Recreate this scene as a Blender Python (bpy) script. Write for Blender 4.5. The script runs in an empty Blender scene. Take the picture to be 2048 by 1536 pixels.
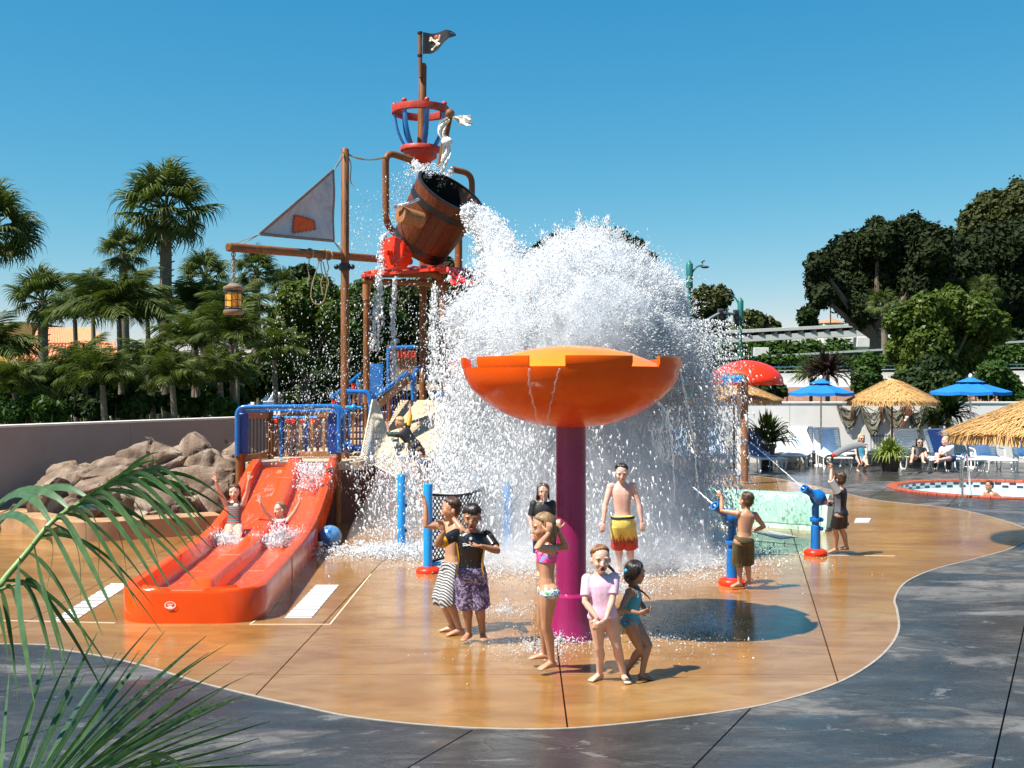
import bpy, bmesh, math, random
import numpy as np
from mathutils import Vector, Matrix, Quaternion, noise
R = math.radians
C = bpy.context.scene.collection
scene = bpy.context.scene
random.seed(7); np.random.seed(7)

# ---------------------------------------------------------------- camera, sky, sun
F, HZ, CH = 2200.0, 775.0, 2.62            # focal length and horizon row in photo pixels, eye height in metres
cam = bpy.data.objects.new('camera', bpy.data.cameras.new('camera')); C.objects.link(cam)
cam.location = (0, 0, CH); cam.rotation_euler = (R(90), 0, 0)
cam.data.sensor_width = 36; cam.data.lens = F / 2048 * 36
cam.data.shift_y = -(768 - HZ) / 2048
cam.data.clip_start = 0.1; cam.data.clip_end = 3000
scene.camera = cam
SUN = Vector((0.57, 0.335, -1.0)).normalized()
world = bpy.data.worlds.new('World'); scene.world = world; world.use_nodes = True
nt = world.node_tree
sky = nt.nodes.new('ShaderNodeTexSky'); sky.sky_type = 'NISHITA'; sky.sun_disc = False
sky.sun_elevation = math.asin(-SUN.z); sky.sun_rotation = math.atan2(-SUN.x, -SUN.y)
sky.altitude = 0; sky.air_density = 1.0; sky.dust_density = 0.0; sky.ozone_density = 2.0
sp3 = nt.nodes.new('ShaderNodeSeparateColor'); cb3 = nt.nodes.new('ShaderNodeCombineColor'); nt.links.new(sky.outputs[0], sp3.inputs[0])
for ch, (gain, power) in enumerate(((1.66, 1.846), (.984, .816), (.964, .53))):   # the photo's deep blue colour grade
    m1 = nt.nodes.new('ShaderNodeMath'); m1.operation = 'MULTIPLY'; m1.inputs[1].default_value = .1; nt.links.new(sp3.outputs[ch], m1.inputs[0])
    m2 = nt.nodes.new('ShaderNodeMath'); m2.operation = 'POWER'; m2.inputs[1].default_value = power; nt.links.new(m1.outputs[0], m2.inputs[0])
    m3 = nt.nodes.new('ShaderNodeMath'); m3.operation = 'MULTIPLY'; m3.inputs[1].default_value = gain / .1139; nt.links.new(m2.outputs[0], m3.inputs[0])
    nt.links.new(m3.outputs[0], cb3.inputs[ch])
nt.links.new(cb3.outputs[0], nt.nodes['Background'].inputs[0])
nt.nodes['Background'].inputs[1].default_value = 0.055
sl = bpy.data.lights.new('sun', 'SUN'); sl.energy = 4.9; sl.angle = R(0.5); sl.color = (1, 0.955, 0.88)
so = bpy.data.objects.new('sun', sl); C.objects.link(so)
so.rotation_mode = 'QUATERNION'; so.rotation_quaternion = SUN.to_track_quat('-Z', 'Y')
scene.view_settings.view_transform = 'Standard'; scene.view_settings.look = 'None'
scene.view_settings.exposure = 1.05; scene.view_settings.gamma = 1.0
scene.cycles.max_bounces = 16; scene.cycles.diffuse_bounces = 7; scene.cycles.volume_bounces = 10; scene.cycles.transparent_max_bounces = 12
scene.cycles.use_denoising = True

def P(px, py, Y):
    "photo pixel at depth Y -> world point"
    return Vector(((px - 1024) * Y / F, Y, CH - (py - HZ) * Y / F))
def G(px, py, z=0.0):
    "photo pixel on the ground -> world point"
    Y = F * (CH - z) / (py - HZ)
    return Vector(((px - 1024) * Y / F, Y, z))
# ---------------------------------------------------------------- materials
def rgb(r, g, b): return (r, g, b, 1)
def hx(s):
    c = [int(s[i:i+2], 16) / 255 for i in (0, 2, 4)]
    return tuple(x / 12.92 if x <= 0.04045 else ((x + 0.055) / 1.055) ** 2.4 for x in c)
class N:
    "small node-tree writer"
    def __init__(s, name):
        s.m = bpy.data.materials.new(name); s.m.use_nodes = True
        s.t = s.m.node_tree; s.b = s.t.nodes['Principled BSDF']; s.out = s.t.nodes['Material Output']
    def n(s, typ, **kw):
        nd = s.t.nodes.new('ShaderNode' + typ)
        for k, v in kw.items(): setattr(nd, k, v)
        return nd
    def l(s, a, b): s.t.links.new(a, b)
    def coord(s, kind='Object', scale=(1, 1, 1), rot=(0, 0, 0)):
        tc = s.n('TexCoord'); mp = s.n('Mapping')
        s.l(tc.outputs[kind], mp.inputs[0]); mp.inputs['Scale'].default_value = scale; mp.inputs['Rotation'].default_value = rot
        return mp.outputs[0]
    def noise(s, vec, scale, detail=4, rough=.55, dist=0):
        nd = s.n('TexNoise'); s.l(vec, nd.inputs['Vector'])
        nd.inputs['Scale'].default_value = scale; nd.inputs['Detail'].default_value = detail
        nd.inputs['Roughness'].default_value = rough; nd.inputs['Distortion'].default_value = dist
        return nd.outputs['Fac']
    def ramp(s, fac, stops, interp='LINEAR'):
        nd = s.n('ValToRGB'); s.l(fac, nd.inputs[0]); e = nd.color_ramp.elements
        nd.color_ramp.interpolation = interp
        while len(e) < len(stops): e.new(0.5)
        for i, (p, c) in enumerate(stops):
            e[i].position = p; e[i].color = (*c[:3], 1) if not isinstance(c, (int, float)) else (c, c, c, 1)
        return nd.outputs[0]
    def mix(s, fac, a, b, mode='MIX'):
        nd = s.n('MixRGB', blend_type=mode)
        for i, v in zip((0, 1, 2), (fac, a, b)):
            if isinstance(v, bpy.types.NodeSocket): s.l(v, nd.inputs[i])
            elif isinstance(v, (int, float)): nd.inputs[i].default_value = v if i == 0 else (v, v, v, 1)
            else: nd.inputs[i].default_value = (*v[:3], 1)
        return nd.outputs[0]
    def math(s, op, a, b=0.0):
        nd = s.n('Math', operation=op)
        for i, v in enumerate((a, b)):
            if isinstance(v, bpy.types.NodeSocket): s.l(v, nd.inputs[i])
            else: nd.inputs[i].default_value = v
        return nd.outputs[0]
    def bump(s, h, strength=.3, dist=.01):
        nd = s.n('Bump'); s.l(h, nd.inputs['Height']); nd.inputs['Strength'].default_value = strength
        nd.inputs['Distance'].default_value = dist; s.l(nd.outputs[0], s.b.inputs['Normal'])
    def set(s, **kw):
        for k, v in kw.items():
            k = k.replace('_', ' ')
            i = s.b.inputs[k]
            if isinstance(v, bpy.types.NodeSocket): s.l(v, i)
            elif isinstance(v, tuple) and len(v) == 3 and i.type == 'RGBA': i.default_value = (*v, 1)
            else: i.default_value = v
        return s

def mat(name, col, rough=.5, var=.12, scale=6, bump=0, bscale=40, metal=0, coat=0, col2=None, spec=.5, stretch=(1, 1, 1), sss=0, rvar=.1):
    s = N(name); v = s.coord('Object', stretch)
    f = s.noise(v, scale, 5)
    a = tuple(x * (1 - var) for x in col); b = tuple(min(1, x * (1 + var)) for x in col) if col2 is None else col2
    c = s.ramp(f, [(.3, a), (.7, b)])
    s.set(Base_Color=c, Metallic=metal, Coat_Weight=coat)
    s.b.inputs['Specular IOR Level'].default_value = spec
    rr = s.ramp(s.noise(v, scale * 2.7, 3), [(.3, max(.02, rough - rvar)), (.7, min(1, rough + rvar))])
    s.set(Roughness=rr)
    if bump: s.bump(s.noise(v, bscale, 5), bump, .01)
    if sss:
        s.set(Subsurface_Weight=sss); s.b.inputs['Subsurface Radius'].default_value = (.012, .005, .003); s.b.inputs['Subsurface Scale'].default_value = 1
    return s.m

def wood(name, a, b, stretch=(14, 14, 1.2), rough=.5, coat=.0):
    s = N(name); v = s.coord('Object', stretch)
    f = s.noise(v, 2.2, 6, .6, .6)
    c = s.ramp(f, [(.28, a), (.72, b)])
    v2 = s.coord('Object', (1, 1, 1)); g = s.noise(v2, 2.5, 3)
    c = s.mix(s.ramp(g, [(.4, .0), (.75, .35)]), c, tuple(x * .45 for x in a))
    s.set(Base_Color=c, Roughness=rough, Coat_Weight=coat); s.b.inputs['Specular IOR Level'].default_value = .28; s.bump(f, .25, .006)
    return s.m

# ---------------------------------------------------------------- meshes
def ortho(d):
    d = Vector(d).normalized()
    u = d.orthogonal().normalized() if abs(d.z) > .95 else d.cross(Vector((0, 0, 1))).normalized()
    return u, d.cross(u).normalized()
class MB:
    def __init__(s): s.v = []; s.f = []; s.mi = []; s.m = 0
    def add(s, vs, fs):
        k = len(s.v); s.v += [tuple(x) for x in vs]
        for f in fs: s.f.append(tuple(k + i for i in f)); s.mi.append(s.m)
        return s
    def box(s, c, d, rot=None):
        c = Vector(c); h = [x / 2 for x in d]
        vs = [Vector((sx * h[0], sy * h[1], sz * h[2])) for sx in (-1, 1) for sy in (-1, 1) for sz in (-1, 1)]
        if rot is not None: vs = [rot @ v for v in vs]
        return s.add([c + v for v in vs], [(0, 1, 3, 2), (4, 6, 7, 5), (0, 4, 5, 1), (2, 3, 7, 6), (0, 2, 6, 4), (1, 5, 7, 3)])
    def bar(s, a, b, w, t, up=(0, 0, 1)):
        a, b = Vector(a), Vector(b); d = b - a; L = d.length; d.normalize(); up = Vector(up)
        x = d.cross(up)
        x = x.normalized() if x.length > 1e-4 else d.orthogonal().normalized()
        z = x.cross(d).normalized(); M = Matrix((x, d, z)).transposed()
        return s.box((a + b) / 2, (w, L, t), M)
    def rings(s, rs, closed=True, cap0=True, cap1=True):
        n = len(rs[0]); vs = [p for r in rs for p in r]; fs = []
        for i in range(len(rs) - 1):
            for j in range(n if closed else n - 1):
                k = (j + 1) % n
                fs.append((i * n + j, i * n + k, (i + 1) * n + k, (i + 1) * n + j))
        if cap0 and closed: fs.append(tuple(range(n - 1, -1, -1)))
        if cap1 and closed: fs.append(tuple((len(rs) - 1) * n + j for j in range(n)))
        return s.add(vs, fs)
    def tube(s, pts, r, n=8, caps=True, flat=1.0, up=None):
        pts = [Vector(p) for p in pts]; m = len(pts)
        rr = [r] * m if isinstance(r, (int, float)) else r
        rs = []; pu = None
        for i, p in enumerate(pts):
            d = pts[min(i + 1, m - 1)] - pts[max(i - 1, 0)]
            d = d.normalized() if d.length > 1e-9 else Vector((0, 0, 1))
            if pu is None:
                u = ortho(d)[0] if up is None else (Vector(up) - d * Vector(up).dot(d)).normalized()
            else:
                u = pu - d * pu.dot(d); u = u.normalized() if u.length > 1e-6 else ortho(d)[0]
            pu = u; w = d.cross(u)
            rs.append([p + u * (math.cos(a) * rr[i] * flat) + w * (math.sin(a) * rr[i]) for a in (2 * math.pi * k / n for k in range(n))])
        return s.rings(rs, True, caps, caps)
    def lathe(s, prof, n=24, c=(0, 0, 0), axis=None, a0=0, a1=2 * math.pi, caps=None):
        c = Vector(c); M = Matrix.Identity(3) if axis is None else Vector(axis).normalized().to_track_quat('Z', 'Y').to_matrix()
        full = abs(a1 - a0 - 2 * math.pi) < 1e-6; k = n if full else n + 1
        rs = [[c + M @ Vector((r * math.cos(a0 + (a1 - a0) * j / n), r * math.sin(a0 + (a1 - a0) * j / n), z)) for j in range(k)] for r, z in prof]
        ring_ = len(prof) > 2 and prof[0][0] > 1e-5 and prof[-1][0] > 1e-5 and abs(prof[0][1] - prof[-1][1]) < .2
        cp = not ring_ if caps is None else caps
        return s.rings(rs, full, cp and prof[0][0] > 1e-5, cp and prof[-1][0] > 1e-5)
    def ball(s, c, r, n=10, m=7, rot=None):
        c = Vector(c); r = (r, r, r) if isinstance(r, (int, float)) else r
        vs = []; fs = []
        for i in range(1, m):
            t = math.pi * i / m
            for j in range(n):
                a = 2 * math.pi * j / n
                q = Vector((r[0] * math.sin(t) * math.cos(a), r[1] * math.sin(t) * math.sin(a), r[2] * math.cos(t)))
                vs.append(q)
        vs += [Vector((0, 0, r[2])), Vector((0, 0, -r[2]))]
        T = len(vs) - 2
        for i in range(m - 2):
            for j in range(n):
                k = (j + 1) % n; fs.append((i * n + j, (i + 1) * n + j, (i + 1) * n + k, i * n + k))
        for j in range(n):
            k = (j + 1) % n; fs.append((T, j, k)); fs.append((T + 1, (m - 2) * n + k, (m - 2) * n + j))
        if rot is not None: vs = [rot @ q for q in vs]
        return s.add([c + q for q in vs], fs)
    def prism(s, poly, z0, z1):
        n = len(poly)
        vs = [(p[0], p[1], z0) for p in poly] + [(p[0], p[1], z1) for p in poly]
        return s.add(vs, [tuple(range(n - 1, -1, -1)), tuple(range(n, 2 * n))] + [(i, (i + 1) % n, n + (i + 1) % n, n + i) for i in range(n)])
    def mesh(s, name, mats, smooth=45):
        me = bpy.data.meshes.new(name); me.from_pydata(s.v, [], s.f)
        for m in (mats if isinstance(mats, (list, tuple)) else [mats]): me.materials.append(m)
        if len(me.materials) > 1: me.polygons.foreach_set('material_index', s.mi)
        if smooth:
            me.polygons.foreach_set('use_smooth', [True] * len(me.polygons))
            if smooth < 180: me.set_sharp_from_angle(angle=R(smooth))
        me.update(); return me
    def build(s, name, mats, parent=None, smooth=45, bevel=0, **kw):
        return link(name, s.mesh(name, mats, smooth), parent, bevel, **kw)

def link(name, me, parent=None, bevel=0, loc=None, rot=None, **kw):
    o = bpy.data.objects.new(name, me); C.objects.link(o)
    if parent is not None:
        o.parent = parent
        if parent.type == 'EMPTY' and loc is None:
            o.matrix_parent_inverse = Matrix.Translation(-parent.location)
    if loc is not None: o.location = loc
    if rot is not None:
        if isinstance(rot, Quaternion): o.rotation_mode = 'QUATERNION'; o.rotation_quaternion = rot
        else: o.rotation_euler = rot
    if bevel:
        b = o.modifiers.new('bevel', 'BEVEL'); b.width = bevel; b.segments = 2; b.limit_method = 'ANGLE'; b.angle_limit = R(40)
    for k, v in kw.items(): o[k] = v
    return o
def thing(name, label, cat, loc=(0, 0, 0), group=None):
    o = bpy.data.objects.new(name, None); C.objects.link(o); o.location = loc; o.empty_display_size = .2
    o['label'] = label; o['category'] = cat
    if group: o['group'] = group
    return o
def tag(o, label, cat, group=None):
    o['label'] = label; o['category'] = cat
    if group: o['group'] = group
    return o
def dup(root, loc=None, rotz=None, scale=None, label=None, group=None):
    r = root.copy(); C.objects.link(r)
    if loc is not None: r.location = loc
    if rotz is not None: r.rotation_euler = (0, 0, rotz)
    if scale is not None: r.scale = (scale, scale, scale) if isinstance(scale, (int, float)) else scale
    if label: r['label'] = label
    if group: r['group'] = group
    for ch in list(root.children):
        c = ch.copy(); C.objects.link(c); c.parent = r
        for g in list(ch.children):
            d = g.copy(); C.objects.link(d); d.parent = c
    return r
def npmesh(name, V, Fc, mat_, smooth=False):
    "numpy arrays -> mesh (all faces with the same corner count)"
    me = bpy.data.meshes.new(name); V = np.asarray(V, np.float32); Fc = np.asarray(Fc, np.int32)
    k = Fc.shape[1]
    me.vertices.add(len(V)); me.vertices.foreach_set('co', V.ravel())
    me.loops.add(Fc.size); me.loops.foreach_set('vertex_index', Fc.ravel())
    me.polygons.add(len(Fc)); me.polygons.foreach_set('loop_start', np.arange(0, Fc.size, k, dtype=np.int32))
    if smooth: me.polygons.foreach_set('use_smooth', np.ones(len(Fc), bool))
    me.materials.append(mat_); me.update(calc_edges=True); me.validate(); return me
def arc(c, r, a0, a1, n, u, v):
    c, u, v = Vector(c), Vector(u), Vector(v)
    return [c + u * (r * math.cos(a0 + (a1 - a0) * i / n)) + v * (r * math.sin(a0 + (a1 - a0) * i / n)) for i in range(n + 1)]
def fillet(pts, r, n=5):
    "polyline with rounded corners"
    pts = [Vector(p) for p in pts]; out = [pts[0]]
    for i in range(1, len(pts) - 1):
        a, b, c = pts[i - 1], pts[i], pts[i + 1]
        d0 = (a - b); d1 = (c - b); k = min(r, d0.length * .49, d1.length * .49)
        p0 = b + d0.normalized() * k; p1 = b + d1.normalized() * k
        for j in range(n + 1):
            t = j / n; out.append(p0 * (1 - t) ** 2 + b * (2 * t * (1 - t)) + p1 * t * t)
    out.append(pts[-1]); return out
def spline(pts, n=8, closed=False):
    "Catmull-Rom"
    pts = [Vector(p) for p in pts]; m = len(pts); out = []
    rng = range(m) if closed else range(m - 1)
    for i in rng:
        p0 = pts[(i - 1) % m] if closed or i > 0 else pts[0]; p1 = pts[i]; p2 = pts[(i + 1) % m]
        p3 = pts[(i + 2) % m] if closed or i + 2 < m else pts[-1]
        for j in range(n):
            t = j / n
            out.append(.5 * ((2 * p1) + (p2 - p0) * t + (2 * p0 - 5 * p1 + 4 * p2 - p3) * t * t + (3 * p1 - p0 - 3 * p2 + p3) * t ** 3))
    if not closed: out.append(pts[-1])
    return out
def remeshed(mb, name, mats, voxel, smooth_it=3, deci=None, fn=None, fac=.5):
    "one continuous skin round everything in mb"
    me = bpy.data.meshes.new(name); me.from_pydata(mb.v, [], mb.f)
    o = bpy.data.objects.new(name, me); C.objects.link(o)
    m = o.modifiers.new('r', 'REMESH'); m.mode = 'VOXEL'; m.voxel_size = voxel
    if smooth_it: m = o.modifiers.new('s', 'SMOOTH'); m.factor = fac; m.iterations = smooth_it
    if deci: m = o.modifiers.new('d', 'DECIMATE'); m.ratio = deci
    dg = bpy.context.evaluated_depsgraph_get(); dg.update()
    out = bpy.data.meshes.new_from_object(o.evaluated_get(dg)); out.name = name
    bpy.data.objects.remove(o); bpy.data.meshes.remove(me)
    out.materials.clear()
    for mm in (mats if isinstance(mats, (list, tuple)) else [mats]): out.materials.append(mm)
    out.polygons.foreach_set('use_smooth', np.ones(len(out.polygons), bool))
    if fn: fn(out)
    out.update(); return out
# ---------------------------------------------------------------- ground
from mathutils.geometry import delaunay_2d_cdt
def concrete(name, cols, rough, spotty, bump_s, dry):
    s = N(name); v = s.coord('Object'); vs = s.coord('Object', (.55, 1.3, 1), (0, 0, R(12)))
    big = s.noise(vs, .8, 6, .62, .8); mid = s.noise(vs, 3.2, 7, .65, .5); fine = s.noise(v, 45, 4)
    c = s.ramp(big, [(.25, cols[0]), (.45, cols[1]), (.6, cols[2]), (.8, cols[3])])
    c = s.mix(s.ramp(mid, [(.42, 0.0), (.68, spotty)]), c, tuple(x * .42 for x in cols[1]))
    c = s.mix(s.ramp(fine, [(.52, 0.0), (.75, .25)]), c, cols[3])
    wet = s.ramp(s.noise(s.coord('Object', (.5, .9, 1)), .5, 6, .62, .7), [(dry - .03, 0.0), (dry + .02, 1.0)])
    c = s.mix(wet, s.mix(.22 if dry > .3 else .0, c, (.24, .235, .225)), s.mix(.55, c, (.2, .2, .2), 'MULTIPLY') if dry < .6 else c)
    if dry > .3:
        fl = s.noise(s.coord('Object', (.8, 1.7, 1), (0, 0, R(-20))), 2.1, 9, .72, 1.2); c = s.mix(s.ramp(fl, [(.50, 0.0), (.56, .62)]), c, (.030, .029, .029)); c = s.mix(s.ramp(fl, [(.36, .55), (.41, 0.0)]), c, (.19, .18, .165))
    rr = s.mix(wet, .62, s.ramp(mid, [(.34, rough), (.7, rough + .17)]))
    s.set(Base_Color=c, Roughness=rr); s.b.inputs['Specular IOR Level'].default_value = .44 if dry < .3 else .32
    vo = s.n('TexVoronoi', feature='DISTANCE_TO_EDGE'); wv = s.n('VectorMath', operation='ADD')
    nz = s.n('TexNoise'); s.l(v, nz.inputs['Vector']); nz.inputs['Scale'].default_value = 1.5
    s.l(v, wv.inputs[0]); s.l(nz.outputs['Color'], wv.inputs[1]); s.l(wv.outputs[0], vo.inputs['Vector']); vo.inputs['Scale'].default_value = .9
    crack = s.ramp(vo.outputs[0], [(0.0, 0.0), (.03, 1.0)])
    h = s.math('ADD', s.math('MULTIPLY', mid, .8), s.math('MULTIPLY', fine, .12))
    if name.startswith('grey'): h = s.math('ADD', h, s.math('MULTIPLY', crack, .10))
    s.bump(h, bump_s, .012)
    return s.m
M_pad = concrete('tan stamped concrete', [(.33, .138, .032), (.48, .228, .062), (.56, .30, .098), (.60, .42, .21)], .09, .50, .22, .12)
M_deck = concrete('grey stamped concrete', [(.036, .034, .032), (.068, .064, .059), (.115, .108, .098), (.27, .25, .225)], .14, .7, .9, .44)
M_gap = mat('dark joint', (.02, .018, .016), .9)
M_strip = mat('pale concrete strip', (.30, .265, .22), .6, .2, 9, .2)
M_grass = mat('lawn', (.045, .075, .012), .9, .5, 3, .5, 30)
M_white = mat('white paint', (.78, .76, .72), .5, .05)

pad_px = [(-900, 1290), (0, 1288), (100, 1297), (200, 1312), (300, 1335), (400, 1365), (512, 1393), (600, 1412), (700, 1433), (850, 1450), (1000, 1458), (1136, 1457),
          (1274, 1445), (1424, 1427), (1540, 1407), (1654, 1374), (1724, 1340), (1774, 1300), (1797, 1260), (1794, 1220), (1789, 1200), (1801, 1175),
          (1824, 1157), (1874, 1137), (1949, 1118), (2019, 1098), (2056, 1078), (2052, 1058), (1990, 1036), (1900, 1016), (1760, 1001), (1680, 984), (1560, 958), (1440, 948), (1250, 944)]
pad2 = [G(*p).xy for p in pad_px]
pad2 = [p.xy for p in spline([(p.x, p.y, 0) for p in pad2], 7)] + [Vector((-2.79, 34.23)), Vector((-6.79, 25.84)), Vector((-11.99, 18.84))]
def inside(p, poly):
    r = False; n = len(poly); x, y = p
    for i in range(n):
        a, b = poly[i], poly[i - 1]
        if (a[1] > y) != (b[1] > y) and x < (b[0] - a[0]) * (y - a[1]) / (b[1] - a[1]) + a[0]: r = not r
    return r
deck2 = [Vector(p) for p in ((-14, 3.6), (16, 3.6), (27.93, 38.81), (2.94, 38.81), (-6.94, 26.17), (-16.65, 16.9))]
allp = [Vector(p) for p in pad2] + deck2; n0 = len(pad2)
edges = [(i, (i + 1) % n0) for i in range(n0)] + [(n0 + i, n0 + (i + 1) % len(deck2)) for i in range(len(deck2))]
# spa pool hole
spa_c = G(2018, 979); SPA = (spa_c.x, spa_c.y, 2.98, 2.72)
spa2 = [Vector((SPA[0] + SPA[2] * math.cos(a), SPA[1] + SPA[3] * math.sin(a))) for a in np.linspace(0, 2 * math.pi, 48, endpoint=False)]
k0 = len(allp); allp += spa2; edges += [(k0 + i, k0 + (i + 1) % 48) for i in range(48)]
vv, ee, ff, *_ = delaunay_2d_cdt(allp, edges, [], 0, 1e-4)
def region(test):
    bm = bmesh.new(); bv = [bm.verts.new((p.x, p.y, 0)) for p in vv]
    for f in ff:
        c = sum((vv[i] for i in f), Vector((0, 0))) / len(f)
        if test(c): bm.faces.new([bv[i] for i in f])
    bmesh.ops.delete(bm, geom=[v for v in bm.verts if not v.link_faces], context='VERTS')
    bmesh.ops.recalc_face_normals(bm, faces=bm.faces[:])
    for f in bm.faces:
        if f.normal.z < 0: f.normal_flip()
    return bm
def joint(bm, a, b, w):
    a, b = Vector(a), Vector(b); d = (b - a).normalized(); n = Vector((-d.y, d.x, 0))
    for sgn in (-1, 1):
        bmesh.ops.bisect_plane(bm, geom=bm.verts[:] + bm.edges[:] + bm.faces[:], plane_co=Vector((a.x, a.y, 0)) + n * w * sgn, plane_no=n)
    kill = [f for f in bm.faces if abs((f.calc_center_median() - Vector((a.x, a.y, 0))).dot(n)) < w * .99]
    bmesh.ops.delete(bm, geom=kill, context='FACES')
def pieces(bm, name, m, parent):
    seen = set(); bm.faces.ensure_lookup_table(); out = []
    for f in bm.faces:
        if f in seen: continue
        st = [f]; isl = []; seen.add(f)
        while st:
            g = st.pop(); isl.append(g)
            for e in g.edges:
                for h in e.link_faces:
                    if h not in seen: seen.add(h); st.append(h)
        if sum(g.calc_area() for g in isl) < .02: continue
        idx = {}; V = []; Fs = []
        for g in isl:
            r = []
            for v in g.verts:
                if v not in idx: idx[v] = len(V); V.append(tuple(v.co))
                r.append(idx[v])
            Fs.append(tuple(r))
        top = len(V); V += [(x, y, z - .03) for x, y, z in V]
        es = {}
        for q in Fs:
            for i in range(len(q)):
                e = (q[i], q[(i + 1) % len(q)]); es[e] = 1
        for (a, b) in list(es):
            if (b, a) not in es: Fs.append((b, a, a + top, b + top))
        me = bpy.data.meshes.new(name); me.from_pydata(V, [], Fs); me.materials.append(m)
        out.append(link(name, me, parent))
    bm.free(); return out
base = MB(); base.prism([tuple(p) for p in deck2], -1.5, -.028)
# hollow for the spa: the base is cut by building it in two rings
base = MB()
bmb = region(lambda c: inside(c, deck2) and not inside(c, spa2))
bmesh.ops.translate(bmb, vec=(0, 0, -.03), verts=bmb.verts[:])
me = bpy.data.meshes.new('pool_deck'); bmb.to_mesh(me); bmb.free(); me.materials.append(M_gap)
deck = link('pool_deck', me, kind='structure')
padb = MB(); padb.prism([tuple(p) for p in pad2], -.042, -.026)
pad = padb.build('splash_pad', M_gap, None, 0, kind='structure')
bm = region(lambda c: inside(c, pad2))
JP = [((740, 1148), (512, 1390)), ((1112, 1275), (1135, 1455)), ((1590, 1085), (1675, 1360))]
for a, b in JP: joint(bm, G(*a).xy, G(*b).xy, .007)
for yy in (1349, 1200, 1080): joint(bm, G(0, yy).xy, G(500, yy).xy, .004)
joint(bm, Vector((-5.3, 8)), Vector((-5.65, 19.51)), .006)
pieces(bm, 'slab', M_pad, pad)
bm = region(lambda c: inside(c, deck2) and not inside(c, pad2) and not inside(c, spa2))
for a, b, w in [((945, 1460), (815, 1536), .007), ((1500, 1418), (1385, 1536), .007), ((2048, 1255), (1985, 1536), .007), ((1640, 1375), (1990, 1425), .004), ((1024, 1473), (1320, 1532), .004),
             ((1780, 1265), (1960, 1282), .004), ((2040, 895), (1560, 1010), .006), ((1660, 1000), (1960, 900), .005), ((280, 1400), (30, 1480), .006), ((900, 930), (2000, 935), .006)]:
    joint(bm, G(*a).xy, G(*b).xy, w)
pieces(bm, 'slab', M_deck, deck)
bd = MB(); L = [Vector((p.x, p.y, 0)) for p in pad2[:245]]
rs = []
for i, p in enumerate(L):
    d = (L[min(i + 1, len(L) - 1)] - L[max(i - 1, 0)]).normalized(); nn = Vector((-d.y, d.x, 0)) * .012
    rs.append([p - nn + Vector((0, 0, .005)), p + nn + Vector((0, 0, .005)), p + nn + Vector((0, 0, -.02)), p - nn + Vector((0, 0, -.02))])
bd.rings(rs).build('pad_border', M_strip, None, 30, kind='structure')
g = MB(); g.add([(-1500, -200, -1.75), (1500, -200, -1.75), (1500, 2800, -1.75), (-1500, 2800, -1.75)], [(0, 1, 2, 3)])
g.build('ground', M_grass, None, 0, kind='structure')
M_asph = mat('asphalt', (.05, .05, .052), .9, .2, 5, .3, 60)
# ---------------------------------------------------------------- walls, kerb, rock
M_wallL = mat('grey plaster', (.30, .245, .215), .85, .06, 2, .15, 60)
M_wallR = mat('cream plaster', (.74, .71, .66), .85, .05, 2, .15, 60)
M_cap = mat('pale wall cap', (.72, .69, .63), .8, .1, 6, .2)
A, B = Vector((-14.47, 11.61, 0)), Vector((-2.10, 36.15, 0)); d = (B - A).normalized(); nrm = Vector((-d.y, d.x, 0))
w = thing('boundary_wall', 'low grey plaster wall in shade with pale top edge behind the rocks', 'wall', A)
mb = MB(); segs = 4
for i in range(segs):
    p = A + (B - A) * (i / segs) + nrm * .12; q = A + (B - A) * ((i + 1) / segs) + nrm * .12 - d * .008
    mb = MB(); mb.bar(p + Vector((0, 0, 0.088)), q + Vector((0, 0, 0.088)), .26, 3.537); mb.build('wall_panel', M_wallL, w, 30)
mb = MB(); mb.bar(A + nrm * .12 + Vector((0, 0, 1.877)), B + nrm * .12 + Vector((0, 0, 1.877)), .30, .045); mb.build('coping', M_cap, w, 30, .008)
lawn = [tuple((A + nrm * .3)[:2]), tuple((B + nrm * .3)[:2]), (3.2, 38.9), (40, 38.9), (1200, 60), (1200, 2500), (-1200, 2500), (-1200, -180), (-60, -20)]
g = MB(); g.prism(lawn, -1.7, .25); g.build('lawn', M_grass, None, 0, kind='structure')
g = MB(); g.box((-60, 101, .27), (260, 34, .03)); g.build('road', M_asph, None, 0, kind='structure')
w = thing('patio_wall', 'long cream plaster wall in sun behind the loungers', 'wall', (18, 38.4, 0))
for i in range(4):
    mb = MB(); mb.box((6.6 + i * 6.2, 38.55, 0.198), (6.185, .3, 3.756)); mb.build('wall_panel', M_wallR, w, 30)
mb = MB(); mb.box((15.9, 38.55, 2.096), (24.8, .36, .06)); mb.build('coping', M_cap, w, 30, .006)

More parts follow.
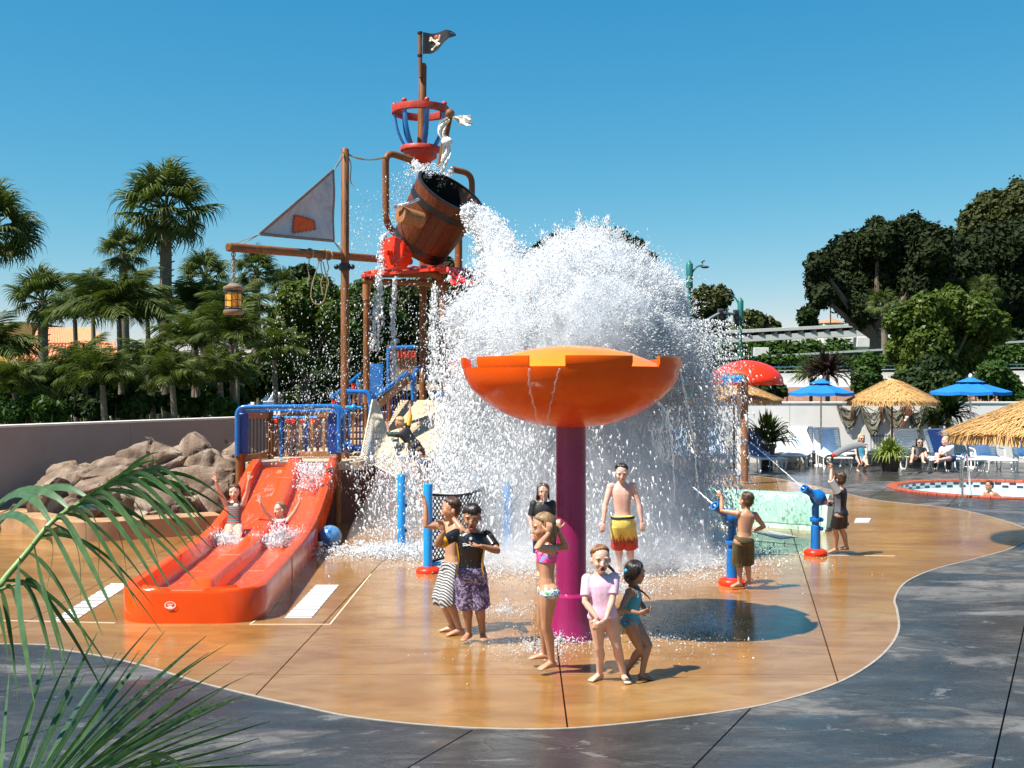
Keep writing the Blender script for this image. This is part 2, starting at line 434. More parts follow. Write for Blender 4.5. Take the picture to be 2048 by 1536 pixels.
s = N('rock'); v = s.coord('Object'); f1 = s.noise(v, 1.6, 7, .65, .4); f2 = s.noise(s.coord('Object', (1, 1, .5)), 7, 6, .7)
c = s.ramp(f1, [(.25, (.07, .040, .024)), (.48, (.20, .135, .09)), (.72, (.42, .335, .25))])
c = s.mix(s.ramp(f2, [(.5, 0.0), (.8, .6)]), c, (.06, .04, .028))
ge = s.n('NewGeometry'); c = s.mix(s.ramp(ge.outputs['Pointiness'], [(.42, 1.0), (.5, 0.0)]), c, (.05, .035, .025))  # crevice shade painted into the rock colour along concave edges
s.set(Base_Color=c, Roughness=.85); s.bump(s.math('ADD', f2, s.math('MULTIPLY', s.noise(v, 25, 6, .7), .5)), .85, .05); M_rock = s.m
def cliff(me, seed=0, cell=.62, k=.35):
    n = len(me.vertices); co = np.empty(n * 3, np.float32); no = np.empty(n * 3, np.float32)
    me.vertices.foreach_get('co', co); me.vertices.foreach_get('normal', no); co = co.reshape(-1, 3); no = no.reshape(-1, 3)
    for it, (cl, kk) in enumerate(((cell, k), (cell * .38, k * .8))):
        rg = np.random.RandomState(seed + it); lo = co.min(0); hi = co.max(0)
        m = int(np.prod((hi - lo) / cl) * .9) + 8
        pts = lo + rg.rand(m, 3) * (hi - lo); gd = rg.normal(size=(m, 3)); gd /= np.linalg.norm(gd, axis=1)[:, None]
        warp = np.array([noise.noise_vector(Vector(p) * 2.2) for p in co]) * .09
        q = co + warp
        best = np.full(n, 1e9); bi = np.zeros(n, int)
        for j in range(m):
            dd = ((q - pts[j]) ** 2).sum(1); up = dd < best; best[up] = dd[up]; bi[up] = j
        disp = (gd[bi] * (q - pts[bi])).sum(1) * kk + rg.uniform(-.06, .05, m)[bi] * (cl / .6)
        co = co + no * disp[:, None]
    fine = np.array([noise.fractal(Vector(p) * 5, 1, 2, 4) for p in co]) * .014
    co = co + no * fine[:, None]
    me.vertices.foreach_set('co', co.astype(np.float32).ravel())
def boulder(bmo, c, r, n, seed):
    rg = np.random.RandomState(seed); bm = bmesh.new()
    for i in range(n):
        d = rg.normal(size=3); d /= (.45 * np.linalg.norm(d) + .55 * np.abs(d).max() * 1.25); bm.verts.new(Vector((d[0] * r[0], d[1] * r[1], d[2] * r[2])) * rg.uniform(.9, 1.06))
    h = bmesh.ops.convex_hull(bm, input=bm.verts); bmesh.ops.delete(bm, geom=[e for e in h['geom_interior'] if isinstance(e, bmesh.types.BMVert)], context='VERTS')
    bmesh.ops.bevel(bm, geom=bm.edges[:], offset=.035, segments=2, affect='EDGES', profile=.6)
    for k in range(4):
        es = [e for e in bm.edges if e.calc_length() > .075]
        if es: bmesh.ops.subdivide_edges(bm, edges=es, cuts=1)
        bmesh.ops.triangulate(bm, faces=[f for f in bm.faces if len(f.verts) > 4])
    bm.normal_update()
    for v in bm.verts:
        q = v.co + Vector(c); sc = noise.fractal(q * 1.3, 1, 2, 2) * .07 + noise.fractal(q * 4.5, 1, 2, 4) * .030; e_ = noise.voronoi(q * 1.15)[0]; sc -= .07 * max(0, .10 - (e_[1] - e_[0])) / .10
        v.co += v.normal * sc
    k = len(bmo.v); bm.verts.index_update(); bmo.add([v.co + Vector(c) for v in bm.verts], [[v.index for v in f.verts] for f in bm.faces]); bm.free()
mb = MB()
for k, (px, top, bot_, Y, wd) in enumerate([(135, 908, 1060, 20.9, 88), (225, 890, 1060, 21.4, 110), (320, 872, 1060, 21.9, 110), (405, 848, 1055, 22.4, 105), (480, 852, 1050, 22.8, 95), (540, 890, 1040, 23.0, 70),
        (110, 945, 1064, 20.5, 58), (205, 935, 1064, 20.7, 95), (300, 925, 1064, 20.9, 100), (390, 905, 1064, 21.3, 100), (445, 930, 1064, 21.4, 75), (340, 985, 1066, 20.5, 85), (180, 985, 1066, 20.35, 75)]):
    a_, b_ = P(px, top, Y), P(px, bot_, Y); boulder(mb, (a_ + b_) / 2, (wd * Y / F, .85 if k < 6 else .62, (a_.z - b_.z) / 2 * 1.05), 15, 320 + k)
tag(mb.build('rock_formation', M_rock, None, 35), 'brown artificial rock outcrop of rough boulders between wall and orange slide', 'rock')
mb = MB(); L = [G(*p) for p in ((-60, 1050), (20, 1064), (100, 1080), (180, 1084), (270, 1079), (360, 1073), (440, 1068))]
L = spline(L, 6); rs = []
for i, p in enumerate(L):
    d = (L[min(i + 1, len(L) - 1)] - L[max(i - 1, 0)]).normalized(); nn = Vector((-d.y, d.x, 0))
    rs.append([p, p + Vector((0, 0, .33)), p + nn * .03 + Vector((0, 0, .35)), p + nn * .5 + Vector((0, 0, .35)), p + nn * .5])
M_kerb = mat('tan kerb', (.34, .20, .10), .55, .3, 3, .3, 40)
tag(mb.rings(rs).build('planter_kerb', M_kerb, None, 40), 'low curved tan kerb in front of the brown rock outcrop', 'kerb')

# ---------------------------------------------------------------- drain grates
M_grate = mat('white plastic grate', (.62, .60, .57), .45, .04)
M_slot = mat('grate slot', (.12, .11, .1), .8)
def grate(q, label, rows=11):
    q = [G(*p) for p in q]; c = sum(q, Vector()) / 4
    t = thing('drain_grate', label, 'drain grate', c, 'white drain grates in the tan pad')
    mb = MB(); u = (q[1] - q[0]); v_ = (q[3] - q[0])
    mb.rings([[p + Vector((0, 0, .003)) for p in q], [p + Vector((0, 0, .009)) for p in q]]); mb.build('frame', M_grate, t, 30)
    sl = MB()
    for i in range(rows):
        for j in range(14):
            a = q[0] + v_ * ((i + .25) / rows) + u * ((j + .2) / 14); b = u * (.6 / 14); h = v_ * (.28 / rows)
            sl.add([a + Vector((0, 0, .0105)), a + b + Vector((0, 0, .0105)), a + b + h + Vector((0, 0, .0105)), a + h + Vector((0, 0, .0105))], [(0, 1, 2, 3)])
    sl.build('slots', M_slot, t, 0, kind='stuff')
grate([(569, 1237), (623, 1237), (678, 1171), (632, 1171)], 'white slotted drain grate in the tan floor right of the slide foot')
grate([(104, 1242), (150, 1242), (262, 1168), (222, 1168)], 'white slotted drain grate left of the slide foot behind the palm leaf')
grate([(1508, 1064), (1560, 1078), (1594, 1074), (1540, 1062)], 'short white drain grate below the middle of the green trough')
grate([(1398, 1045), (1452, 1058), (1478, 1054), (1424, 1043)], 'white drain grate at the left end of the green trough')
grate([(1708, 1046), (1737, 1046), (1742, 1037), (1712, 1037)], 'small white drain grate beside the right end of the green trough', 4)
M_line = mat('pale joint line', (.66, .52, .36), .6, .1)
lm = MB()
for a, b in (((500, 1249), (660, 1249)), ((500, 1249), (560, 1205)), ((660, 1249), (742, 1148)), ((0, 1241), (96, 1243)), ((96, 1243), (230, 1246)), ((1430, 1075), (1600, 1090)), ((1480, 1108), (1790, 1112))):
    lm.bar(G(*a) + Vector((0, 0, .002)), G(*b) + Vector((0, 0, .002)), .016, .006)
lm.build('pad_joint_lines', M_line, pad, 0)
# ---------------------------------------------------------------- play structure materials
M_pole = wood('brown timber look pole', (.11, .040, .012), (.29, .115, .036), rough=.5)
M_wood = wood('orange brown timber', (.22, .085, .03), (.42, .19, .075), rough=.5)
M_plank = wood('weathered slat', (.25, .12, .06), (.48, .27, .15), rough=.6)
M_stave = wood('red brown barrel stave', (.06, .016, .006), (.20, .055, .017), rough=.45, coat=.0)
M_blue = mat('blue gloss paint', (.006, .135, .43), .25, .08, 3, coat=.4)
M_blued = mat('deep blue plastic', (.012, .045, .22), .35, .08, 3)
M_blue2 = mat('sky blue gloss plastic', (.01, .26, .66), .25, .08, 3, coat=.4)
M_red = mat('red gloss plastic', (.74, .032, .006), .35, .08, 3, coat=.1, spec=.3)
M_nest = mat('worn red paint', (.42, .035, .018), .45, .25, 8, .15)
M_slide = mat('orange red fibreglass', (.72, .066, .004), .24, .08, 1.5, coat=.15, rvar=.06, spec=.3)
M_black = mat('black iron', (.012, .012, .013), .4, .2, 9)
M_liner = mat('black liner', (.012, .012, .012), .8, .3, 6, spec=.15)
M_rope = mat('weathered rope', (.30, .23, .14), .9, .2, 30, .3)
M_net = mat('cream net rope', (.62, .55, .42), .9, .15, 30)
M_blacknet = mat('black net', (.012, .012, .012), .8)
M_deckp = mat('beige deck board', (.50, .38, .25), .6, .15, 4)
M_dark = mat('dark brown panel', (.10, .026, .014), .5, .2, 3)
M_sand = mat('sand coloured ramp', (.50, .37, .23), .6, .2, 4)
M_steel = mat('steel', (.6, .6, .6), .25, .05, metal=1)
M_tube = dict()

# ---------------------------------------------------------------- mast with crossbar
mast = thing('mast', 'tall brown mast with long tilted crossbar beside the slide platform', 'mast', (-3.39, 22.32, 0))
mb = MB(); t = P(690, 297, 22.32); mb.tube([(t.x, 22.32, 0), (t.x, 22.32, t.z - .03), (t.x, 22.32, t.z)], [.09, .082, .06], 16); mb.build('pole', M_pole, mast)
mb = MB(); a, b = P(456, 494, 19.17), P(821, 523, 24.73); dd = (b - a).normalized()
mb.tube([a, a + dd * .02, b - dd * .02, b], [.06, .08, .08, .06], 14); mb.build('crossbar', M_pole, mast)
mb = MB(); c = P(689, 534, 22.32); mb.tube([c + Vector((-.15, -.02, 0)), c + Vector((.15, -.02, 0))], .036, 8)
for sx in (-.16, .16): mb.ball(c + Vector((sx, -.02, 0)), .055)
mb.lathe([(.1, -.07), (.115, -.06), (.115, .06), (.1, .07)], 16, c); mb.build('bracket', M_black, mast)
mb = MB(); mb.lathe([(.17, 0), (.17, .02), (.09, .035), (.08, .05)], 20, (-3.39, 22.32, .0)); mb.build('base_flange', M_red, mast)
for i, (px, k) in enumerate(((596, 0), (622, 1), (634, 2))):
    q = a + dd * ((px - 456) / (821 - 456) * (b - a).length)
    mb = MB(); mb.tube(arc(q, .094, 0, 2 * math.pi, 12, (0, 0, 1), dd.cross(Vector((0, 0, 1)))), .017, 6)
    dz = [.58, .74, .6][k]; pts = [q + Vector((.02 * math.sin(j * 2.1 + k * 2), -.1, -.07 - dz * j / 6)) for j in range(7)]
    mb.tube(spline(pts, 3), .011, 5)
    if k == 1:
        e = q + Vector((-.04, -.08, -.1)); mb.tube(spline([e, e + Vector((-.17, 0, -.6)), e + Vector((-.12, 0, -.86)), e + Vector((.06, 0, -.84)), e + Vector((.14, 0, -.48)), e + Vector((.06, 0, -.05))], 5), .011, 5)
        mb.ball(e, .05)
    mb.build('rope_tie', M_rope, mast)
tag(MB().tube(spline([P(693, 308, 22.32), P(712, 315, 22.46), P(740, 319, 22.91), P(772, 314, 23.66)], 6), .014, 6).tube(spline([P(695, 310, 22.32), P(702, 330, 22.32), P(701, 362, 22.32), P(710, 373, 22.32)], 5), .011, 6).tube(spline([P(693, 305, 22.35), P(715, 317, 22.54), P(745, 320, 22.91), P(772, 316, 23.66)], 6), .01, 6)
    .build('slack_rope', M_rope), 'slack rope strung from mast top to the bent brown water pipe', 'rope')

# sail
M_sail = N('sailcloth'); v = M_sail.coord('Object'); f = M_sail.noise(v, 3, 5, .6, .6)
M_sail.set(Base_Color=M_sail.ramp(f, [(.3, (.30, .29, .33)), (.5, (.42, .41, .44)), (.75, (.52, .47, .46))]), Roughness=.9); M_sail.bump(f, .5, .06); M_sail = M_sail.m
M_hem = mat('brown hem', (.22, .16, .13), .9, .2, 20)
M_patch = mat('orange patch', (.72, .09, .012), .8, .15, 12, .2)
A_, B_, C_ = P(520, 468, 20.33), P(668, 340, 21.95), P(667, 482, 21.95)
nS = (B_ - A_).cross(C_ - A_).normalized()
sail = thing('sail', 'grey triangular sail with a stitched orange patch tied beside the mast', 'sail', (A_ + B_ + C_) / 3)
def sp(u, v, off=0):   # u from A to far edge, v along the far edge
    q = A_ + (B_ * v + C_ * (1 - v) - A_) * u
    return q + nS * (.10 * math.sin(math.pi * min(1, u)) * math.sin(math.pi * v) + .012 * math.sin(9 * v + 5 * u) * u + off)
mb = MB(); nU, nV = 24, 18
for off in (0, .006):
    k = len(mb.v); mb.v += [tuple(sp(max(.0, i / nU), j / nV, off)) for i in range(nU + 1) for j in range(nV + 1)]
    for i in range(nU):
        for j in range(nV):
            q = [k + i * (nV + 1) + j, k + (i + 1) * (nV + 1) + j, k + (i + 1) * (nV + 1) + j + 1, k + i * (nV + 1) + j + 1]
            mb.f.append(tuple(q)); mb.mi.append(0)
mb.build('cloth', M_sail, sail, 180)
mb = MB()
for path in ([sp(i / 20, 0, .003) for i in range(21)], [sp(i / 20, 1, .003) for i in range(21)], [sp(1, i / 20, .003) for i in range(21)]): mb.tube(path, .03, 8, flat=.35, up=nS)
mb.build('hem', M_hem, sail)
sgn = -1 if nS.y > 0 else 1
def uv(px, py):
    best = None
    for i in range(60):
        for j in range(60):
            q = sp(i / 59, j / 59); x = 1024 + q.x * F / q.y; y = HZ - (q.z - CH) * F / q.y; e = (x - px) ** 2 + (y - py) ** 2
            if best is None or e < best[0]: best = (e, i / 59, j / 59)
    return best[1:]
quad = [uv(*p) for p in ((588, 430), (627, 440), (629, 458), (584, 466))]
mb = MB(); kk = 8; off = sgn * -1 * .012
fr = -1 if nS.dot(Vector((0, -1, 0))) < 0 else 1
pts = []
for i in range(kk + 1):
    for j in range(kk + 1):
        s_, t_ = i / kk, j / kk
        uu = (quad[0][0] * (1 - s_) + quad[1][0] * s_) * (1 - t_) + (quad[3][0] * (1 - s_) + quad[2][0] * s_) * t_
        v2 = (quad[0][1] * (1 - s_) + quad[1][1] * s_) * (1 - t_) + (quad[3][1] * (1 - s_) + quad[2][1] * s_) * t_
        pts.append(sp(uu, v2, .016 * fr))
mb.add(pts, [(i * (kk + 1) + j, (i + 1) * (kk + 1) + j, (i + 1) * (kk + 1) + j + 1, i * (kk + 1) + j + 1) for i in range(kk) for j in range(kk)])
mb.build('patch', M_patch, sail, 180)
for e in range(4):
    for j in range(6):
        t_ = (j + .5) / 6; i0 = [0, kk * (kk + 1), kk * (kk + 1) + kk, kk][e]; i1 = [kk * (kk + 1), kk * (kk + 1) + kk, kk, 0][e]
        q = pts[i0].lerp(pts[i1], t_); ctr = sum(pts, Vector()) / len(pts); o_ = (q - ctr).normalized() * .035
        MB().tube([q - o_ * .6 + nS * fr * .006, q + o_ + nS * fr * .004], .006, 5).build('stitch', M_black, sail)
mb = MB()
for a1, b1 in ((B_, P(687, 303, 22.24)), (B_, P(688, 312, 22.24)), (A_, P(470, 487, 19.37)), (A_, P(478, 492, 19.51)), (C_, P(683, 505, 22.32)), (C_, P(686, 503, 22.32))): mb.tube([a1, b1], .008, 5)
mb.build('lashing', M_rope, sail)

# lantern hanging from the crossbar
lan = thing('lantern', 'caged amber lantern hanging from the left crossbar end', 'lantern', P(467, 570, 19.30))
M_brass = mat('weathered brown cap', (.20, .13, .08), .6, .25, 12, .2)
s = N('amber glass'); v = s.coord('Object'); s.set(Base_Color=s.ramp(s.noise(v, 9, 3), [(.3, (.85, .22, .01)), (.6, (.95, .48, .02))]), Roughness=.2, Transmission_Weight=.15); M_amber = s.m
lc = P(467, 598, 19.30); H = .135
MB().lathe([(0.141, -0.192), (0.141, 0.147)], 20, lc).build('glass', M_amber, lan)
MB().lathe([(0, 0.282), (0.068, 0.277), (0.113, 0.237), (0.172, 0.215), (0.179, 0.181), (0.169, 0.164), (0.153, 0.147)], 22, lc).build('cap', M_brass, lan)
MB().lathe([(0.153, -0.192), (0.172, -0.203), (0.179, -0.237), (0.158, -0.271), (0.000, -0.282)], 22, lc).build('base', M_brass, lan)
mb = MB()
for i in range(8): an = i * math.pi / 4; mb.tube([lc + Vector((.148 * math.cos(an), .148 * math.sin(an), -.205)), lc + Vector((.148 * math.cos(an), .148 * math.sin(an), .158))], .005, 5)
for z in (-.136, -.023, .09): mb.tube(arc(lc + Vector((0, 0, z)), .148, 0, 2 * math.pi, 20, (1, 0, 0), (0, 1, 0)), .005, 5)
for z in (-.187, .13): mb.lathe([(0.145, z - 0.023), (0.154, z - 0.023), (0.154, z + 0.023), (0.145, z + 0.023)], 20, lc)
mb.build('cage', M_black, lan)
mb = MB(); top = P(467, 500, 19.30)
n_ = 11
for i in range(n_):
    q = (lc + Vector((0, 0, .28))).lerp(top, (i + .5) / n_); L_ = .045
    mb.tube(arc(q, .035, 0, 2 * math.pi, 8, (0, 0, 1.3), (1, 0, 0) if i % 2 else (0, 1, 0)), .010, 5)
mb.build('chain', M_rope, lan)

# ---------------------------------------------------------------- slide
slide = thing('water_slide', 'wide orange red water slide with two lanes running to the tan floor', 'slide', (-3.6, 12.3, 0))
XL, XR, XD0, XD1, TW = -4.43, -2.79, -3.735, -3.485, .15
def xo(y): return -.063 * (y - 12.3)      # the run is turned a few degrees
prof_top = [(12.22, .382), (13.91, .387), (15.67, .392), (16.41, .413), (17.28, .469), (18.18, .588), (18.97, .755), (19.78, .960), (20.46, 1.145), (20.95, 1.247), (21.24, 1.276)]
prof_bed = [(12.22, .155), (13.91, .159), (15.67, .174), (16.41, .204), (17.28, .262), (18.18, .384), (18.97, .549), (19.78, .752), (20.46, .946), (20.95, 1.059), (21.24, 1.087)]
def interp(pr, y):
    for (a, b), (c, d) in zip(pr, pr[1:]):
        if y <= c: t = (y - a) / (c - a); return b + (d - b) * t
    return pr[-1][1]
st = []
ys = [12.20, 12.22, 12.27, 12.34] + [12.42 + i * (21.24 - 12.42) / 52 for i in range(53)]
for y in ys:
    zt, zb = interp(prof_top, y), interp(prof_bed, y)
    k = max(0, (12.66 - y) / .46); ins = .45 * (1 - math.sqrt(max(0, 1 - min(1, k) ** 2)))
    if y <= 12.35: zb = zt - .002
    if y < 12.21: zt -= .02; zb -= .02
    zd = zt - .015 if y > 12.9 else max(zb, zb + (zt - zb) * max(0, (y - 12.7) / .2) * .9)
    low = max(0.0, zt - .47)
    xl, xr = XL + ins, XR - ins; st.append(None); xs_ = xo(y)
    st[-1] = ([Vector((q[0] + xs_, q[1], q[2])) for q in ((xl, y, low), (xl, y, zt - .03), (xl + .03, y, zt), (xl + TW, y, zt), (xl + TW + .02, y, zb + .03), (xl + TW + .06, y, zb), (XD0 - .03, y, zb), (XD0, y, max(zb, zd - .02)), (XD0 + .03, y, zd), (XD1 - .03, y, zd), (XD1, y, max(zb, zd - .02)), (XD1 + .03, y, zb),
              (xr - TW - .06, y, zb), (xr - TW - .02, y, zb + .03), (xr - TW, y, zt), (xr - .03, y, zt), (xr, y, zt - .03), (xr, y, low))])
mb = MB(); mb.rings(st); sb = mb.build('chute', M_slide, slide, 50)
M_seam = mat('slide seam', (.62, .16, .08), .4)
for y in (14.7, 17.6, 19.9):
    zt = interp(prof_top, y); zb = interp(prof_bed, y); zt_ = zt + .004
    mb = MB(); mb.tube([(q[0] + xo(y), q[1], q[2]) for q in [(XL - .004, y, max(0.02, zt - .4)), (XL - .004, y, zt_), (XL + TW, y, zt_), (XL + TW + .04, y, zb + .005), (XD0 - .02, y, zb + .005), (XD0, y, zt_ - .01), (XD1, y, zt_ - .01), (XD1 + .02, y, zb + .005), (XR - TW - .04, y, zb + .005), (XR - TW, y, zt_), (XR + .004, y, zt_), (XR + .004, y, max(.02, zt - .4))]], .005, 4)
    mb.build('seam', M_seam, slide)
# emblem on the front of the slide
M_emb = mat('white emblem print', (.85, .80, .76), .5)
ec = Vector(((341 - 1024) * 12.2 / F, 12.185, CH - (1210 - HZ) * 12.2 / F))
mb = MB(); rx, rz = .062, .042
def ell(k, a): return ec + Vector((rx * k * math.cos(a), 0, rz * k * math.sin(a)))
ri = [[ell(k, a) + Vector((0, yy, 0)) for a in np.linspace(0, 2 * math.pi, 28, endpoint=False)] for k, yy in ((1, 0), (.86, 0))]
mb.rings(ri, True, False, False)
mb.rings([[ec + Vector((rx * k * math.cos(a), -.001, rz * .8 * k * math.sin(a) - .012 * (1 - k))) for a in np.linspace(.5, math.pi - .5, 12)] for k in (.62, .45)], False)
mb.rings([[ec + Vector((rx * k * math.cos(a), -.001, rz * 1.1 * k * math.sin(a) - .02)) for a in np.linspace(0, math.pi, 12)] for k in (.38, .02)], False)
mb.add([ec + Vector(q) for q in ((-.045, 0, -.02), (.045, 0, -.02), (.03, 0, -.033), (-.03, 0, -.033))], [(0, 1, 2, 3)])
mb.build('emblem', M_emb, slide, 0)
# thin sheet of water on the bed
s = N('shallow water'); v = s.coord('Object', (3, 1, 1)); f = s.noise(v, 5, 5, .6, 1)
fo = s.noise(s.coord('Object', (2.2, .5, 1)), 4, 6, .7, 1.5)
s.set(Base_Color=s.mix(s.ramp(fo, [(.56, 0.0), (.72, .55)]), (.72, .07, .006), (.85, .62, .55)), Roughness=.1); s.b.inputs['Specular IOR Level'].default_value = .6; s.bump(f, .45, .04); M_bedw = s.m
mb = MB()
for x0, x1 in ((XL + TW + .045, XD0 - .02), (XD1 + .02, XR - TW - .045)):
    r = [[Vector((x0 + (x1 - x0) * j / 6 + xo(y), y, interp(prof_bed, y) + .008 + .004 * math.sin(7 * y + j))) for j in range(7)] for y in np.linspace(12.5, 20.9, 70)]
    mb.rings(r, False)
mb.build('water_film', M_bedw, slide, 180)

# ---------------------------------------------------------------- play platform, tower, stairs
play = thing('play_structure', 'timber look pirate play tower with blue railings, stairs and platforms', 'play structure', (-2.8, 23, 0))
def pole(name, px, Y, y1, z0=0, r=.075, m=None):
    x = (px - 1024) * Y / F; z1 = CH - (y1 - HZ) * Y / F
    return MB().tube([(x, Y, z0), (x, Y, z1 - .02), (x, Y, z1)], [r, r, r * .7], 12).build(name, m or M_pole, play)
DZ = 1.18
deckpoly = [(-5.15, 21.24), (-3.33, 21.24), (-2.75, 21.5), (-1.82, 23.06), (-1.9, 26.33), (-4.8, 26.33), (-4.95, 22.32)]
MB().prism(deckpoly, DZ - .16, DZ).build('deck', M_deckp, play, 30, .015)
MB().prism([(x * .99 - .02, y + .05) for x, y in deckpoly], .0, DZ - .165).build('skirt', M_dark, play, 30)
pole('post', 733, 24.58, 575); pole('post', 846, 25.68, 300, r=.085); pole('post', 887, 23.81, 560); pole('post', 917, 25.36, 440, z0=1, r=.09); pole('post', 779, 26.99, 690)
pole('post', 541, 22.25, 822, r=.065); pole('post', 479, 20.95, 905); pole('post', 677, 21.3, 905, r=.06, m=M_wood)
# bent roof pipe
def Zp(py, Y): return CH - (py - HZ) * Y / F
pp = [P(733, 600, 24.58), P(733, 548, 24.58), P(885, 547, 23.21), P(888, 640, 23.21)]
MB().tube(fillet(pp, .36, 6), .088, 12).build('roof_pipe', M_wood, play)
MB().tube([P(728, 562, 24.42), P(890, 568, 23.06)], .07, 10).build('roof_beam', M_pole, play)
M_redm = mat('red roof plastic', (.70, .03, .012), .5, .1, 5)
a0, a1, b0, b1 = P(722, 549, 24.12), P(893, 534, 22.61), P(905, 569, 22.46), P(972, 570, 23.21)
top1 = P(952, 541, 24.73); bk0 = P(760, 541, 26.99)
mb = MB(); mb.rings([[a0, a1, top1, bk0], [q - Vector((0, 0, .05)) for q in (a0, a1, top1, bk0)]]); mb.build('roof_panel', M_redm, play, 0)
for i in range(10):
    t0, t1 = i / 10, (i + .9) / 10
    q = [a1.lerp(top1, t0), a1.lerp(top1, t1), b0.lerp(b1, t1), b0.lerp(b1, t0)]; nn = (q[1] - q[0]).cross(q[3] - q[0]).normalized() * .03
    MB().rings([[x - nn for x in q], [x + nn for x in q]]).build('roof_slat', M_redm, play, 30)
for i in range(8):
    q = a0.lerp(a1, (i + .5) / 8); MB().bar(q + Vector((0, -.03, .03)), q + (bk0 - a0) * .5 + Vector((0, 0, .04)), .09, .04).build('roof_slat', M_redm, play, 30)
# front blue hoop over the slide entrance (two pipes with dark side boards)
for dy in (0, .2):
    q = [P(474, 912, 20.88 + dy), P(474, 814, 20.88 + dy), P(678, 812, 20.88 + dy), P(678, 905, 20.88 + dy)]
    q = [p + Vector((dy * .35, 0, 0)) for p in q]
    MB().tube(fillet(q, .17, 6), .042, 12).build('entrance_hoop', M_blue, play)
for px in (480, 668):
    a, b = P(px, 826, 20.98), P(px, 908, 20.98)
    MB().box((a.x + (.06 if px < 500 else 0), 20.98, (a.z + b.z) / 2), (.21, .06, a.z - b.z)).build('side_board', M_blued, play, 30, .02)
for px, py in ((690, 826), (690, 890), (697, 890)):
    c = P(px, py, 21.74); MB().tube([c + Vector((-.14, -.6, 0)), c + Vector((0, .1, 0))], .036, 10).ball(c, .07).build('clamp', M_blue, play)
def slat_rail(a, b, pt, pb, n, m, w, t, fm=None):
    "railing panel between two ground points: wooden top rail, bottom rail and separate balusters (heights as photo rows)"
    rot = Matrix.Rotation(math.atan2(b.y - a.y, b.x - a.x), 3, 'Z')
    ta, tb, ba, bb_ = (Vector((q.x, q.y, Zp(r, q.y))) for q, r in ((a, pt[0]), (b, pt[1]), (a, pb[0]), (b, pb[1])))
    rl = MB().bar(ta, tb, .05, .12).build('top_rail', fm or M_wood, play, 30, .008)
    MB().bar(ba, bb_, .05, .11).build('bottom_rail', fm or M_wood, play, 30, .008)
    for i in range(n):
        f_ = (i + .5) / n; q1, q0 = ta.lerp(tb, f_), ba.lerp(bb_, f_); mm = m[i % len(m)] if isinstance(m, list) else m
        MB().box((q1 + q0) / 2, (w, t, q1.z - q0.z - .1), rot).build('baluster', mm, play, 30)
def blue_rail(pts, r=.036): return MB().tube(fillet([Vector(p) for p in pts], .12, 5), r, 10).build('handrail', M_blue, play)
pa, pb = P(489, 0, 21.10), P(538, 0, 22.24)
slat_rail(pa, pb, (831, 831), (916, 908), 7, M_black, .022, .022)
blue_rail([P(486, 822, 21.1), P(540, 822, 22.24), P(690, 822, 22.4)])
pc, pd = P(548, 0, 22.35), P(688, 0, 22.35)
slat_rail(pc, pd, (829, 829), (908, 908), 12, [M_plank, M_blued, M_wood, M_dark], .06, .024)
for i, px in enumerate((552, 576, 586, 605, 626)):
    c = P(px, 842, 22.17)
    MB().box(c, (.085, .06, .085)).build('spinner_block', M_red if i % 2 == 0 else M_nest, play, 30, .008)
    MB().tube([c + Vector((-.07, 0, .07)), c + Vector((.085, 0, .07))], .024, 8).build('spinner_axle', M_blue2, play)
for px in (558, 550): MB().box(P(px, 826, 22.10), (.045, .03, .08)).build('spinner_flag', M_white, play, 30)
MB().tube([P(562, 838, 22.17), P(562, 915, 22.17)], .036, 10).build('blue_pole', M_blue, play)
# lower gate right of the mast
ga = [P(692, 783, 21.88), P(735, 784, 21.88), P(742, 800, 21.88), P(742, 915, 21.88)]
MB().tube(fillet(ga, .2, 6), .054, 12).build('gate_hoop', M_blue, play)
MB().tube([P(695, 897, 21.88), P(742, 899, 21.88)], .054, 10).ball(P(700, 897, 21.74), .1).build('gate_rail', M_blued, play)
MB().tube([P(692, 815, 21.95), P(722, 815, 21.95)], .042, 10).ball(P(707, 815, 21.88), .066).build('gate_bar', M_blue2, play)
for i, px in enumerate((699, 706, 713, 720, 727, 735)):
    a, b = P(px, 790, 22.03), P(px, 900, 22.03)
    MB().box((a + b) / 2, (.034, .034, a.z - b.z)).build('baluster', [M_blue, M_wood, M_dark, M_blued, M_plank, M_wood][i], play, 30)
# upper platform with its slatted railing
ua, ub = P(781, 0, 26.49), P(834, 0, 26.49); zu = Zp(768, 26.49)
MB().prism([(ua.x - .1, 26.4), (P(905, 0, 26.4).x, 26.4), (P(905, 0, 28).x, 28.2), (ua.x - .1, 28.2)], zu - .15, zu).build('upper_deck', M_deckp, play, 30)
slat_rail(ua, ub, (706, 704), (764, 762), 8, M_plank, .07, .024)
for i in range(8): MB().box(P(783 + i * 6.7, 709, 26.4), (.05, .024, .17)).build('red_tab', M_nest, play, 30)
blue_rail([P(779, 700, 26.43), P(781, 696, 26.43), P(836, 694, 26.43)], .055)
blue_rail([P(777, 696, 26.43), P(777, 770, 26.43)], .048)
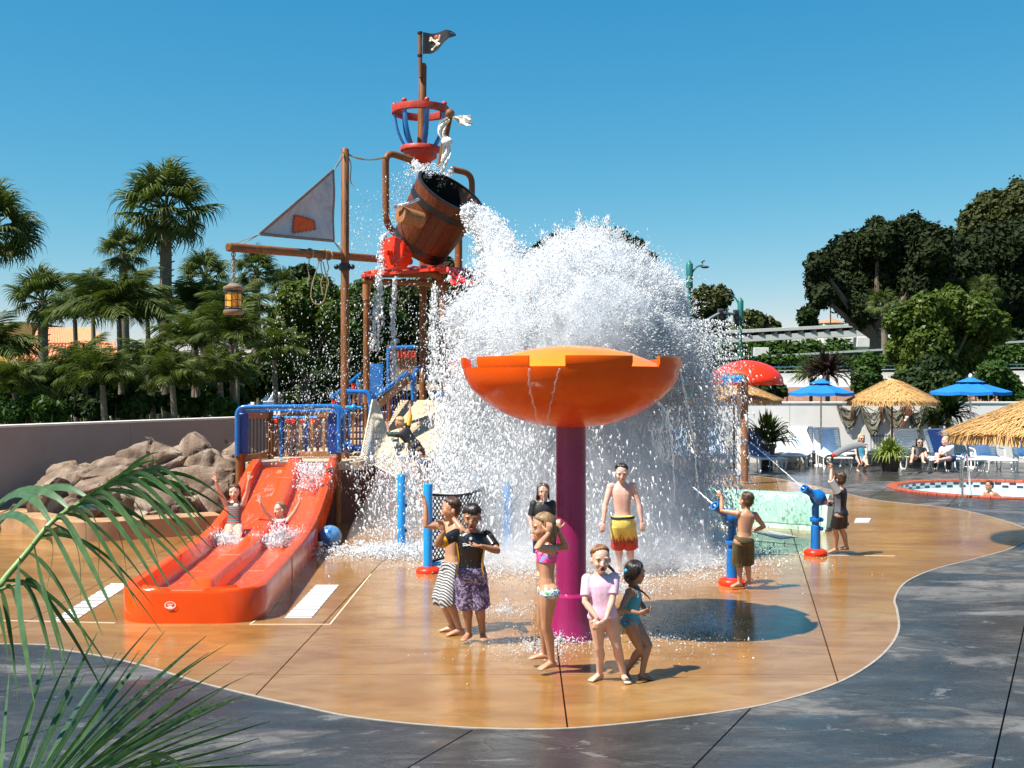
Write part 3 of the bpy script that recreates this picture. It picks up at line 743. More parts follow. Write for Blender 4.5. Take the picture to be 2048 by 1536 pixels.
# stair with sloping handrail and board
sa, sb_ = P(745, 800, 22.61), P(816, 744, 24.73)
blue_rail([sa, sb_, P(826, 770, 24.89), P(827, 800, 24.89)], .055)
blue_rail([P(829, 800, 24.97), P(828, 750, 24.97), P(836, 735, 24.97), P(844, 737, 24.97)], .05)
MB().bar(sa + Vector((.05, 0, -.15)), sb_ + Vector((-.03, 0, -.17)), .06, .2).build('stair_board', M_wood, play, 30, .01)
for i in range(14):
    q = sa.lerp(sb_, (i + .5) / 14); MB().box((q.x, q.y, q.z - .6), (.02, .02, .76)).build('stair_baluster', M_blued if i % 2 else M_dark, play, 30)
for i in range(5):
    q = sa.lerp(sb_, (i + .5) / 5); MB().box((q.x - .45, q.y + .4, q.z - 1.1), (1.2, .45, .07)).build('stair_tread', M_deckp, play, 30)
la, lb = P(662, 797, 24.73), P(720, 748, 26.00)
blue_rail([la, lb], .042)
for i in range(6):
    q = la.lerp(lb, (i + .7) / 6); MB().box(q + Vector((0, -.03, -.17)), (.11, .04, .15)).build('red_tab', [M_red, M_blue2][i % 2], play, 30); MB().box((q.x, q.y, q.z - .55), (.024, .024, .95)).build('stair_baluster', M_wood, play, 30)
MB().box(P(752, 770, 26.17), (.34, .06, 1.0)).build('blue_board', M_blue, play, 30, .01)
# climbing ramp (sand coloured) between the nets, dark column
rq = [P(745, 915, 21.45), P(905, 915, 20.88), P(935, 800, 24.12), P(800, 800, 24.58)]
mb = MB(); nn = Vector((0, .03, -.06)); mb.rings([[q for q in rq], [q + nn for q in rq]]); mb.build('climbing_ramp', M_sand, play, 30)
zr = rq[1].z - .06
MB().rings([[Vector((q.x, q.y + .05, z)) for q in (rq[0], rq[1], rq[1] + Vector((0, .3, 0)), rq[0] + Vector((0, .3, 0)))] for z in (0, zr)]).build('ramp_front', M_dark, play, 30)
cc = P(918, 0, 22.91); cc.z = 0; zc = Zp(715, 22.91)
MB().lathe([(.19, 0), (.19, zc)], 14, cc).build('column', M_dark, play)
MB().lathe([(.23, zc - .3), (.23, zc)], 14, cc).build('column_collar', M_nest, play)
c = P(879, 790, 21.74); MB().ball(c, .09).tube([c, c + Vector((.12, .35, 0))], .036, 8).build('valve', M_blue, play)

# ---------------------------------------------------------------- water pipes beside the bucket
def pipe(label, pts, r=.075):
    t = thing('water_pipe', label, 'pipe', pts[0])
    MB().tube(fillet(pts, .26, 7), r, 14).build('pipe', M_pole, t)
    e = Vector(pts[-1]); d_ = (e - Vector(pts[-2])).normalized(); MB().lathe([(r * 1.15, -.05), (r * 1.15, .005), (r * .8, .006), (r * .8, -.04)], 14, e, d_).build('spout', M_pole, t)
    MB().lathe([(r * 1.25, -.04), (r * 1.25, .04)], 14, Vector(pts[0]), Vector(pts[1]) - Vector(pts[0])).build('coupling', M_nest, t)
    return t
pipe('tall bent brown water pipe pouring from the left above the barrel', [P(800, 478, 24.27), P(772, 447, 23.66), P(771, 303, 23.66), P(826, 321, 24.12)])
pipe('short bent brown water pipe to the right of the barrel', [P(944, 430, 25.21), P(944, 347, 25.21), P(905, 339, 24.89)], .07)

# ---------------------------------------------------------------- tipping bucket
ax = Vector((.50, -.43, .75)).normalized()
mouth = P(901, 385, 23.06); Lb = 1.46; RT, RB = .755, .59
bot = mouth - ax * Lb
bk = thing('tipping_bucket', 'giant wooden barrel bucket with black hoops tipping over under the red nest', 'bucket', bot)
Mx = ax.to_track_quat('Z', 'Y').to_matrix()
def bpt(r, a, z): return bot + Mx @ Vector((r * math.cos(a), r * math.sin(a), z))
NS = 22
for i in range(NS):
    a0 = 2 * math.pi * i / NS; a1 = 2 * math.pi * (i + .965) / NS; rs = []
    for z, k in ((0, 0), (.36, .35), (.72, .62), (1.08, .83), (Lb, 1)):
        r = RB + (RT - RB) * k; rs.append([bpt(r, a0, z), bpt(r + .006, (a0 + a1) / 2, z), bpt(r, a1, z), bpt(r - .035, a1, z), bpt(r - .035, a0, z)])
    MB().rings(rs).build('stave', M_stave, bk, 30)
def hoop(z, w, r): return MB().lathe([(r + .004, z - w), (r + .014, z - w), (r + .014, z + w), (r + .004, z + w)], 40, bot, ax).build('hoop', M_black, bk)
hoop(1.17, .07, RB + (RT - RB) * .88); hoop(.19, .06, RB + (RT - RB) * .2)
MB().lathe([(RT - .04, Lb + .004), (RT - .04, Lb - .02), (RT - .12, .6), (RB - .1, .14), (0, .14)], 36, bot, ax, caps=False).build('liner', M_liner, bk)
MB().lathe([(RT - .045, Lb), (RT + .014, Lb + .004), (RT + .02, Lb + .03), (RT - .04, Lb + .034)], 40, bot, ax).build('rim', M_black, bk)
MB().lathe([(0, .01), (RB - .04, .01), (RB - .04, -.01), (0, -.012)], 30, bot, ax).build('base', M_stave, bk)
tr = P(803, 430, 22.24); MB().tube([tr + Vector((-.02, -.06, .0)), tr + Vector((.36, .3, -.06))], .17, 18).build('trunnion', M_wood, bk)
MB().tube(spline([P(838, 398, 22.17), P(820, 406, 22.10), P(800, 411, 22.10), P(790, 415, 22.17)], 5), .036, 10).build('handle', M_steel, bk)

# red wheel
wh = thing('pulley_wheel', 'round red wheel on the crossbar end below the barrel', 'wheel', P(786, 506, 22.91))
wx = Vector((-.62, -.78, .05)).normalized(); wc = P(785, 506, 23.06)
MB().lathe([(0, .121), (.073, .121), (.073, .060), (.242, .054), (.333, .048), (.345, .024), (.345, -.024), (.242, -.036), (0, -.036)], 32, wc, wx).build('disc', M_red, wh)
MB().lathe([(.242, -.060), (.302, -.073), (.302, -.290), (.242, -.302), (0, -.302)], 28, wc, wx).build('drum', M_red, wh)
MB().lathe([(0, .206), (.054, .200), (.060, .121)], 16, wc, wx).build('hub', M_red, wh)

# ---------------------------------------------------------------- crow's nest and flag
nest = thing('crows_nest', 'red and blue lookout basket on the tall pole above the barrel', 'lookout', P(842, 320, 25.36))
nc = P(841, 222, 25.36); r1 = .66; zt = nc.z; lb = P(841, 298, 25.36)
def ring(c, r, w, h, m, name): return MB().lathe([(r - w, -h), (r, -h), (r + .01, 0), (r, h), (r - w, h), (r - w - .005, 0), (r - w, -h)], 40, c).build(name, m, nest, 60)
ring(nc, r1, .125, .075, M_nest, 'top_ring')
MB().lathe([(0, .044), (.450, .044), (.469, .025), (.463, -.050), (.388, -.075), (.375, -.200), (.250, -.275), (.213, -.450), (0, -.450)], 32, lb).build('basket_base', M_nest, nest, 50)
for i in range(7):
    a = .55 + i * 2 * math.pi / 7; d_ = Vector((math.cos(a), math.sin(a), 0))
    pts = [lb + d_ * .34 + Vector((0, 0, .04)), lb + d_ * .46 + Vector((0, 0, .25)), lb + d_ * .55 + Vector((0, 0, .52)), nc + d_ * (r1 - .06)]
    MB().tube(spline(pts, 4), .062, 8, flat=.5, up=d_).build('stave', M_blue, nest)
    MB().ball(nc + d_ * (r1 - .06) + Vector((0, 0, .12)), .06).build('knob', M_nest, nest)
MB().tube([P(842, 330, 25.36), P(846, 132, 25.36), P(846, 127, 25.36)], [.105, .088, .06], 14).build('pole', M_pole, nest)
fp = thing('flagpole', 'thin brown flagpole strapped to the pole top above the red basket', 'flagpole', P(840, 165, 25.24))
MB().tube([P(841, 155, 25.24), P(840, 63, 25.24)], .045, 10).build('pole', M_pole, fp)
for py in (66, 111): MB().lathe([(.058, -.025), (.063, 0), (.058, .025)], 12, P(840, py, 25.24)).build('collar', M_black, fp)
MB().tube([P(845, 66, 25.21), P(845, 110, 25.21)], .010, 8).build('halyard', M_steel, fp)
flag = thing('pirate_flag', 'tattered black flag with skull and crossed bones flying from the top', 'flag', P(870, 85, 25.21))
M_flag = mat('black flag cloth', (.012, .012, .016), .9, .3, 6)
mb = MB(); nu, nv = 30, 12
def fpnt(u, v_, off=0):
    top = [(0, 64), (.25, 65.5), (.5, 64.5), (.7, 62), (.85, 63.5), (1.0, 67)]; bo = [(0, 109), (.25, 107), (.45, 101), (.6, 91), (.8, 80), (1.0, 73)]
    ti = np.interp(u, *zip(*top)); bi = np.interp(u, *zip(*bo)); q = P(846 + 66 * u, ti + (bi - ti) * v_, 25.21)
    return q + Vector((0, .12 * math.sin(6.5 * u) * u ** .5 - .05 * v_ + off, 0))
for off in (0, .004):
    k = len(mb.v); mb.v += [tuple(fpnt(i / nu, j / nv, off)) for i in range(nu + 1) for j in range(nv + 1)]
    for i in range(nu):
        for j in range(nv):
            if i > nu * .8 and (j * 7 + 3) % 4 == 0 and i > nu * (.8 + .13 * ((j * 5) % 3)): continue
            mb.f.append((k + i * (nv + 1) + j, k + (i + 1) * (nv + 1) + j, k + (i + 1) * (nv + 1) + j + 1, k + i * (nv + 1) + j + 1)); mb.mi.append(0)
mb.build('cloth', M_flag, flag, 180)
M_bone = mat('bone white print', (.62, .52, .42), .8, .15, 20); M_band = mat('red kerchief print', (.5, .08, .05), .8)
def fl(x, y): return fpnt((x - 846) / 66, (y - 64) / max(5, (np.interp((x - 846) / 66, [0, .25, .45, .6, .8, 1], [109, 107, 101, 91, 80, 73]) - 64)), -.012)
MB().tube([fl(863, 77), fl(869, 81), fl(874, 86), fl(880, 90)], .028, 6, flat=.4, up=(0, 1, 0)).ball(fl(862, 75), (.038, .01, .038)).ball(fl(861, 80), (.035, .01, .03)).build('bone', M_bone, flag)
MB().tube([fl(866, 97), fl(872, 91), fl(877, 83), fl(880, 70)], .02, 6, flat=.4, up=(0, 1, 0)).ball(fl(865, 99), (.036, .01, .034)).build('bone', M_bone, flag)
MB().ball(fl(875, 84), (.056, .015, .07)).ball(fl(876, 90), (.038, .015, .05)).build('skull', M_bone, flag)
MB().ball(fl(874, 74), (.062, .015, .056)).build('kerchief', M_band, flag)
MB().ball(fl(874, 82), (.015, .02, .018)).ball(fl(877, 83), (.015, .02, .018)).build('eye_socket', M_flag, flag)
# dead-white rag tied on the nest spar
sp_ = thing('spar', 'short brown spar leaning against the red basket and wrapped in cloth', 'spar', P(898, 228, 24.42))
MB().tube([P(901, 222, 24.42), P(893, 262, 24.50), P(886, 300, 24.58), P(880, 335, 24.66)], .074, 10).ball(P(900, 227, 24.35), .105).build('pole', M_pole, sp_)
M_rag = mat('white cloth', (.74, .72, .68), .9, .08, 5, .4, 14)
rag = thing('white_rag', 'white cloth strip knotted round the spar with a loose end fluttering', 'cloth', P(895, 260, 24.27))
def ribbon(pts, ws):
    mb = MB(); rs = []
    L_ = spline(pts, 5); W = np.interp(np.linspace(0, 1, len(L_)), np.linspace(0, 1, len(ws)), ws)
    for i, q in enumerate(L_):
        d_ = (L_[min(i + 1, len(L_) - 1)] - L_[max(0, i - 1)]).normalized(); u_ = d_.cross(Vector((0, 1, 0))).normalized()
        rs.append([q + u_ * (W[i] * t_) + Vector((0, .05 * math.cos(t_ * 5 + i * .7) - .03, 0)) for t_ in np.linspace(-1, 1, 7)])
    k = len(rs); rs2 = [r + [p + Vector((0, .015, 0)) for p in reversed(r)] for r in rs]
    return mb.rings(rs2)
ribbon([P(905, 237, 24.27), P(918, 238, 24.27), P(930, 242, 24.19), P(943, 240, 24.19)], [.025, .074, .124, .112]).build('loose_end', M_rag, rag, 60)
ribbon([P(898, 238, 24.27), P(885, 250, 24.27), P(883, 268, 24.27), P(893, 280, 24.27)], [.037, .087, .074, .062]).build('wrap', M_rag, rag, 60)
ribbon([P(893, 284, 24.27), P(893, 305, 24.27), P(888, 325, 24.27), P(882, 345, 24.27)], [.062, .099, .074, .062]).build('tail', M_rag, rag, 60)
MB().ball(P(894, 283, 24.22), (.125, .075, .1), 12, 8).build('knot', M_rag, rag)

# ---------------------------------------------------------------- climbing nets
def net(label, corner, nu, nv, m, r=.008, sag=0):
    "corner: four world points a (top left), b (top right), c (bottom right), d (bottom left)"
    a, b, c, d_ = corner
    t = thing('cargo_net', label, 'net', (a + b + c + d_) / 4)
    def q(u, v_):
        p = (a * (1 - u) + b * u) * (1 - v_) + (d_ * (1 - u) + c * u) * v_
        return p + Vector((0, 0, -sag * math.sin(math.pi * u) * (1 - v_)))
    mb = MB()
    n = max(nu, nv)
    for k in range(-nv, nu + 1):
        for sgn in (1, -1):
            L_ = []
            for j in range(nv + 1):
                u = (k + (j if sgn > 0 else nv - j)) / nu
                if 0 <= u <= 1: L_.append(q(u, j / nv))
            if len(L_) > 1: mb.tube(L_, r, 4, False)
    mb.build('mesh', m, t, 0, kind='stuff')
    mb = MB()
    for L_ in ([q(i / 12, 0) for i in range(13)], [q(1, i / 12) for i in range(13)], [q(i / 12, 1) for i in range(13)], [q(0, i / 12) for i in range(13)]): mb.tube(L_, r * 2.2, 6)
    mb.build('border_rope', m, t)
net('cream climbing net rising beside the blue gate hoop', (P(745, 800, 21.74), P(752, 800, 22.17), P(812, 965, 20.33), P(722, 915, 20.74)), 14, 26, M_net)
net('cream climbing net behind the falling water near the dark column', (P(873, 790, 22.03), P(884, 795, 21.74), P(975, 965, 20.05), P(868, 955, 20.05)), 16, 26, M_net)
# ---------------------------------------------------------------- mushroom fountain
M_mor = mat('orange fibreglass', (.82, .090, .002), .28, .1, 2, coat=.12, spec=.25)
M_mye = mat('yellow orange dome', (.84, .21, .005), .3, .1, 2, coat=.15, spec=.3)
M_mag = mat('magenta gloss paint', (.25, .010, .085), .3, .1, 2, coat=.15)
mc = G(1142, 1275); mc = Vector((mc.x, mc.y, 0))
mush = thing('mushroom_fountain', 'big orange bowl shaped water fountain on a thick magenta post', 'water fountain', mc)
MB().lathe([(0.160, 0.448), (0.158, 1.225), (0.158, 2.349)], 28, mc).build('post', M_mag, mush)
MB().lathe([(0.240, 0.000), (0.230, 0.019), (0.210, 0.254), (0.204, 0.448), (0.174, 0.473), (0.159, 0.478)], 28, mc).build('sleeve', M_mag, mush)
prof = [(0.153, 2.206), (0.368, 2.231), (0.562, 2.287), (0.756, 2.374), (0.920, 2.482), (1.042, 2.604), (1.109, 2.717), (1.134, 2.819)]
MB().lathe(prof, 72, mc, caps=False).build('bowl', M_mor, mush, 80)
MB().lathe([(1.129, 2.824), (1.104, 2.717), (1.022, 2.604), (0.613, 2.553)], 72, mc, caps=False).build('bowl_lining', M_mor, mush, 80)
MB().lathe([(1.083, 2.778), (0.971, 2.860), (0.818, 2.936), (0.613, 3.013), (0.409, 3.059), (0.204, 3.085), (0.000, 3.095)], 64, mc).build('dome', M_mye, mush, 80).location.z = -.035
for k in range(7):
    a0 = R(-90 - 5.8 + 51.43 * k); a1 = a0 + R(33.5); rs = []
    for j in range(13):
        a = a0 + (a1 - a0) * j / 12; c_, s_ = math.cos(a), math.sin(a)
        rs.append([mc + Vector((r * c_, r * s_, z)) for r, z in ((1.132, 2.814), (1.153, 2.860), (1.153, 2.926), (1.122, 2.926), (1.114, 2.814))])
    MB().rings(rs).build('rim_tooth', M_mor, mush, 50)
c2 = Vector(((1142 - 1024) * 16.5 / F, 16.6, 0))
red2 = thing('domed_fountain', 'pinkish red domed cap rising behind the orange bowl in the spray', 'water fountain', c2)
MB().lathe([(.10, 0), (.10, 3.0)], 16, c2).build('post', M_mag, red2)
MB().lathe([(.17, 2.98), (.165, 3.13), (.13, 3.22), (.06, 3.26), (0, 3.27)], 20, c2).build('cap', M_red, red2)

# ---------------------------------------------------------------- blue bollards and black net
def bollard(px, ytop, ybase, label):
    Y = F * CH / (ybase - HZ); c = Vector(((px - 1024) * Y / F, Y, 0)); zt = CH - (ytop - HZ) * Y / F
    t = thing('spray_bollard', label, 'bollard', c, 'sky blue spray bollards')
    MB().lathe([(.066, .03), (.066, zt - .03), (.06, zt - .008), (.045, zt), (0, zt)], 20, c).build('post', M_blue2, t)
    MB().lathe([(.17, 0), (.175, .03), (.15, .07), (.10, .085), (.07, .09)], 26, c).build('base_ring', M_red, t)
    MB().tube([c + Vector((0, 0, zt)), c + Vector((0, 0, zt + .05))], .012, 8).build('jet_nipple', M_steel, t)
    for z in (.35, .75): MB().box(c + Vector((.075, -.01, z)), (.03, .025, .05)).build('net_hook', M_blued, t, 30, .004)
    return c, zt
b1 = bollard(803, 948, 1105, 'sky blue bollard with spray at its base, left of the one holding the black net')
b2 = bollard(856, 967, 1145, 'sky blue bollard holding the black net behind the boys')
b3 = bollard(957, 932, 1092, 'sky blue bollard half hidden in falling water above the boy in black')
b4 = bollard(1016, 962, 1120, 'sky blue bollard half hidden in water left of the magenta post')
def bnet(a, b, za, zb, low, label):
    t = thing('black_net', label, 'net', (a + b) / 2)
    mb = MB(); nu, nv = 18, 10
    def q(u, v_):
        p = a.lerp(b, u); top = za + (zb - za) * u - .09 * math.sin(math.pi * u); return Vector((p.x, p.y, low + (top - low) * (1 - v_))) + Vector((0, .03 * math.sin(u * 9 + v_ * 4), 0))
    for k in range(-nv, nu + 1):
        for sg in (1, -1):
            L_ = [q((k + (j if sg > 0 else nv - j)) / nu, j / nv) for j in range(nv + 1) if 0 <= (k + (j if sg > 0 else nv - j)) / nu <= 1]
            if len(L_) > 1: mb.tube(L_, .011, 4, False)
    mb.build('mesh', M_blacknet, t, 0, kind='stuff')
    MB().tube([q(i / 14, 0) for i in range(15)], .02, 6).build('top_rope', M_blacknet, t)
    MB().tube([q(i / 14, 1) for i in range(15)], .016, 6).build('bottom_rope', M_blacknet, t)
bnet(b2[0] + Vector((.07, .02, 0)), b3[0] + Vector((.3, -.8, 0)), 1.1, 1.12, .16, 'black rope net stretched behind the two boys from the blue bollard')
MB().tube([b2[0] + Vector((.05, 0, .12)), b2[0] + Vector((.45, .15, .12))], .03, 8).build('net_bar', M_blue2, None); tag(bpy.data.objects['net_bar'], 'low blue bar at the foot of the black net behind the boys', 'bar')

# ---------------------------------------------------------------- water cannons
def cannon(px, ybase, ytop, tip, tail, label):
    Y = F * CH / (ybase - HZ); c = Vector(((px - 1024) * Y / F, Y, 0)); zt = CH - (ytop - HZ) * Y / F
    t = thing('water_cannon', label, 'water cannon', c, 'blue water cannons')
    MB().lathe([(.17, 0), (.185, .03), (.17, .075), (.13, .095), (.08, .10)], 28, c).build('base_ring', M_red, t)
    zc = zt * .62
    MB().lathe([(.075, .08), (.073, zc - .02), (.05, zc)], 20, c).build('post', M_blue, t)
    MB().lathe([(.055, zc), (.055, zt), (.0, zt)], 18, c).build('neck', M_blue, t)
    MB().lathe([(.085, -.03), (.09, -.02), (.09, .02), (.085, .03)], 18, c + Vector((0, 0, zc + .08))).ball(c + Vector((.09, -.02, zc + .08)), .035).build('clamp', M_blue, t)
    MB().ball(c + Vector((.085, -.03, zc - .06)), .034).build('knob', M_blued, t)
    a, b = P(*tip), P(*tail); d = (a - b).normalized(); m = b.lerp(a, .5)
    MB().lathe([(0, 0), (.055, .0), (.085, .05), (.12, .12), (.125, .2), (.085, .27), (.06, .3), (.058, .42), (.066, .43), (.066, .5), (.045, .5), (.045, .45)], 20, b, d).build('gun', M_blue, t)
    h0 = b + Vector((.03, 0, .03)); s_ = d.cross(Vector((0, 0, 1))).normalized()
    MB().tube(fillet([b + s_ * .05, b + s_ * .07 - d * .12, b - s_ * .07 - d * .12, b - s_ * .05], .05, 4), .016, 8).build('grip', M_blued, t)
    MB().tube([c + Vector((0, 0, zt - .02)), b.lerp(a, .33)], .05, 12).build('yoke', M_blue, t)
    return a, d
k1 = cannon(1464, 1170, 1052, (1430, 1012, 14.45), (1478, 1048, 14.65), 'blue water cannon on an orange base in front of the boy in olive shorts')
k2 = cannon(1631, 1110, 1012, (1608, 977, 17.05), (1650, 1004, 17.25), 'blue water cannon on an orange base beside the boy with the toy sword')

# ---------------------------------------------------------------- mint wave wall
s = N('mint gloss paint'); v = s.coord('Object'); f = s.noise(v, 3, 5)
s.set(Base_Color=s.ramp(f, [(.3, (.34, .55, .42)), (.7, (.46, .66, .52))]), Roughness=.2, Coat_Weight=.3); M_mint = s.m
s = N('thin running water'); fo = s.noise(s.coord('Object', (2.2, 2.2, .6)), 3.4, 6, .7, 1.2); s.set(Base_Color=s.ramp(fo, [(.40, (.22, .42, .32)), (.58, (.32, .54, .42)), (.70, (.75, .82, .80))]), Roughness=.1); s.bump(fo, .6, .04); M_wfilm = s.m
tr = thing('wave_wall', 'long mint green wedge shaped wall with water running over it', 'water feature', G(1525, 1053))
fa, fb = G(1380, 1043), G(1652, 1063); u = (fb - fa).normalized(); nb = Vector((-u.y, u.x, 0)); Lw = (fb - fa).length
cs = [(0, 0), (.12, .58), (.16, .64), (.28, .655), (.36, .6), (1.05, 0)]
MB().rings([[fa + u * x + nb * yy + Vector((0, 0, zz)) for yy, zz in cs] for x in (0, Lw)]).build('wall', M_mint, tr, 40)
MB().bar(fb + u * .02 - nb * .04 + Vector((0, 0, .02)), fb + u * .02 + nb * 1.25 + Vector((0, 0, .02)), .05, .04).build('base_trim', mat('dark base trim', (.08, .04, .03), .6), tr, 30)
MB().rings([[fa + u * x + nb * (yy - .012) + Vector((0, 0, zz + .006 + .003 * math.sin(x * 9))) for yy, zz in ((.26, .655), (.16, .645), (.12, .585), (.02, .09))] for x in np.linspace(.02, Lw * .96, 60)], False).build('water_film', M_wfilm, tr, 180)

# ---------------------------------------------------------------- pipe shower, red dome
pt = thing('pipe_shower', 'brown bent standpipe with a sky blue spray head in front of the red dome', 'water fountain', (6.3, 30, 0))
MB().tube(fillet([P(1489, 962, 29.91), P(1489, 752, 29.91), P(1466, 752, 29.73)], .17, 6), .1, 14).build('pipe', M_wood, pt)
MB().tube([P(1483, 756, 29.64), P(1446, 757, 29.55)], .07, 12).box(P(1464, 762, 29.55), (.48, .1, .08)).build('spray_head', M_blue2, pt, 40)
dm = thing('red_dome', 'wide glossy red umbrella shaped shower dome behind the brown pipe', 'water fountain', P(1473, 765, 32.86))
dc = P(1492, 770, 32.86); dr = 1.1
MB().lathe([(dr - .04, .0), (dr, .04), (dr * .97, .22), (dr * .86, .41), (dr * .66, .57), (dr * .4, .68), (dr * .15, .73), (0, .735)], 48, dc).build('dome', M_red, dm, 80)
MB().lathe([(dr - .05, .01), (dr * .6, .11), (0, .14)], 40, dc).build('underside', M_red, dm, 80)
MB().lathe([(.13, -dc.z), (.13, .13)], 16, dc + Vector((-.14, 0, 0))).build('post', mat('pale grey post', (.55, .53, .5), .5), dm)

# beach ball
M = N('blue patterned vinyl'); v = M.coord('Object'); f = M.noise(v, 9, 4, .6, 2.5)
M.set(Base_Color=M.ramp(f, [(.38, (.02, .10, .34)), (.47, (.06, .28, .55)), (.55, (.03, .16, .42)), (.62, (.35, .30, .10)), (.7, (.03, .15, .4))]), Roughness=.25, Coat_Weight=.3)
bc = G(660, 1097) + Vector((0, 0, .19))
bb = tag(MB().ball(bc, .19, 28, 18).build('beach_ball', M.m, None, 180), 'blue patterned beach ball on the floor in the shade of the slide', 'ball')
MB().tube(arc(bc, .1915, 0, 2 * math.pi, 40, (0, .5, .87), (.9, .3, 0)), .003, 4).build('seam', M_blue2, bb)
MB().lathe([(.03, .187), (.03, .193), (0, .193)], 14, bc, (.1, -.8, .55)).build('valve', M_blued, bb)

# ---------------------------------------------------------------- spa pool
spa = thing('spa_pool', 'round spa pool with brick red tile rim and bubbling pale water', 'pool', (SPA[0], SPA[1], 0))
def el(k, z, n=64, d=0): return [Vector((SPA[0] + (SPA[2] * k + d) * math.cos(a), SPA[1] + (SPA[3] * k + d) * math.sin(a), z)) for a in np.linspace(0, 2 * math.pi, n, endpoint=False)]
M_tile = mat('brick red tile', (.40, .085, .04), .35, .25, 8, .1)
M_dkt = mat('dark blue tile', (.03, .035, .06), .2, .4, 18)
n_ = 72
for i in range(n_):
    a0, a1 = 2 * math.pi * i / n_, 2 * math.pi * (i + .93) / n_; rs = []
    for a in (a0, a1):
        rs.append([Vector((SPA[0] + (SPA[2] + d) * math.cos(a), SPA[1] + (SPA[3] + d) * math.sin(a), z)) for d, z in ((.02, -.03), (.03, .035), (0, .05), (-.24, .05), (-.26, .035), (-.26, -.02))])
    MB().rings(rs).build('rim_tile', M_tile, spa, 30)
MB().rings([el(1, -.012, 64, .0), el(1, -.012, 64, -.26)], True, False, False).build('grout', M_gap, spa, 0)
MB().rings([el(1, -.01, 64, -.245), el(1, -.9, 64, -.245)], True, False, True).build('basin', mat('pale basin', (.6, .68, .68), .4), spa, 0)
for i in range(90):
    a0, a1 = 2 * math.pi * i / 90, 2 * math.pi * (i + .88) / 90
    for kz, z0 in enumerate((-.022, -.10)):
        if (i + kz) % 2 == 0 and 0 < a0 < math.pi:
            MB().rings([[Vector((SPA[0] + (SPA[2] - dd) * math.cos(a), SPA[1] + (SPA[3] - dd) * math.sin(a), z)) for a in (a0, a1)] + [Vector((SPA[0] + (SPA[2] - dd) * math.cos(a), SPA[1] + (SPA[3] - dd) * math.sin(a), z - .065)) for a in (a1, a0)] for dd, z in ((.24, z0), (.255, z0))]).build('wall_tile', M_dkt, spa, 0)
s = N('foamy water'); v = s.coord('Object'); f = s.noise(v, 4, 7, .7, 1)
s.set(Base_Color=s.ramp(f, [(.35, (.38, .62, .64)), (.6, (.75, .84, .84))]), Roughness=.12); s.bump(f, .6, .06)
MB().rings([el(1, -.17, 64, -.25), el(.5, -.165), el(.02, -.16)], True, False, True).build('spa_water', s.m, spa, 180)
hr = thing('pool_handrail', 'bent stainless steel handrail standing at the spa edge', 'handrail', G(1935, 994))
for dx in (0,):
    a = G(1925, 997); b = G(1950, 990) + Vector((0, .2, -.15)); t1 = P(1925, 925, a.y); t2 = P(1931, 905, a.y)
    MB().tube(fillet([a, P(1925, 915, a.y), P(1933, 905, a.y + .1), b], .12, 6), .024, 10).build('rail', M_steel, hr)
    MB().tube(fillet([P(1921, 975, a.y + .5), P(1921, 912, a.y + .5), P(1931, 903, a.y + .6), b + Vector((-.1, .6, 0))], .12, 6), .024, 10).build('rail', M_steel, hr)
MB().lathe([(.05, 0), (.05, .015), (.03, .02)], 14, G(1925, 997)).build('foot_plate', M_steel, hr)

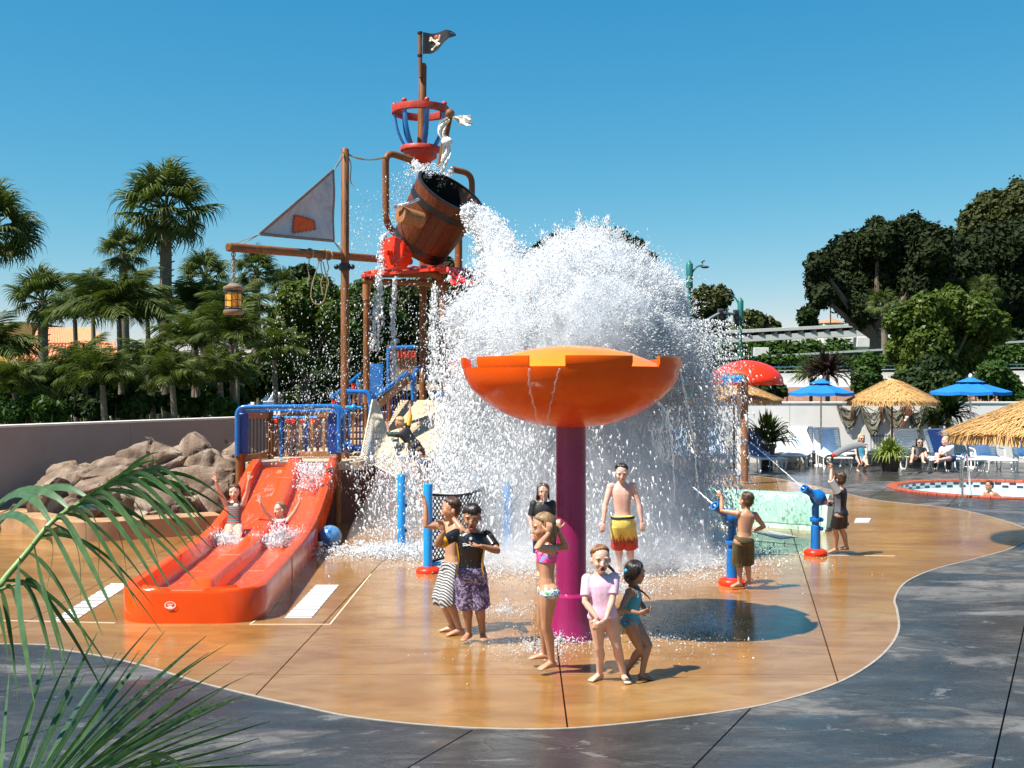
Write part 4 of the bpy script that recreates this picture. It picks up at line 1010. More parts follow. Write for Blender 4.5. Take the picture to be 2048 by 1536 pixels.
# ---------------------------------------------------------------- patio: loungers, parasols
M_frame = mat('white powder coat', (.80, .78, .74), .4, .04)
M_strap = mat('white vinyl strap', (.85, .84, .82), .5, .06, 9)
M_towL = mat('pale blue towel', (.56, .70, .90), .9, .12, 14, .3)
M_towB = mat('denim blue towel', (.09, .18, .46), .9, .2, 14, .3)
def lounger(kind):
    "feet towards -Y, head towards +Y, origin on the ground under the seat"
    t = thing('sun_lounger', 'x', 'lounger', (0, 0, 0), 'white loungers along the patio wall')
    w = .31
    for sx in (-1, 1):
        MB().tube(fillet([(sx * w, -1.05, .29), (sx * w, .28, .31), (sx * w, .28 + .52 * math.cos(R(66)) + .1, .31 + .70 * math.sin(R(66)))], .1, 4), .019, 8).build('side_rail', M_frame, t)
        for y in (-.85, .1): MB().tube(fillet([(sx * w, y - .12, .30), (sx * w, y - .08, .0), (sx * w, y + .16, .0), (sx * w, y + .2, .30)], .08, 4), .016, 8).build('leg', M_frame, t)
        if kind == 'arm': MB().tube(fillet([(sx * (w + .04), -.2, .30), (sx * (w + .05), -.12, .5), (sx * (w + .05), .25, .52)], .08, 4), .017, 8).build('arm', M_frame, t)
    MB().tube([(-w, -1.05, .29), (w, -1.05, .29)], .019, 8).build('foot_bar', M_frame, t)
    ang = R(66); by, bz = .28, .31; cy, cz = math.cos(ang) * .9, math.sin(ang) * .78
    MB().tube([(-w, by + cy * .86, bz + cz * .92), (w, by + cy * .86, bz + cz * .92)], .019, 8).build('head_bar', M_frame, t)
    for i in range(15):
        y = -1.0 + i * .085; MB().box((0, y, .305), (2 * w, .055, .012)).build('strap', M_strap, t, 30)
    for i in range(11):
        k = (i + .5) / 11; q = Vector((0, by + cy * k * .85, bz + cz * k * .9)); MB().box(q, (2 * w, .012, .05), Matrix.Rotation(R(-24), 3, 'X')).build('strap', M_strap, t, 30)
    if kind in ('light', 'blue', 'arm'):
        m = M_towB if kind == 'blue' else M_towL; ww = .17 if kind == 'arm' else .20
        L_ = [(y, .318 + .005 * math.sin(y * 20)) for y in np.linspace(-.75 if kind != 'arm' else -.2, by - .03, 10)] + [(by + cy * .85 * k - .012, bz + cz * .9 * k + .006) for k in np.linspace(.05, 1.03, 9)] + [(by + cy * .93, bz + cz * .7)]
        rs = [[Vector((x + .01 * math.sin(y * 9), y + .004 * math.sin(x * 30), z)) for x in np.linspace(-ww, ww, 6)] for y, z in L_]
        rs = [r + [p + Vector((0, .008, .008)) for p in reversed(r)] for r in rs]
        MB().rings(rs).build('towel', m, t, 60)
    return t
LK = 1.30
LT = {k: lounger(k) for k in ('light', 'blue', 'plain', 'arm')}; used = set()
def place_lounger(kind, px, py, rz, label):
    p = G(px, py); o = LT[kind]
    if kind in used: o = dup(o, p, R(rz), label=label)
    else: o.location = p; o.rotation_euler = (0, 0, R(rz)); o['label'] = label; used.add(kind)
    o.scale = (LK, LK, LK)
    for ch in o.children: ch.matrix_parent_inverse.identity()
    return o
for k, px, py, rz, lab in [('blue', 1522, 936, 5, 'white lounger with dark blue towel just right of the brown standpipe'),
    ('light', 1570, 926, -10, 'white lounger with pale blue towel under the tall potted palm'),
    ('light', 1596, 930, -22, 'white lounger with pale towel turned to the left below the first blue parasol'),
    ('blue', 1626, 923, -18, 'white lounger with dark blue towel in shade behind the first blue parasol pole'),
    ('light', 1662, 934, -5, 'white lounger with pale blue towel between the blue parasol and the seated woman'),
    ('blue', 1698, 922, 0, 'white lounger with dark blue towel standing in the wall shadow'),
    ('blue', 1738, 926, 4, 'dark blue towelled lounger behind the woman in sunglasses'),
    ('light', 1818, 924, 3, 'pale towelled lounger behind the dark haired woman'),
    ('plain', 1836, 938, 12, 'white strapped lounger under the dark haired woman in black'),
    ('light', 1872, 924, 2, 'pale towelled lounger between the two women on the right'),
    ('blue', 1898, 938, 14, 'lounger under the blonde woman in a white top'),
    ('arm', 1976, 939, -4, 'white lounger with arms and pale towel under the big thatched parasol fringe'),
    ('light', 2062, 939, -6, 'white lounger cut off by the photo edge beneath the thatch'),
    ('light', 1436, 932, 6, 'white lounger with pale towel seen through spray left of the brown standpipe'),
    ('light', 1372, 932, 12, 'white lounger dimly seen behind the falling water')]:
    place_lounger(k, px, py, rz, lab)
st = thing('side_table', 'small white round table beside the woman in sunglasses', 'table', G(1690, 940))
c = G(1690, 938); MB().lathe([(0, .52), (.34, .52), (.35, .5), (.34, .48), (0, .48)], 24, c).build('top', M_frame, st)
for i in range(4): a = i * 1.57 + .6; MB().tube([c + Vector((.1 * math.cos(a), .1 * math.sin(a), .48)), c + Vector((.27 * math.cos(a), .27 * math.sin(a), 0))], .016, 8).build('leg', M_frame, st)

M_canvas = mat('bright blue canvas', (.002, .15, .50), .8, .06, 5)
def parasol(px, Y, ytop, yedge, r, label):
    c = Vector(((px - 1024) * Y / F, Y, 0)); zt = CH - (ytop - HZ) * Y / F; ze = CH - (yedge - HZ) * Y / F
    t = thing('blue_parasol', label, 'parasol', c, 'blue parasols on the patio')
    MB().tube([c, c + Vector((0, 0, zt))], .03, 12).build('pole', M_steel, t)
    for k in range(8):
        a0, a1 = R(45 * k + 8), R(45 * k + 53); rs = []
        for f_ in np.linspace(.12, 1, 7):
            z = zt - .09 + (ze - zt + .09) * (f_ ** 1.05); rr = r * f_; L_ = []
            for j in range(7):
                a = a0 + (a1 - a0) * j / 6; ch = math.cos((a1 - a0) / 2) / math.cos(a - (a0 + a1) / 2)
                L_.append(c + Vector((rr * ch * math.cos(a), rr * ch * math.sin(a), z - .03 * f_ * math.sin(math.pi * j / 6))))
            rs.append(L_)
        rs.append([p + Vector((0, 0, -.1)) for p in rs[-1]])
        MB().rings(rs, False).build('canopy_panel', M_canvas, t, 40)
        a = a0; MB().tube([c + Vector((0, 0, zt - .18)), c + Vector((r * .95 * math.cos(a), r * .98 * math.sin(a), ze - .06))], .009, 5).build('rib', M_frame, t)
    MB().lathe([(r * .36, zt - .03 + (ze - zt) * .26), (r * .2, zt - .03 + (ze - zt) * .1), (.03, zt + .01)], 16, c).build('vent', M_canvas, t)
    MB().lathe([(.045, zt), (.065, zt + .05), (.045, zt + .1), (0, zt + .13)], 12, c).build('finial', M_white, t)
    MB().lathe([(.22, 0), (.22, .05), (.05, .08)], 18, c).build('base', M_frame, t)
parasol(1642, 36.7, 758, 785, 1.11, 'bright blue parasol left of the straw parasol by the white wall')
parasol(1941, 35.6, 755, 783, 1.27, 'bright blue parasol on the far right behind the seated women')
s = N('thatch straw'); v = s.coord('Object', (30, 30, 5)); f = s.noise(v, 2, 5, .7)
s.set(Base_Color=s.ramp(f, [(.28, (.26, .12, .035)), (.5, (.56, .32, .11)), (.75, (.70, .46, .20))]), Roughness=.85); s.bump(f, .5, .02); M_thatch = s.m
def thatch(px, Y, ytop, yedge, r, label, seed, dens=1.0):
    c = Vector(((px - 1024) * Y / F, Y, 0)); zt = CH - (ytop - HZ) * Y / F; ze = CH - (yedge - HZ) * Y / F
    t = thing('thatched_parasol', label, 'parasol', c, 'straw thatched parasols')
    MB().tube([c, c + Vector((0, 0, zt - .05))], .035, 12).build('pole', M_pole, t)
    H_ = zt - ze; prof = [(0, zt)] + [(r * k, zt - H_ * (k ** 1.15)) for k in np.linspace(.08, 1, 9)]
    def ring_(k, z): return [c + Vector((r * k * math.cos(a) * (1 - .035 * abs(math.sin(3 * a))), r * k * math.sin(a) * (1 - .035 * abs(math.sin(3 * a))), z)) for a in np.linspace(0, 2 * math.pi, 48, endpoint=False)]
    rs = [ring_(k, zt - H_ * k ** 1.15) for k in np.linspace(.01, 1, 10)] + [ring_(.99, ze - .05), ring_(.93, ze - .01), ring_(.2, zt - H_ * .25)]
    MB().rings(rs).build('thatch_core', M_thatch, t, 60)
    rg = np.random.RandomState(seed); V = []; Fq = []
    n = int(5200 * dens)
    for i in range(n):
        a = rg.uniform(0, 2 * math.pi); k = math.sqrt(rg.uniform(.01, 1)); edge = i < n * .36
        if edge: k = .985
        L_ = rg.uniform(.10, .2) * (r ** .5) if not edge else rg.uniform(.12, .19) * (r ** .5)
        wv = rg.uniform(.006, .013) * (r ** .5); sl = H_ * 1.15 * k ** .15 / r
        rad = Vector((math.cos(a), math.sin(a), 0)); tan = Vector((-math.sin(a), math.cos(a), 0)); k *= (1 - .035 * abs(math.sin(3 * a)))
        p = c + rad * (r * k) + Vector((0, 0, zt - H_ * k ** 1.15 + .012 + rg.uniform(0, .02)))
        d = (rad * .25 - Vector((0, 0, 1))) if edge else (rad - Vector((0, 0, sl - rg.uniform(.0, .14))))
        d = d.normalized(); d = (d + tan * rg.normal() * (.12 if edge else .25)).normalized(); q = p + d * L_
        b = len(V); V += [p - tan * wv, p + tan * wv, q + tan * wv * .5, q - tan * wv * .5]; Fq.append((b, b + 1, b + 2, b + 3))
    link('straw', npmesh('straw', V, Fq, M_thatch), t, kind='stuff')
    for i in range(6): a = R(60 * i); MB().tube([c + Vector((0, 0, zt - .15)), c + Vector((r * .93 * math.cos(a), r * .93 * math.sin(a), ze - .01))], .014, 6).build('rib', M_pole, t)
thatch(1784, 36.3, 757, 802, 1.46, 'straw thatched parasol between the two blue parasols', 1)
thatch(1468, 35.2, 762, 799, 1.5, 'straw thatched parasol half hidden behind the spray and brown pipe', 2)
thatch(2112, 18.0, 785, 865, 1.67, 'large straw thatched parasol cut off by the right photo edge', 3, 1.8)

# ---------------------------------------------------------------- fishing net and trophies on the wall
wn = thing('wall_net', 'grey fishing net draped in swags on the cream wall behind the straw parasol', 'net', P(1790, 830, 38.38))
M_fish = mat('grey green fishing net', (.20, .19, .14), .9, .3, 20)
mb = MB()
xs = [1680, 1722, 1770, 1815, 1850, 1880]
for i in range(len(xs) - 1):
    for k in range(9):
        x0, x1 = xs[i] - (6 if i == 0 else 0), xs[i + 1]; sag = 14 + k * (5.2 if i % 2 else 3.6)
        L_ = [P(x0 + (x1 - x0) * t_, 806 + k * 1.2 + sag * math.sin(math.pi * t_) + 2 * math.sin(k * 3 + t_ * 14), 38.32 - .06 * math.sin(k * 1.7 + t_ * 6)) for t_ in np.linspace(0, 1, 13)]
        mb.tube(L_, .017, 4, False)
mb.build('swags', M_fish, wn, 0, kind='stuff')
for i in range(len(xs) - 1):
    rs = []
    for t_ in np.linspace(0.02, .98, 16):
        x = xs[i] + (xs[i + 1] - xs[i]) * t_; sg = math.sin(math.pi * t_); dp = 56 if i % 2 else 42
        rs.append([P(x, 805 + (10 + dp * q_) * sg ** .8 + 2, 38.34 - .06 * abs(math.sin(q_ * 12 + t_ * 4))) for q_ in np.linspace(.12 if i % 2 == 0 else .55, 1, 7)])
    MB().rings([r + [p + Vector((0, .01, 0)) for p in reversed(r)] for r in rs]).build('swag', M_fish, wn, 60)
ds = thing('wall_ornament', 'brown rope tangle with a pale skull ornament hung on the net', 'ornament', P(1815, 825, 38.16))
mb = MB()
for k in range(7): mb.tube(spline([P(1806 + k * 2.5, 806, 38.27), P(1800 + 5 * k + 3 * math.sin(k), 820, 38.18), P(1812 + 2 * math.sin(k * 2), 838, 38.20), P(1797 + k, 868 - k * 5, 38.27)], 5), .02, 5)
mb.build('rope_tangle', mat('brown rope', (.16, .07, .035), .9, .3, 20), ds, kind='stuff')
MB().ball(P(1814, 836, 38.12), (.08, .06, .07)).ball(P(1811, 841, 38.09), (.05, .05, .05)).build('skull', M_bone, ds)
MB().ball(P(1811, 835, 38.01), .018).ball(P(1816, 835, 38.01), .018).build('eye_socket', M_black, ds)
for px, lab in ((1704, 'brown rope bundle hanging on the wall left of the straw parasol pole'), (1762, 'brown rope bundle hanging below the straw parasol fringe')):
    o = MB()
    for k in range(5): o.tube(spline([P(px + k, 808, 38.33), P(px + 3 * math.sin(k * 2), 822, 38.22), P(px + k - 2, 838 + 3 * k, 38.31)], 5), .022, 5)
    tag(o.build('rope_bundle', mat('dark rope', (.12, .06, .03), .9, .3, 20) if px == 1704 else bpy.data.materials['dark rope'], None), lab, 'rope', 'rope bundles on the patio wall')
fc = thing('black_fence', 'short black iron fence panel beside the leafy pot under the straw parasol', 'fence', G(1768, 924))
for i in range(9): MB().tube([P(1742 + i * 6, 924, 37.51), P(1742 + i * 6, 868, 37.51)], .012, 6).build('bar', M_black, fc)
for y in (872, 918): MB().tube([P(1740, y, 37.51), P(1792, y, 37.51)], .016, 6).build('rail', M_black, fc)
# ---------------------------------------------------------------- people
def skin(name, c):
    s = N(name); v = s.coord('Object'); f = s.noise(v, 14, 4)
    col = s.ramp(f, [(.3, tuple(x * y for x, y in zip(c, (.88, .8, .76)))), (.7, c)])
    s.set(Base_Color=col, Roughness=s.ramp(s.noise(v, 30, 3), [(.35, .25), (.65, .5)]), Subsurface_Weight=.12)
    s.b.inputs['Subsurface Radius'].default_value = (.015, .006, .003); s.b.inputs['Subsurface Scale'].default_value = .6
    return s.m
SK = dict(fair=skin('fair wet skin', (.66, .40, .29)), tan=skin('tanned wet skin', (.50, .265, .155)), brown=skin('brown wet skin', (.36, .18, .10)), olive=skin('olive wet skin', (.44, .235, .14)), pink=skin('pale pink skin', (.70, .43, .34)))
def hairm(name, c): return mat(name, c, .35, .35, 40, .3, 90, stretch=(1, 1, .4))
HR = dict(dark=hairm('dark wet hair', (.018, .011, .008)), brown=hairm('brown hair', (.065, .032, .016)), auburn=hairm('auburn hair', (.20, .085, .03)), blond=hairm('blond hair', (.48, .33, .16)), sandy=hairm('sandy hair', (.22, .13, .06)))
M_eye = mat('eye white', (.34, .30, .28), .5, .02); M_iris = mat('dark iris', (.02, .012, .008), .1, .02); M_lip = mat('lip', (.45, .14, .11), .4, .08, 20); M_mouth = mat('open mouth', (.10, .012, .012), .5); M_teeth = mat('teeth', (.8, .78, .72), .3, .02); M_brow = mat('eyebrow', (.05, .03, .02), .8)
M_tooth = M_teeth
Zv = Vector((0, 0, 1))
def ik(a, t, l1, l2, hint):
    d = t - a; L = d.length
    if L > (l1 + l2) * .995: t = a + d * ((l1 + l2) * .995 / L); d = t - a; L = d.length
    x = (l1 * l1 - l2 * l2 + L * L) / (2 * L); y = math.sqrt(max(0, l1 * l1 - x * x))
    u = d / L; n = hint - u * hint.dot(u); n = n.normalized() if n.length > 1e-4 else ortho(u)[0]
    return a + u * x + n * y, t
RT_T = [(-.13, .030, .036, .0), (-.10, .060, .058, -.004), (-.02, .083, .066, -.006), (.07, .085, .064, -.004), (.18, .077, .055, 0), (.30, .070, .050, .002), (.45, .075, .054, .003), (.6, .083, .059, .003), (.74, .092, .060, .002), (.85, .094, .055, -.003), (.92, .078, .046, -.006), (.97, .052, .038, -.006), (1.03, .034, .034, -.004)]
class Body:
    def __init__(s, h, pel, neck, f, fs=None, head=(0, -1, 0), hup=None, hands=None, elb=None, feet=None, knee=None, toes=None, slim=1.0, hs=1.0, curl=(.5, .5), palm=None, hip=None):
        s.h = h; s.slim = slim; s.hs = hs; s.pel = Vector(pel); s.neck = Vector(neck)
        s.f = Vector(f).normalized(); s.fs = Vector(fs).normalized() if fs is not None else s.f
        s.up = (s.neck - s.pel).normalized()
        s.r0 = s.f.cross(Zv).normalized() if hip is None else Vector(hip).normalized(); s.r1 = s.fs.cross(Zv).normalized()
        s.r1 = (s.r1 - s.up * s.r1.dot(s.up)).normalized()
        fwd = s.up.cross(s.r1); hf = Vector(head).normalized()
        hu = Vector(hup) if hup is not None else (Zv * .75 + s.up * .35)
        hu = (hu - hf * hu.dot(hf)).normalized(); s.hf, s.hu, s.hr = hf, hu, hf.cross(hu).normalized()
        s.hc = s.neck + s.up * (.022 * h) + hu * (.078 * h * hs) + hf * (.018 * h)
        s.sh = [s.neck - s.up * (.034 * h) + s.r1 * (sg * .098 * h * slim) for sg in (1, -1)]
        s.hp = [s.pel + s.r0 * (sg * .045 * h) for sg in (1, -1)]
        elb = elb or [None, None]; knee = knee or [None, None]; s.arm = []; s.leg = []; s.toes = toes or [s.f, s.f]; s.curl = curl
        for i in (0, 1):
            hint = Vector(elb[i]) if elb[i] is not None else (s.r1 * (1 if i == 0 else -1) * .5 - Zv * .6 - fwd * .5)
            e, w = ik(s.sh[i], Vector(hands[i]), .165 * h, .145 * h, hint); s.arm.append((s.sh[i], e, w))
            hint = Vector(knee[i]) if knee[i] is not None else s.f
            k, a = ik(s.hp[i], Vector(feet[i]), .232 * h, .235 * h, hint); s.leg.append((s.hp[i], k, a))
        s.palm = palm or [None, None]
    def ring(s, t, hw, hd, oy, off=0, n=18):
        k = min(1, max(0, (t - .1) / .7)); r = (s.r0 * (1 - k) + s.r1 * k).normalized(); r = (r - s.up * r.dot(s.up)).normalized(); f = s.up.cross(r)
        c = s.pel + (s.neck - s.pel) * t + f * (oy * s.h); hw, hd = hw * s.h * s.slim + off, hd * s.h * s.slim + off
        out = []
        for a in np.linspace(0, 2 * math.pi, n, endpoint=False):
            ca, sa = math.cos(a), math.sin(a); e = .82
            out.append(c + r * (hw * math.copysign(abs(ca) ** e, ca)) + f * (hd * math.copysign(abs(sa) ** e, sa)))
        return out
    def trow(s, t): return tuple(float(np.interp(t, [q[0] for q in RT_T], [q[i] for q in RT_T])) for i in (1, 2, 3))
    def torso(s, mb, t0, t1, off=0, m=12, flare=0):
        ts = np.linspace(t0, t1, m); mb.rings([s.ring(t, *s.trow(t), off + flare * (1 - i / (m - 1))) for i, t in enumerate(ts)])
    def chain(s, mb, pts, rad, n=12):
        mb.tube(pts, rad, n); mb.ball(pts[0], rad[0] * .99, n, 8); mb.ball(pts[-1], rad[-1] * .99, n, 8)
    def armpts(s, i):
        a, e, w = s.arm[i]; h = s.h
        return [a - (a - s.neck) * .15, a, a.lerp(e, .35), a.lerp(e, .75), e, e.lerp(w, .3), e.lerp(w, .7), w], [x * h * (.6 + .4 * s.slim) for x in (.030, .034, .030, .0255, .0235, .0245, .0185, .0145)]
    def legpts(s, i):
        a, k, w = s.leg[i]; h = s.h; back = -(k - (a + w) / 2); b = (s.toes[i] * -1) * .012 * h
        return [a, a.lerp(k, .3), a.lerp(k, .7), k, k.lerp(w, .28) + b, k.lerp(w, .6) + b * .5, w], [x * h * (.55 + .45 * s.slim) for x in (.062, .057, .043, .034, .036, .027, .021)]
    def hand(s, mb, i):
        a, e, w = s.arm[i]; h = s.h * .98; d = (w - e).normalized(); sg = 1 if i == 0 else -1
        n = Vector(s.palm[i]) if s.palm[i] is not None else s.up.cross(s.r1) * -1
        if s.palm[i] is not None and len(s.palm[i]) == 6: d = Vector(s.palm[i][3:]).normalized(); n = Vector(s.palm[i][:3])
        n = (n - d * n.dot(d)); n = n.normalized() if n.length > 1e-3 else ortho(d)[0]
        side = n.cross(d).normalized() * sg   # towards the thumb
        M = Matrix((side, d, n)).transposed(); pc = w + d * .028 * h
        mb.ball(pc, (.021 * h, .033 * h, .010 * h), 10, 7, M)
        for j, (o, L) in enumerate(((.015, .040), (.005, .046), (-.006, .043), (-.016, .034))):
            b = w + d * .050 * h + side * o * h; sp_ = (d + side * o * 7 * (1 - s.curl[i])).normalized(); c = s.curl[i]
            p1 = b + (sp_ * math.cos(c * .5) + n * math.sin(c * .5)) * L * .45 * h
            p2 = p1 + (sp_ * math.cos(c * 1.3) + n * math.sin(c * 1.3)) * L * .32 * h
            p3 = p2 + (sp_ * math.cos(c * 2.0) + n * math.sin(c * 2.0)) * L * .28 * h
            r = .0058 * h; s.chain(mb, [b - d * .012 * h, b, p1, p2, p3], [r * 1.1, r * 1.05, r, r * .95, r * .85], 8)
        b = w + d * .018 * h + side * .015 * h; td = (side * .75 + d * .65 + n * .35 * s.curl[i]).normalized()
        p1 = b + td * .022 * h; p2 = p1 + (td + d * .4 + n * .4 * s.curl[i]).normalized() * .020 * h
        s.chain(mb, [b, p1, p2], [.0082 * h, .007 * h, .0058 * h], 8)
    def foot(s, mb, i):
        a, k, w = s.leg[i]; h = s.h; d = Vector(s.toes[i]).normalized(); side = d.cross(Zv)
        side = side.normalized() if side.length > .1 else s.r0; up = side.cross(d).normalized(); so = w - up * .036 * h
        st_ = [(-.030, .016, .017, .020), (-.018, .022, .025, .026), (.01, .022, .026, .028), (.04, .023, .020, .021), (.07, .028, .014, .015), (.088, .028, .010, .011), (.098, .022, .008, .009)]
        mb.rings([[so + d * x * h + side * (hw * h * math.cos(q)) + up * (zc * h + hz * h * math.sin(q)) for q in np.linspace(0, 2 * math.pi, 12, endpoint=False)] for x, hw, hz, zc in st_])
        for j in range(5):
            o = (-.021 + j * .0105); b = so + d * (.09 - abs(j - 1.6) * .004) * h + side * o * h * (1 if i == 1 else -1) + up * .008 * h
            mb.ball(b + d * .008 * h, (.0062 * h, .0125 * h, .0068 * h), 8, 6, Matrix((side, d, up)).transposed())
        mb.tube([w, w - up * .016 * h], .021 * h, 10)
    def headmb(s, mb, mouth='smile'):
        h = s.h * s.hs; M = Matrix((s.hr, s.hf, s.hu)).transposed(); H = lambda x, y, z: s.hc + M @ Vector((x * h, y * h, z * h)); s.H = H; s.M = M
        B = lambda c, r: mb.ball(H(*c), tuple(q * h for q in r), 18, 12, M)
        B((0, -.008, .018), (.058, .068, .062)); B((0, .008, -.012), (.051, .055, .062)); B((0, .022, -.050), (.037, .038, .034)); B((0, .040, -.072), (.018, .016, .014))
        for sg in (-1, 1):
            B((sg * .026, .038, -.026), (.020, .020, .022)); B((sg * .060, -.004, -.012), (.007, .013, .019)); B((sg * .024, .052, .014), (.020, .010, .007))
        B((0, .062, -.018), (.009, .012, .014)); B((0, .067, -.028), (.013, .012, .009))
        if mouth != 'open': B((0, .054, -.050), (.018, .009, .006))
        nb = s.neck - s.up * .012 * s.h
        mb.tube([nb - s.up * .02 * s.h, nb, s.H(0, -.012, -.055), s.H(0, -.008, -.02)], [.040 * s.h, .033 * s.h, .031 * h, .034 * h], 12)
    def face(s, root, mouth, eyes=True):
        h = s.h * s.hs; B = lambda c, r: MB().ball(s.H(*c), tuple(q * h for q in r), 10, 8, s.M)
        if eyes:
            for sg in (-1, 1):
                B((sg * .0235, .0535, -.002), (.0095, .0060, .0036)).build('eye', M_eye, root, 180)
                B((sg * .0235, .0568, -.002), (.0048, .0045, .0044)).build('iris', M_iris, root, 180)
                MB().tube([s.H(sg * .012, .062, .013), s.H(sg * .024, .062, .017), s.H(sg * .037, .052, .012)], [.0016 * h, .0024 * h, .0012 * h], 6).build('eyebrow', M_brow, root, 180)
        if mouth == 'open':
            B((0, .053, -.054), (.015, .011, .014)).build('mouth', M_mouth, root, 180)
            MB().tube([s.H(.014 * math.cos(a), .063 - .004 * abs(math.cos(a)), -.054 + .0135 * math.sin(a)) for a in np.linspace(0, 2 * math.pi, 17)], .0028 * h, 6).build('lips', M_lip, root, 180)
        elif mouth == 'smile':
            MB().tube([s.H(x, .0625 - 9 * x * x, -.047 + 12 * x * x) for x in np.linspace(-.019, .019, 9)], .0034 * h, 6).build('lips', M_lip, root, 180)
            B((0, .0605, -.0475), (.013, .0045, .004)).build('teeth', M_teeth, root, 180)
        elif mouth == 'shut':
            MB().tube([s.H(x, .0635 - 9 * x * x, -.049) for x in np.linspace(-.016, .016, 9)], .0034 * h, 6).build('lips', M_lip, root, 180)
    def hair(s, root, m, style, seed=0, vox=None):
        h = s.h * s.hs; rg = np.random.RandomState(seed); mb = MB(); B = lambda c, r: mb.ball(s.H(*c), tuple(q * h for q in r), 18, 12, s.M)
        B((0, -.016, .024), (.061, .066, .062)); B((0, -.03, -.004), (.056, .048, .056))
        long = style in ('long', 'bob', 'braid_long'); dn = -Zv
        if style == 'fringe':
            for k in range(34):
                a0 = rg.uniform(-1.15, 1.15); q = [s.H(.0635 * math.sin(t_) * math.sin(a0 + .12 * math.sin(t_ * 3)), -.010 + .072 * math.sin(t_) * math.cos(a0), .022 + .066 * math.cos(t_)) for t_ in np.linspace(.3, rg.uniform(1.2, 1.5), 6)]; mb.tube(q, [.0055 * h] * 4 + [.0045 * h, .001 * h], 5)
        for k in range(190 if long else 170):
            ph = rg.uniform(-math.pi, math.pi); front = math.cos(ph)
            te = {'short': 1.22 - .42 * front, 'fringe': 1.38 - .02 * front, 'slick': 1.25 - .55 * front, 'long': 1.55 - .62 * front, 'bob': 1.5 - .5 * front, 'tied': 1.2 - .5 * front, 'crop': 1.12 - .38 * front}.get(style, 1.2 - .4 * front)
            te *= rg.uniform(.88, 1.12); q = []
            for t_ in np.linspace(.1, te, 6):
                a2 = ph + rg.normal() * .03 + .25 * math.sin(t_ * 2 + seed)
                jj = 1 + .025 * math.sin(ph * 9 + t_ * 4 + k); q.append(s.H(.0635 * jj * math.sin(t_) * math.sin(a2), -.012 + .070 * jj * math.sin(t_) * math.cos(a2), .022 + .0655 * jj * math.cos(t_)))
            rad = [.0042 * h] * 5 + [.0012 * h]
            if long and front < .35:
                L = {'long': .11, 'bob': .055}.get(style, .09) * h * rg.uniform(.7, 1.15)
                q += [q[-1] + dn * L * .5 - s.hf * .006 * h, q[-1] + dn * L - s.hf * .002 * h + s.hr * rg.normal() * .006 * h]; rad = [.0045 * h] * 6 + [.0045 * h, .0015 * h]
            mb.tube(q, rad, 6)
        if style in ('tied', 'braid'):
            b = s.H(0, -.078, .012); mb.ball(b, .018 * h)
        return mb.build('hair', m, root, 180)
